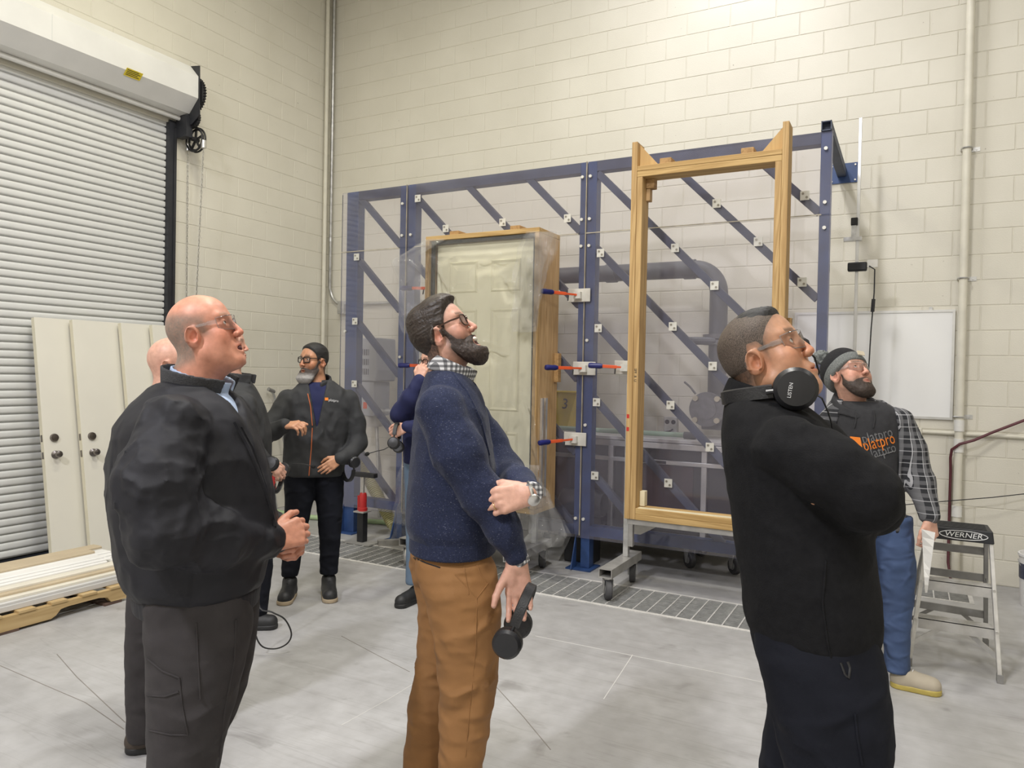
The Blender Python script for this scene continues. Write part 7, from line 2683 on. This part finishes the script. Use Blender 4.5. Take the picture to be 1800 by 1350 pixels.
sdf_obj('beanie_crown', crown, OH - 0.2, OH + 0.2, 0.0045, 'beanie_black', kn)
sdf_obj('beanie_band', band, OH - 0.2, OH + 0.2, 0.0042, 'beanie_grey', kn)
pc = Hm.m(1444, 628, 0.06)
sdf_obj('pom_pom', lambda P: np.linalg.norm(P - pc, axis=1) - 0.041 - 0.012 * vnoise(P, 130, 3) - 0.01 * vnoise(P, 60, 9), pc - 0.065, pc + 0.065, 0.0032, 'beanie_grey', kn)
pf_ = [OH + RH @ (hw([0.1195 - 0.35 * y * y / 0.1, y, 0.088 + z]) * sH) for y, z in ((-0.022, -0.010), (0.022, -0.010), (0.022, 0.012), (-0.022, 0.012))]
nn = RH @ np.array([0.95, 0, 0.30])
MB().add([tuple(p) for p in pf_] + [tuple(p + nn * 0.004) for p in pf_], [(3, 2, 1, 0), (4, 5, 6, 7), (0, 1, 5, 4), (1, 2, 6, 5), (2, 3, 7, 6), (3, 0, 4, 7)]).build('beanie_patch', 'patch_tan', kn)


def stick_text(fig, fn, body, px0, px1, hpx, m, par, name, lift=0.003, shear=0.0):
    """flat lettering laid on the cloth between two photo points"""
    a, b = fig.surf(fn, [px0, px1], lift)
    ex = Vector(b - a)
    n = fig.normal(fn, (a + b) / 2)
    nv = Vector(n)
    L = ex.length
    ex.normalize()
    ey = nv.cross(ex).normalized()
    size = hpx * (a[1] - fig.cam[1]) / FPX
    o = text_mesh(name, body, size, MATS[m], par, Matrix.Identity(4), 0.0005, shear, 'LEFT')
    xs = [v.co.x for v in o.data.vertices]
    k = L / (max(xs) - min(xs))
    x0 = min(xs)
    for v in o.data.vertices:
        v.co.x = (v.co.x - x0) * k
    M_ = frame_matrix(a, ex, ey)
    me = o.data
    co = np.array([tuple(M_ @ v.co) for v in me.vertices])
    for _ in range(25):
        co = co - n[None] * np.clip(fn(co) - lift, -0.01, 0.01)[:, None] * 0.7
    for v, p in zip(me.vertices, co):
        v.co = p
    o.matrix_local = Matrix.Identity(4)
    return o


stick_text(Hm, hoodieH, 'platpro', (1518, 784), (1572, 770), 27, 'print_orange', hd, 'chest_lettering', 0.006)
stick_text(Hm, hoodieH, 'platpro', (1516, 772), (1568, 759), 23, 'print_grey', hd, 'chest_lettering', 0.004)
stick_text(Hm, hoodieH, 'platpro', (1522, 800), (1574, 786), 23, 'print_grey', hd, 'chest_lettering', 0.004)
q4 = Hm.surf(hoodieH, [(1494, 767), (1512, 769), (1516, 787), (1498, 787)], 0.006)
n4 = Hm.normal(hoodieH, q4.mean(0)) * 0.001
MB().add([tuple(p) for p in q4] + [tuple(p + n4) for p in q4], [(0, 1, 2, 3), (4, 5, 6, 7), (0, 1, 5, 4), (1, 2, 6, 5), (2, 3, 7, 6), (3, 0, 4, 7)]).build('chest_emblem', 'print_orange', hd)
seam(Hm, hoodieH, [(1540, 803), (1558, 797), (1572, 793)], 'print_white', 0.0008, 0.002, 'chest_print_line', hd)
# strip of paper held in the lowered hand
pa, pb = Hm.m(1624, 938, -0.12), Hm.m(1648, 938, -0.13)
pw = MB()
prof = []
for k in range(9):
    t = k / 8
    l = Hm.m(1620 + 6 * t, 930 + 112 * t, -0.15 + 0.02 * math.sin(5 * t))
    r = Hm.m(1644 - 14 * t, 936 + 106 * t, -0.16 - 0.01 * math.sin(4 * t))
    prof.append((l, r))
vsp = [tuple(p) for lr in prof for p in lr]
vsp += [tuple(np.array(p) + [0, 0.0012, 0]) for lr in prof for p in lr]
fsp = []
for k in range(8):
    a0 = 2 * k
    fsp += [(a0, a0 + 1, a0 + 3, a0 + 2), (18 + a0, 18 + a0 + 2, 18 + a0 + 3, 18 + a0 + 1)]
vsw = [tuple(Hm.R @ np.array(p) + Hm.o) for p in vsp]
o = MB().add(vsw, fsp).build('paper_strip', 'paper_white', None)
tag(o, 'narrow strip of white paper held by the man in the beanie', 'paper')

# ================================================================== BEARDED MAN WITH GLASSES (behind, left)
D = Fig(553, 5.25, 'bearded man with black glasses and grey zip jacket gesturing with one hand')
RD = head_frame(2, -38, 0, 180)
sD = 1.05
OD = ear_to_origin(D, 567, 638, RD, sD, 1, -0.06)
hpD = {'w': 1.0, 'jaw': 1.05, 'open': 0.004}
jrD = D.rows([(668, 533, 584, 0.09), (684, 514, 606, 0.12), (700, 502, 620, 0.14), (740, 500, 618, 0.145), (780, 498, 610, 0.14), (815, 497, 606, 0.14), (836, 498, 604, 0.135)])
armD1 = [D.mr(612, 702, 0.0, 17), D.mr(624, 742, 0.0, 17), D.mr(629, 778, -0.02, 15.5), D.mr(612, 802, -0.12, 13), D.mr(598, 806, -0.16, 11)]
armD2 = [D.mr(506, 702, 0.0, 17), D.mr(482, 742, -0.06, 16.5), D.mr(462, 768, -0.14, 15.5), D.mr(482, 758, -0.26, 14), D.mr(500, 748, -0.32, 12)]


def jacketD(P):
    d = fold(stack(P, jrD, 0.02, 2.3), P, 0.007, (8, 8, 8), 72)
    for a_ in (armD1, armD2):
        d = smin(d, fold(chain(P, a_, 0.03), P, 0.005, (14, 14, 12), 74), 0.02)
    # open V at the neck
    v = np.stack([P[:, 0] - D.m(557, 760)[0], P[:, 1] + 0.15, P[:, 2] - D.m(557, 752)[2]], 1)
    return smax(d, -np.maximum(np.maximum(np.abs(v[:, 0]) - np.clip(v[:, 2], 0, 1) * 0.19, -v[:, 2]), np.abs(v[:, 1]) - 0.10), 0.006)


lo, hi = bounds([jrD], 0.05, armD1 + armD2)
jD = sdf_obj('jacket', jacketD, lo, hi, 0.009, 'jacket_grey', D.root)
sdf_obj('polo_shirt', lambda P: smax(stack(P, jrD, 0.02, 2.3) + 0.014, 1.05 - P[:, 2], 0.01), lo, hi, 0.010, 'polo_navy', D.root)
OcD = D.m(558, 676, 0.0)
sdf_obj('collar', lambda P: cone_shell(P, OcD, axes((-0.25, -0.95, -0.2), (0, 0, 1)), 0.065, 0.03, (0.095, 0.10), (0.088, 0.092), 0.007, gap=0.45), OcD - 0.16, OcD + 0.16, 0.006, 'jacket_grey', jD)
zl = [(541, 692), (546, 715), (549, 748)]
seam(D, jacketD, zl, 'piping_orange', 0.004, 0.001, 'zip', jD)
seam(D, jacketD, [(568, 690), (562, 715), (557, 748)], 'piping_orange', 0.004, 0.001, 'zip', jD)
seam(D, jacketD, [(549, 752), (547, 790), (543, 836)], 'piping_orange', 0.004, 0.001, 'zip', jD)
q4 = D.surf(jacketD, [(571, 699), (577, 699), (577, 704), (571, 704)], 0.002)
n4 = D.normal(jacketD, q4.mean(0)) * 0.002
MB().add([tuple(p) for p in q4] + [tuple(p + n4) for p in q4], [(0, 1, 2, 3), (4, 5, 6, 7), (0, 1, 5, 4), (1, 2, 6, 5), (2, 3, 7, 6), (3, 0, 4, 7)]).build('chest_emblem', 'print_orange', jD)
stick_text(D, jacketD, 'platpro', (578, 703), (595, 705), 6.5, 'print_white', jD, 'chest_lettering', 0.003)
l1 = D.rows([(825, 497, 556, 0.10), (870, 500, 553, 0.10), (906, 500, 546, 0.09), (960, 497, 533, 0.075), (1012, 494, 524, 0.065)])
l2 = D.rows([(825, 550, 605, 0.10), (870, 553, 604, 0.10), (906, 558, 602, 0.09), (960, 562, 598, 0.075), (1008, 562, 594, 0.065)])
trD = union(leg_fn(l1, 0.006, 81), leg_fn(l2, 0.006, 83), k=0.02)
lo, hi = bounds([l1, l2], 0.04)
sdf_obj('trousers', trD, lo, hi, 0.010, 'trouser_black', D.root)
for (hx, tx, hy, ty) in ((512, 500, 0.05, -0.22), (577, 580, 0.05, -0.23)):
    a_, b_ = D.m(hx, 1030, 0.0), D.m(tx, 1030, 0.0)
    shoe(D, (a_[0], hy), (b_[0], ty), 'shoe_black', 'sole_tan', 0.11, 0.05, 0.006, 'boot', 'cable_black')
HRd = axes((0.80, -0.55, 0.12), (-0.2, -0.4, 0.9))
hrD = np.array(armD2[-1][:3])
HLd = axes((-0.75, -0.25, -0.5), (0.3, -0.9, 0.3))
hlD = np.array(armD1[-1][:3])
handsD = [(hrD, HRd, 1, hand_segs(1, [(0.7, 0.9, 0.5)] * 4, 0.04, (0.3, 0.3, 0.3), 0.6), 1.05), (hlD, HLd, -1, hand_segs(-1, [(0.3, 0.4, 0.3)] * 4), 0.95)]
nbD = D.m(557, 690, 0.0)
zbD = lambda Q: np.minimum(np.minimum(np.interp(Q[:, 0], [0.0, 0.018, 0.032, 0.05, 0.072, 0.088, 0.098, 0.12], [0.02, 0.025, -0.005, -0.032, -0.044, -0.036, -0.032, -0.032]) - Q[:, 2], Q[:, 0] - 0.004 - 0.4 * np.clip(-Q[:, 2] - 0.05, 0, 0.1)), ell(Q, (0.112, 0, -0.0595), (0.03, 0.021, 0.009)))
cD = face_colour(SKIN['warm'], OD, RD, sD, hairs=[(zbD, (0.06, 0.042, 0.034), 0.006), (zlG, (0.02, 0.018, 0.017), 0.005)])
body_obj(D, OD, RD, sD, hpD, (nbD, 0.062, 0.07), [[(*nbD, 0.06), (nbD[0], 0, 0.95, 0.08)], [(*nbD, 0.05)] + [(p[0], p[1], p[2], 0.03) for p in armD1], [(*nbD, 0.05)] + [(p[0], p[1], p[2], 0.03) for p in armD2]], handsD, cD, 0.004)
eyes(D, OD, RD, sD, (1, 0, 0))
framed_glasses(D, OD, RD, sD, 'frame_black', 0.027, 0.019, 0.0036, 5.0)
hair_cap(D, 'hair', OD, RD, sD, hpD, 'hair_black', zlG, lambda Q: 0.003 + 0.008 * np.clip((Q[:, 2] - 0.06) / 0.05, 0, 1), 0.004, 0.002, (30, 140, 60))
zbD = lambda Q: np.minimum(np.minimum(np.interp(Q[:, 0], [0.0, 0.018, 0.032, 0.05, 0.072, 0.088, 0.098, 0.12], [0.02, 0.025, -0.005, -0.032, -0.044, -0.036, -0.032, -0.032]) - Q[:, 2], Q[:, 0] - 0.004 - 0.4 * np.clip(-Q[:, 2] - 0.05, 0, 0.1)),
                           ell(Q, (0.112, 0, -0.0595), (0.03, 0.021, 0.009)))
def colD(Q):
    t = np.clip((Q[:, 0] - 0.035) / 0.04, 0, 1) * np.clip((-0.068 - Q[:, 2]) / 0.03, 0, 1)
    return np.array([0.055, 0.040, 0.033])[None] * (1 - t[:, None]) + np.array([0.34, 0.325, 0.31])[None] * t[:, None]


hair_cap(D, 'beard', OD, RD, sD, hpD, 'beard_mixed', zbD, lambda Q: 0.003 + 0.030 * np.clip((-Q[:, 2] - 0.05) / 0.06, 0, 1) * np.clip((Q[:, 0] - 0.01) / 0.07, 0, 1), 0.004, 0.004, (120, 120, 60), colfn=colD)
c_ = D.R @ D.m(612, 818, -0.10) + D.o
headset(None, Matrix.Translation(Vector(c_)) @ Matrix.Rotation(math.radians(70), 4, 'Z') @ Matrix.Rotation(math.radians(185), 4, 'X'), 'black headset hooked on the pocket of the bearded man in the zip jacket', None, 0.95)

# ================================================================== MAN STANDING BEHIND THE BLACK JACKET (nearer)
B = Fig(285, 3.17, 'bald man mostly hidden behind the man in the black jacket, only head and leg showing')
RB = head_frame(5, 15)
OB = ear_to_origin(B, 292, 645, RB, 1.0, -1, -0.07)
brw = B.rows([(682, 262, 330, 0.10), (700, 240, 352, 0.16), (740, 228, 362, 0.19), (850, 226, 372, 0.2), (950, 228, 368, 0.19), (1000, 232, 362, 0.18)])
armB = [B.mr(280, 730, -0.17, 30), B.mr(285, 830, -0.20, 28), B.mr(340, 880, -0.12, 20)]
jB = lambda P: fold(smin(stack(P, brw, 0.02, 2.2), chain(P, armB, 0.03), 0.02), P, 0.004, (8, 8, 8), 5)
lo, hi = bounds([brw], 0.05, armB)
sdf_obj('jacket', jB, lo, hi, 0.012, 'jacket_black', B.root)
lb1 = B.rows([(985, 226, 310, 0.10, -0.07), (1080, 220, 302, 0.10, -0.07), (1180, 218, 292, 0.09, -0.07), (1296, 222, 278, 0.075, -0.07)])
lb2 = B.rows([(985, 270, 355, 0.10, 0.09), (1080, 275, 350, 0.10, 0.09), (1240, 280, 340, 0.075, 0.09)])
trB = union(leg_fn(lb1, 0.006, 91), leg_fn(lb2, 0.005, 93), k=0.02)
lo, hi = bounds([lb1, lb2], 0.04)
sdf_obj('trousers', trB, lo, hi, 0.011, 'trouser_charcoal', B.root)
xa = B.m(224, 1300, -0.07)[0]
shoe(B, (xa - 0.01, -0.07), (xa + 0.27, -0.10), 'shoe_brown', 'shoe_black', 0.075)
shoe(B, (xa + 0.14, 0.09), (xa + 0.42, 0.06), 'shoe_brown', 'shoe_black', 0.075)
nbB = B.m(296, 690, 0.0)
body_obj(B, OB, RB, 1.0, {'fat': 1.0}, (nbB, 0.06, 0.07), [[(*nbB, 0.06), (nbB[0], 0, 0.95, 0.08)]], [], face_colour(SKIN['fair'], OB, RB, 1.0), 0.0045)
# ================================================================== MAN WITH HEADSET BEHIND THE BLACK JACKET (farther)
C = Fig(425, 4.6, 'man in charcoal jacket hidden behind the black jacket, holding a headset')
RC = head_frame(5, 10)
OC = C.m(405, 612, 0.0)
crw = C.rows([(668, 384, 440, 0.10), (684, 372, 452, 0.16), (712, 366, 466, 0.19), (760, 366, 478, 0.19), (820, 370, 478, 0.18), (860, 374, 474, 0.17)])
armC = [C.mr(430, 712, -0.17, 20), C.mr(436, 780, -0.20, 18), C.mr(468, 815, -0.20, 13)]
jC = lambda P: fold(smin(stack(P, crw, 0.02, 2.2), chain(P, armC, 0.03), 0.02), P, 0.004, (8, 8, 8), 15)
lo, hi = bounds([crw], 0.05, armC)
jco = sdf_obj('jacket', jC, lo, hi, 0.011, 'jacket_grey', C.root)
q4 = C.surf(jC, [(420, 714), (432, 718), (432, 723), (420, 719)], 0.002)
n4 = C.normal(jC, q4.mean(0)) * 0.002
MB().add([tuple(p) for p in q4] + [tuple(p + n4) for p in q4], [(0, 1, 2, 3), (4, 5, 6, 7), (0, 1, 5, 4), (1, 2, 6, 5), (2, 3, 7, 6), (3, 0, 4, 7)]).build('chest_emblem', 'print_white', jco)
OcC = C.m(418, 672, 0.0)
sdf_obj('collar', lambda P: cone_shell(P, OcC, axes((0.9, -0.4, -0.1), (0, 0, 1)), 0.06, 0.06, (0.095, 0.10), (0.10, 0.10), 0.006, gap=0.3), OcC - 0.16, OcC + 0.16, 0.006, 'jacket_grey', jco)
lc1 = C.rows([(850, 388, 480, 0.11, -0.06), (930, 396, 482, 0.10, -0.06), (1000, 410, 480, 0.085, -0.06), (1080, 430, 470, 0.07, -0.06)])
lc2 = C.rows([(850, 372, 460, 0.11, 0.08), (960, 380, 445, 0.09, 0.08), (1052, 395, 440, 0.07, 0.08)])
trC = union(leg_fn(lc1, 0.006, 101), leg_fn(lc2, 0.005, 103), k=0.02)
lo, hi = bounds([lc1, lc2], 0.04)
sdf_obj('trousers', trC, lo, hi, 0.011, 'trouser_black', C.root)
xa = C.m(430, 1080, -0.06)[0]
shoe(C, (xa - 0.06, -0.06), (xa + 0.20, -0.12), 'shoe_black', 'shoe_black', 0.075)
shoe(C, (xa - 0.15, 0.08), (xa + 0.11, 0.04), 'shoe_black', 'shoe_black', 0.075)
nbC = C.m(412, 690, 0.0)
hC = np.array(armC[-1][:3])
body_obj(C, OC, RC, 1.0, {}, (nbC, 0.06, 0.066), [[(*nbC, 0.06), (nbC[0], 0, 0.95, 0.08)], [(*nbC, 0.05)] + [(p[0], p[1], p[2], 0.03) for p in armC]],
         [(hC, axes((0.8, -0.1, -0.55), (0.3, -0.8, 0.4)), 1, hand_segs(1, [(0.6, 0.8, 0.5)] * 4), 1.0)], face_colour(SKIN['fair'], OC, RC, 1.0), 0.0045)
hair_cap(C, 'hair', OC, RC, 1.0, {}, 'hair_brown', zlG, lambda Q: np.full(len(Q), 0.008), 0.005, 0.002)
c_ = C.R @ C.m(486, 832, -0.22) + C.o
Mc = Matrix.Translation(Vector(c_)) @ Matrix.Rotation(math.radians(20), 4, 'Z') @ Matrix.Rotation(math.radians(160), 4, 'X')
hc_ = headset(None, Mc, 'black headset with boom microphone hanging from the hand behind the black jacket', [(0.0, -0.09, -0.05), (0.05, -0.10, -0.085), (0.12, -0.10, -0.085), (0.17, -0.10, -0.075)], 1.0)
Mci = Mc.inverted()
cbl = [C.m(*q[:2], q[2]) for q in ((484, 850, -0.26), (470, 960, -0.40), (455, 1060, -0.50), (478, 1076, -0.55), (500, 1088, -0.56), (512, 1112, -0.57), (506, 1130, -0.57), (486, 1140, -0.57), (462, 1137, -0.57), (450, 1118, -0.57), (447, 1090, -0.55), (446, 1060, -0.53))]
cs = []
for i in range(len(cbl) - 1):          # smooth curve through the points
    p0, p1, p2, p3 = cbl[max(i - 1, 0)], cbl[i], cbl[i + 1], cbl[min(i + 2, len(cbl) - 1)]
    for t in np.linspace(0, 1, 6)[:-1]:
        cs.append(0.5 * (2 * p1 + (p2 - p0) * t + (2 * p0 - 5 * p1 + 4 * p2 - p3) * t * t + (3 * p1 - p0 - 3 * p2 + p3) * t ** 3))
MB().tube([tuple(Mci @ Vector(C.R @ np.array(p) + C.o)) for p in cs], 0.0045, 6).build('headset_cable', 'cable_black', hc_, smooth=True)

# ================================================================== MAN BEHIND THE NAVY SWEATER
E = Fig(755, 5.2, 'man in navy pullover and jeans with hand at chin, hidden behind the navy sweater')
RE = head_frame(0, -30, 0, 180)
OE = E.m(762, 642, 0.0)
erw = E.rows([(672, 728, 800, 0.09), (690, 712, 812, 0.13), (720, 706, 815, 0.14), (780, 708, 810, 0.14), (815, 710, 806, 0.135)])
armE1 = [E.mr(722, 698, -0.04, 17), E.mr(704, 728, -0.12, 17), E.mr(722, 700, -0.22, 14), E.mr(737, 668, -0.22, 11)]
armE2 = [E.mr(790, 700, 0.0, 17), E.mr(780, 750, -0.10, 16), E.mr(735, 752, -0.22, 13), E.mr(716, 750, -0.24, 11)]
jE = lambda P: fold(smin(smin(stack(P, erw, 0.02, 2.3), chain(P, armE1, 0.03), 0.015), chain(P, armE2, 0.03), 0.015), P, 0.005, (12, 12, 12), 25)
lo, hi = bounds([erw], 0.05, armE1 + armE2)
sdf_obj('pullover', jE, lo, hi, 0.010, 'polo_navy', E.root)
le1 = E.rows([(805, 710, 768, 0.10, 0), (880, 712, 762, 0.095, 0), (960, 714, 752, 0.08, 0), (1026, 712, 746, 0.07, 0)])
le2 = E.rows([(805, 755, 806, 0.10, 0), (880, 760, 806, 0.095, 0), (960, 764, 802, 0.08, 0), (1026, 766, 798, 0.07, 0)])
trE = union(leg_fn(le1, 0.006, 111), leg_fn(le2, 0.005, 113), k=0.02)
lo, hi = bounds([le1, le2], 0.04)
sdf_obj('jeans', trE, lo, hi, 0.012, 'jeans_pale', E.root)
xa = E.m(732, 1040, 0)[0]
shoe(E, (xa + 0.04, 0.03), (xa - 0.13, -0.20), 'shoe_black', 'shoe_black', 0.07)
shoe(E, (xa + 0.22, 0.03), (xa + 0.10, -0.20), 'shoe_black', 'shoe_black', 0.07)
nbE = E.m(762, 694, 0.0)
h1, h2 = np.array(armE1[-1][:3]), np.array(armE2[-1][:3])
body_obj(E, OE, RE, 1.04, {}, (nbE, 0.06, 0.066), [[(*nbE, 0.06), (nbE[0], 0, 0.95, 0.08)], [(*nbE, 0.05)] + [(p[0], p[1], p[2], 0.03) for p in armE1], [(*nbE, 0.05)] + [(p[0], p[1], p[2], 0.03) for p in armE2]],
         [(h1, axes((0.25, 0.25, 0.95), (-0.3, -0.9, 0.3)), 1, hand_segs(1, [(0.7, 0.9, 0.5)] * 4), 0.95), (h2, axes((-0.9, -0.1, -0.4), (0.1, -0.9, 0.4)), -1, hand_segs(-1, [(0.7, 0.9, 0.5)] * 4), 0.95)], face_colour(SKIN['fair'], OE, RE, 1.04), 0.0045)
hair_cap(E, 'hair', OE, RE, 1.04, {}, 'hair_brown', zlG, lambda Q: np.full(len(Q), 0.008), 0.005, 0.002)
framed_glasses(E, OE, RE, 1.04, 'frame_black', 0.026, 0.019, 0.003)
c_ = E.R @ E.m(697, 772, -0.27) + E.o
headset(None, Matrix.Translation(Vector(c_)) @ Matrix.Rotation(math.radians(25), 4, 'Z') @ Matrix.Rotation(math.radians(-15), 4, 'X'), 'black headset with boom microphone hanging left of the navy sweater', [(-0.0, -0.09, -0.05), (-0.05, -0.12, -0.09), (-0.10, -0.13, -0.105), (-0.145, -0.13, -0.12)], 0.9)
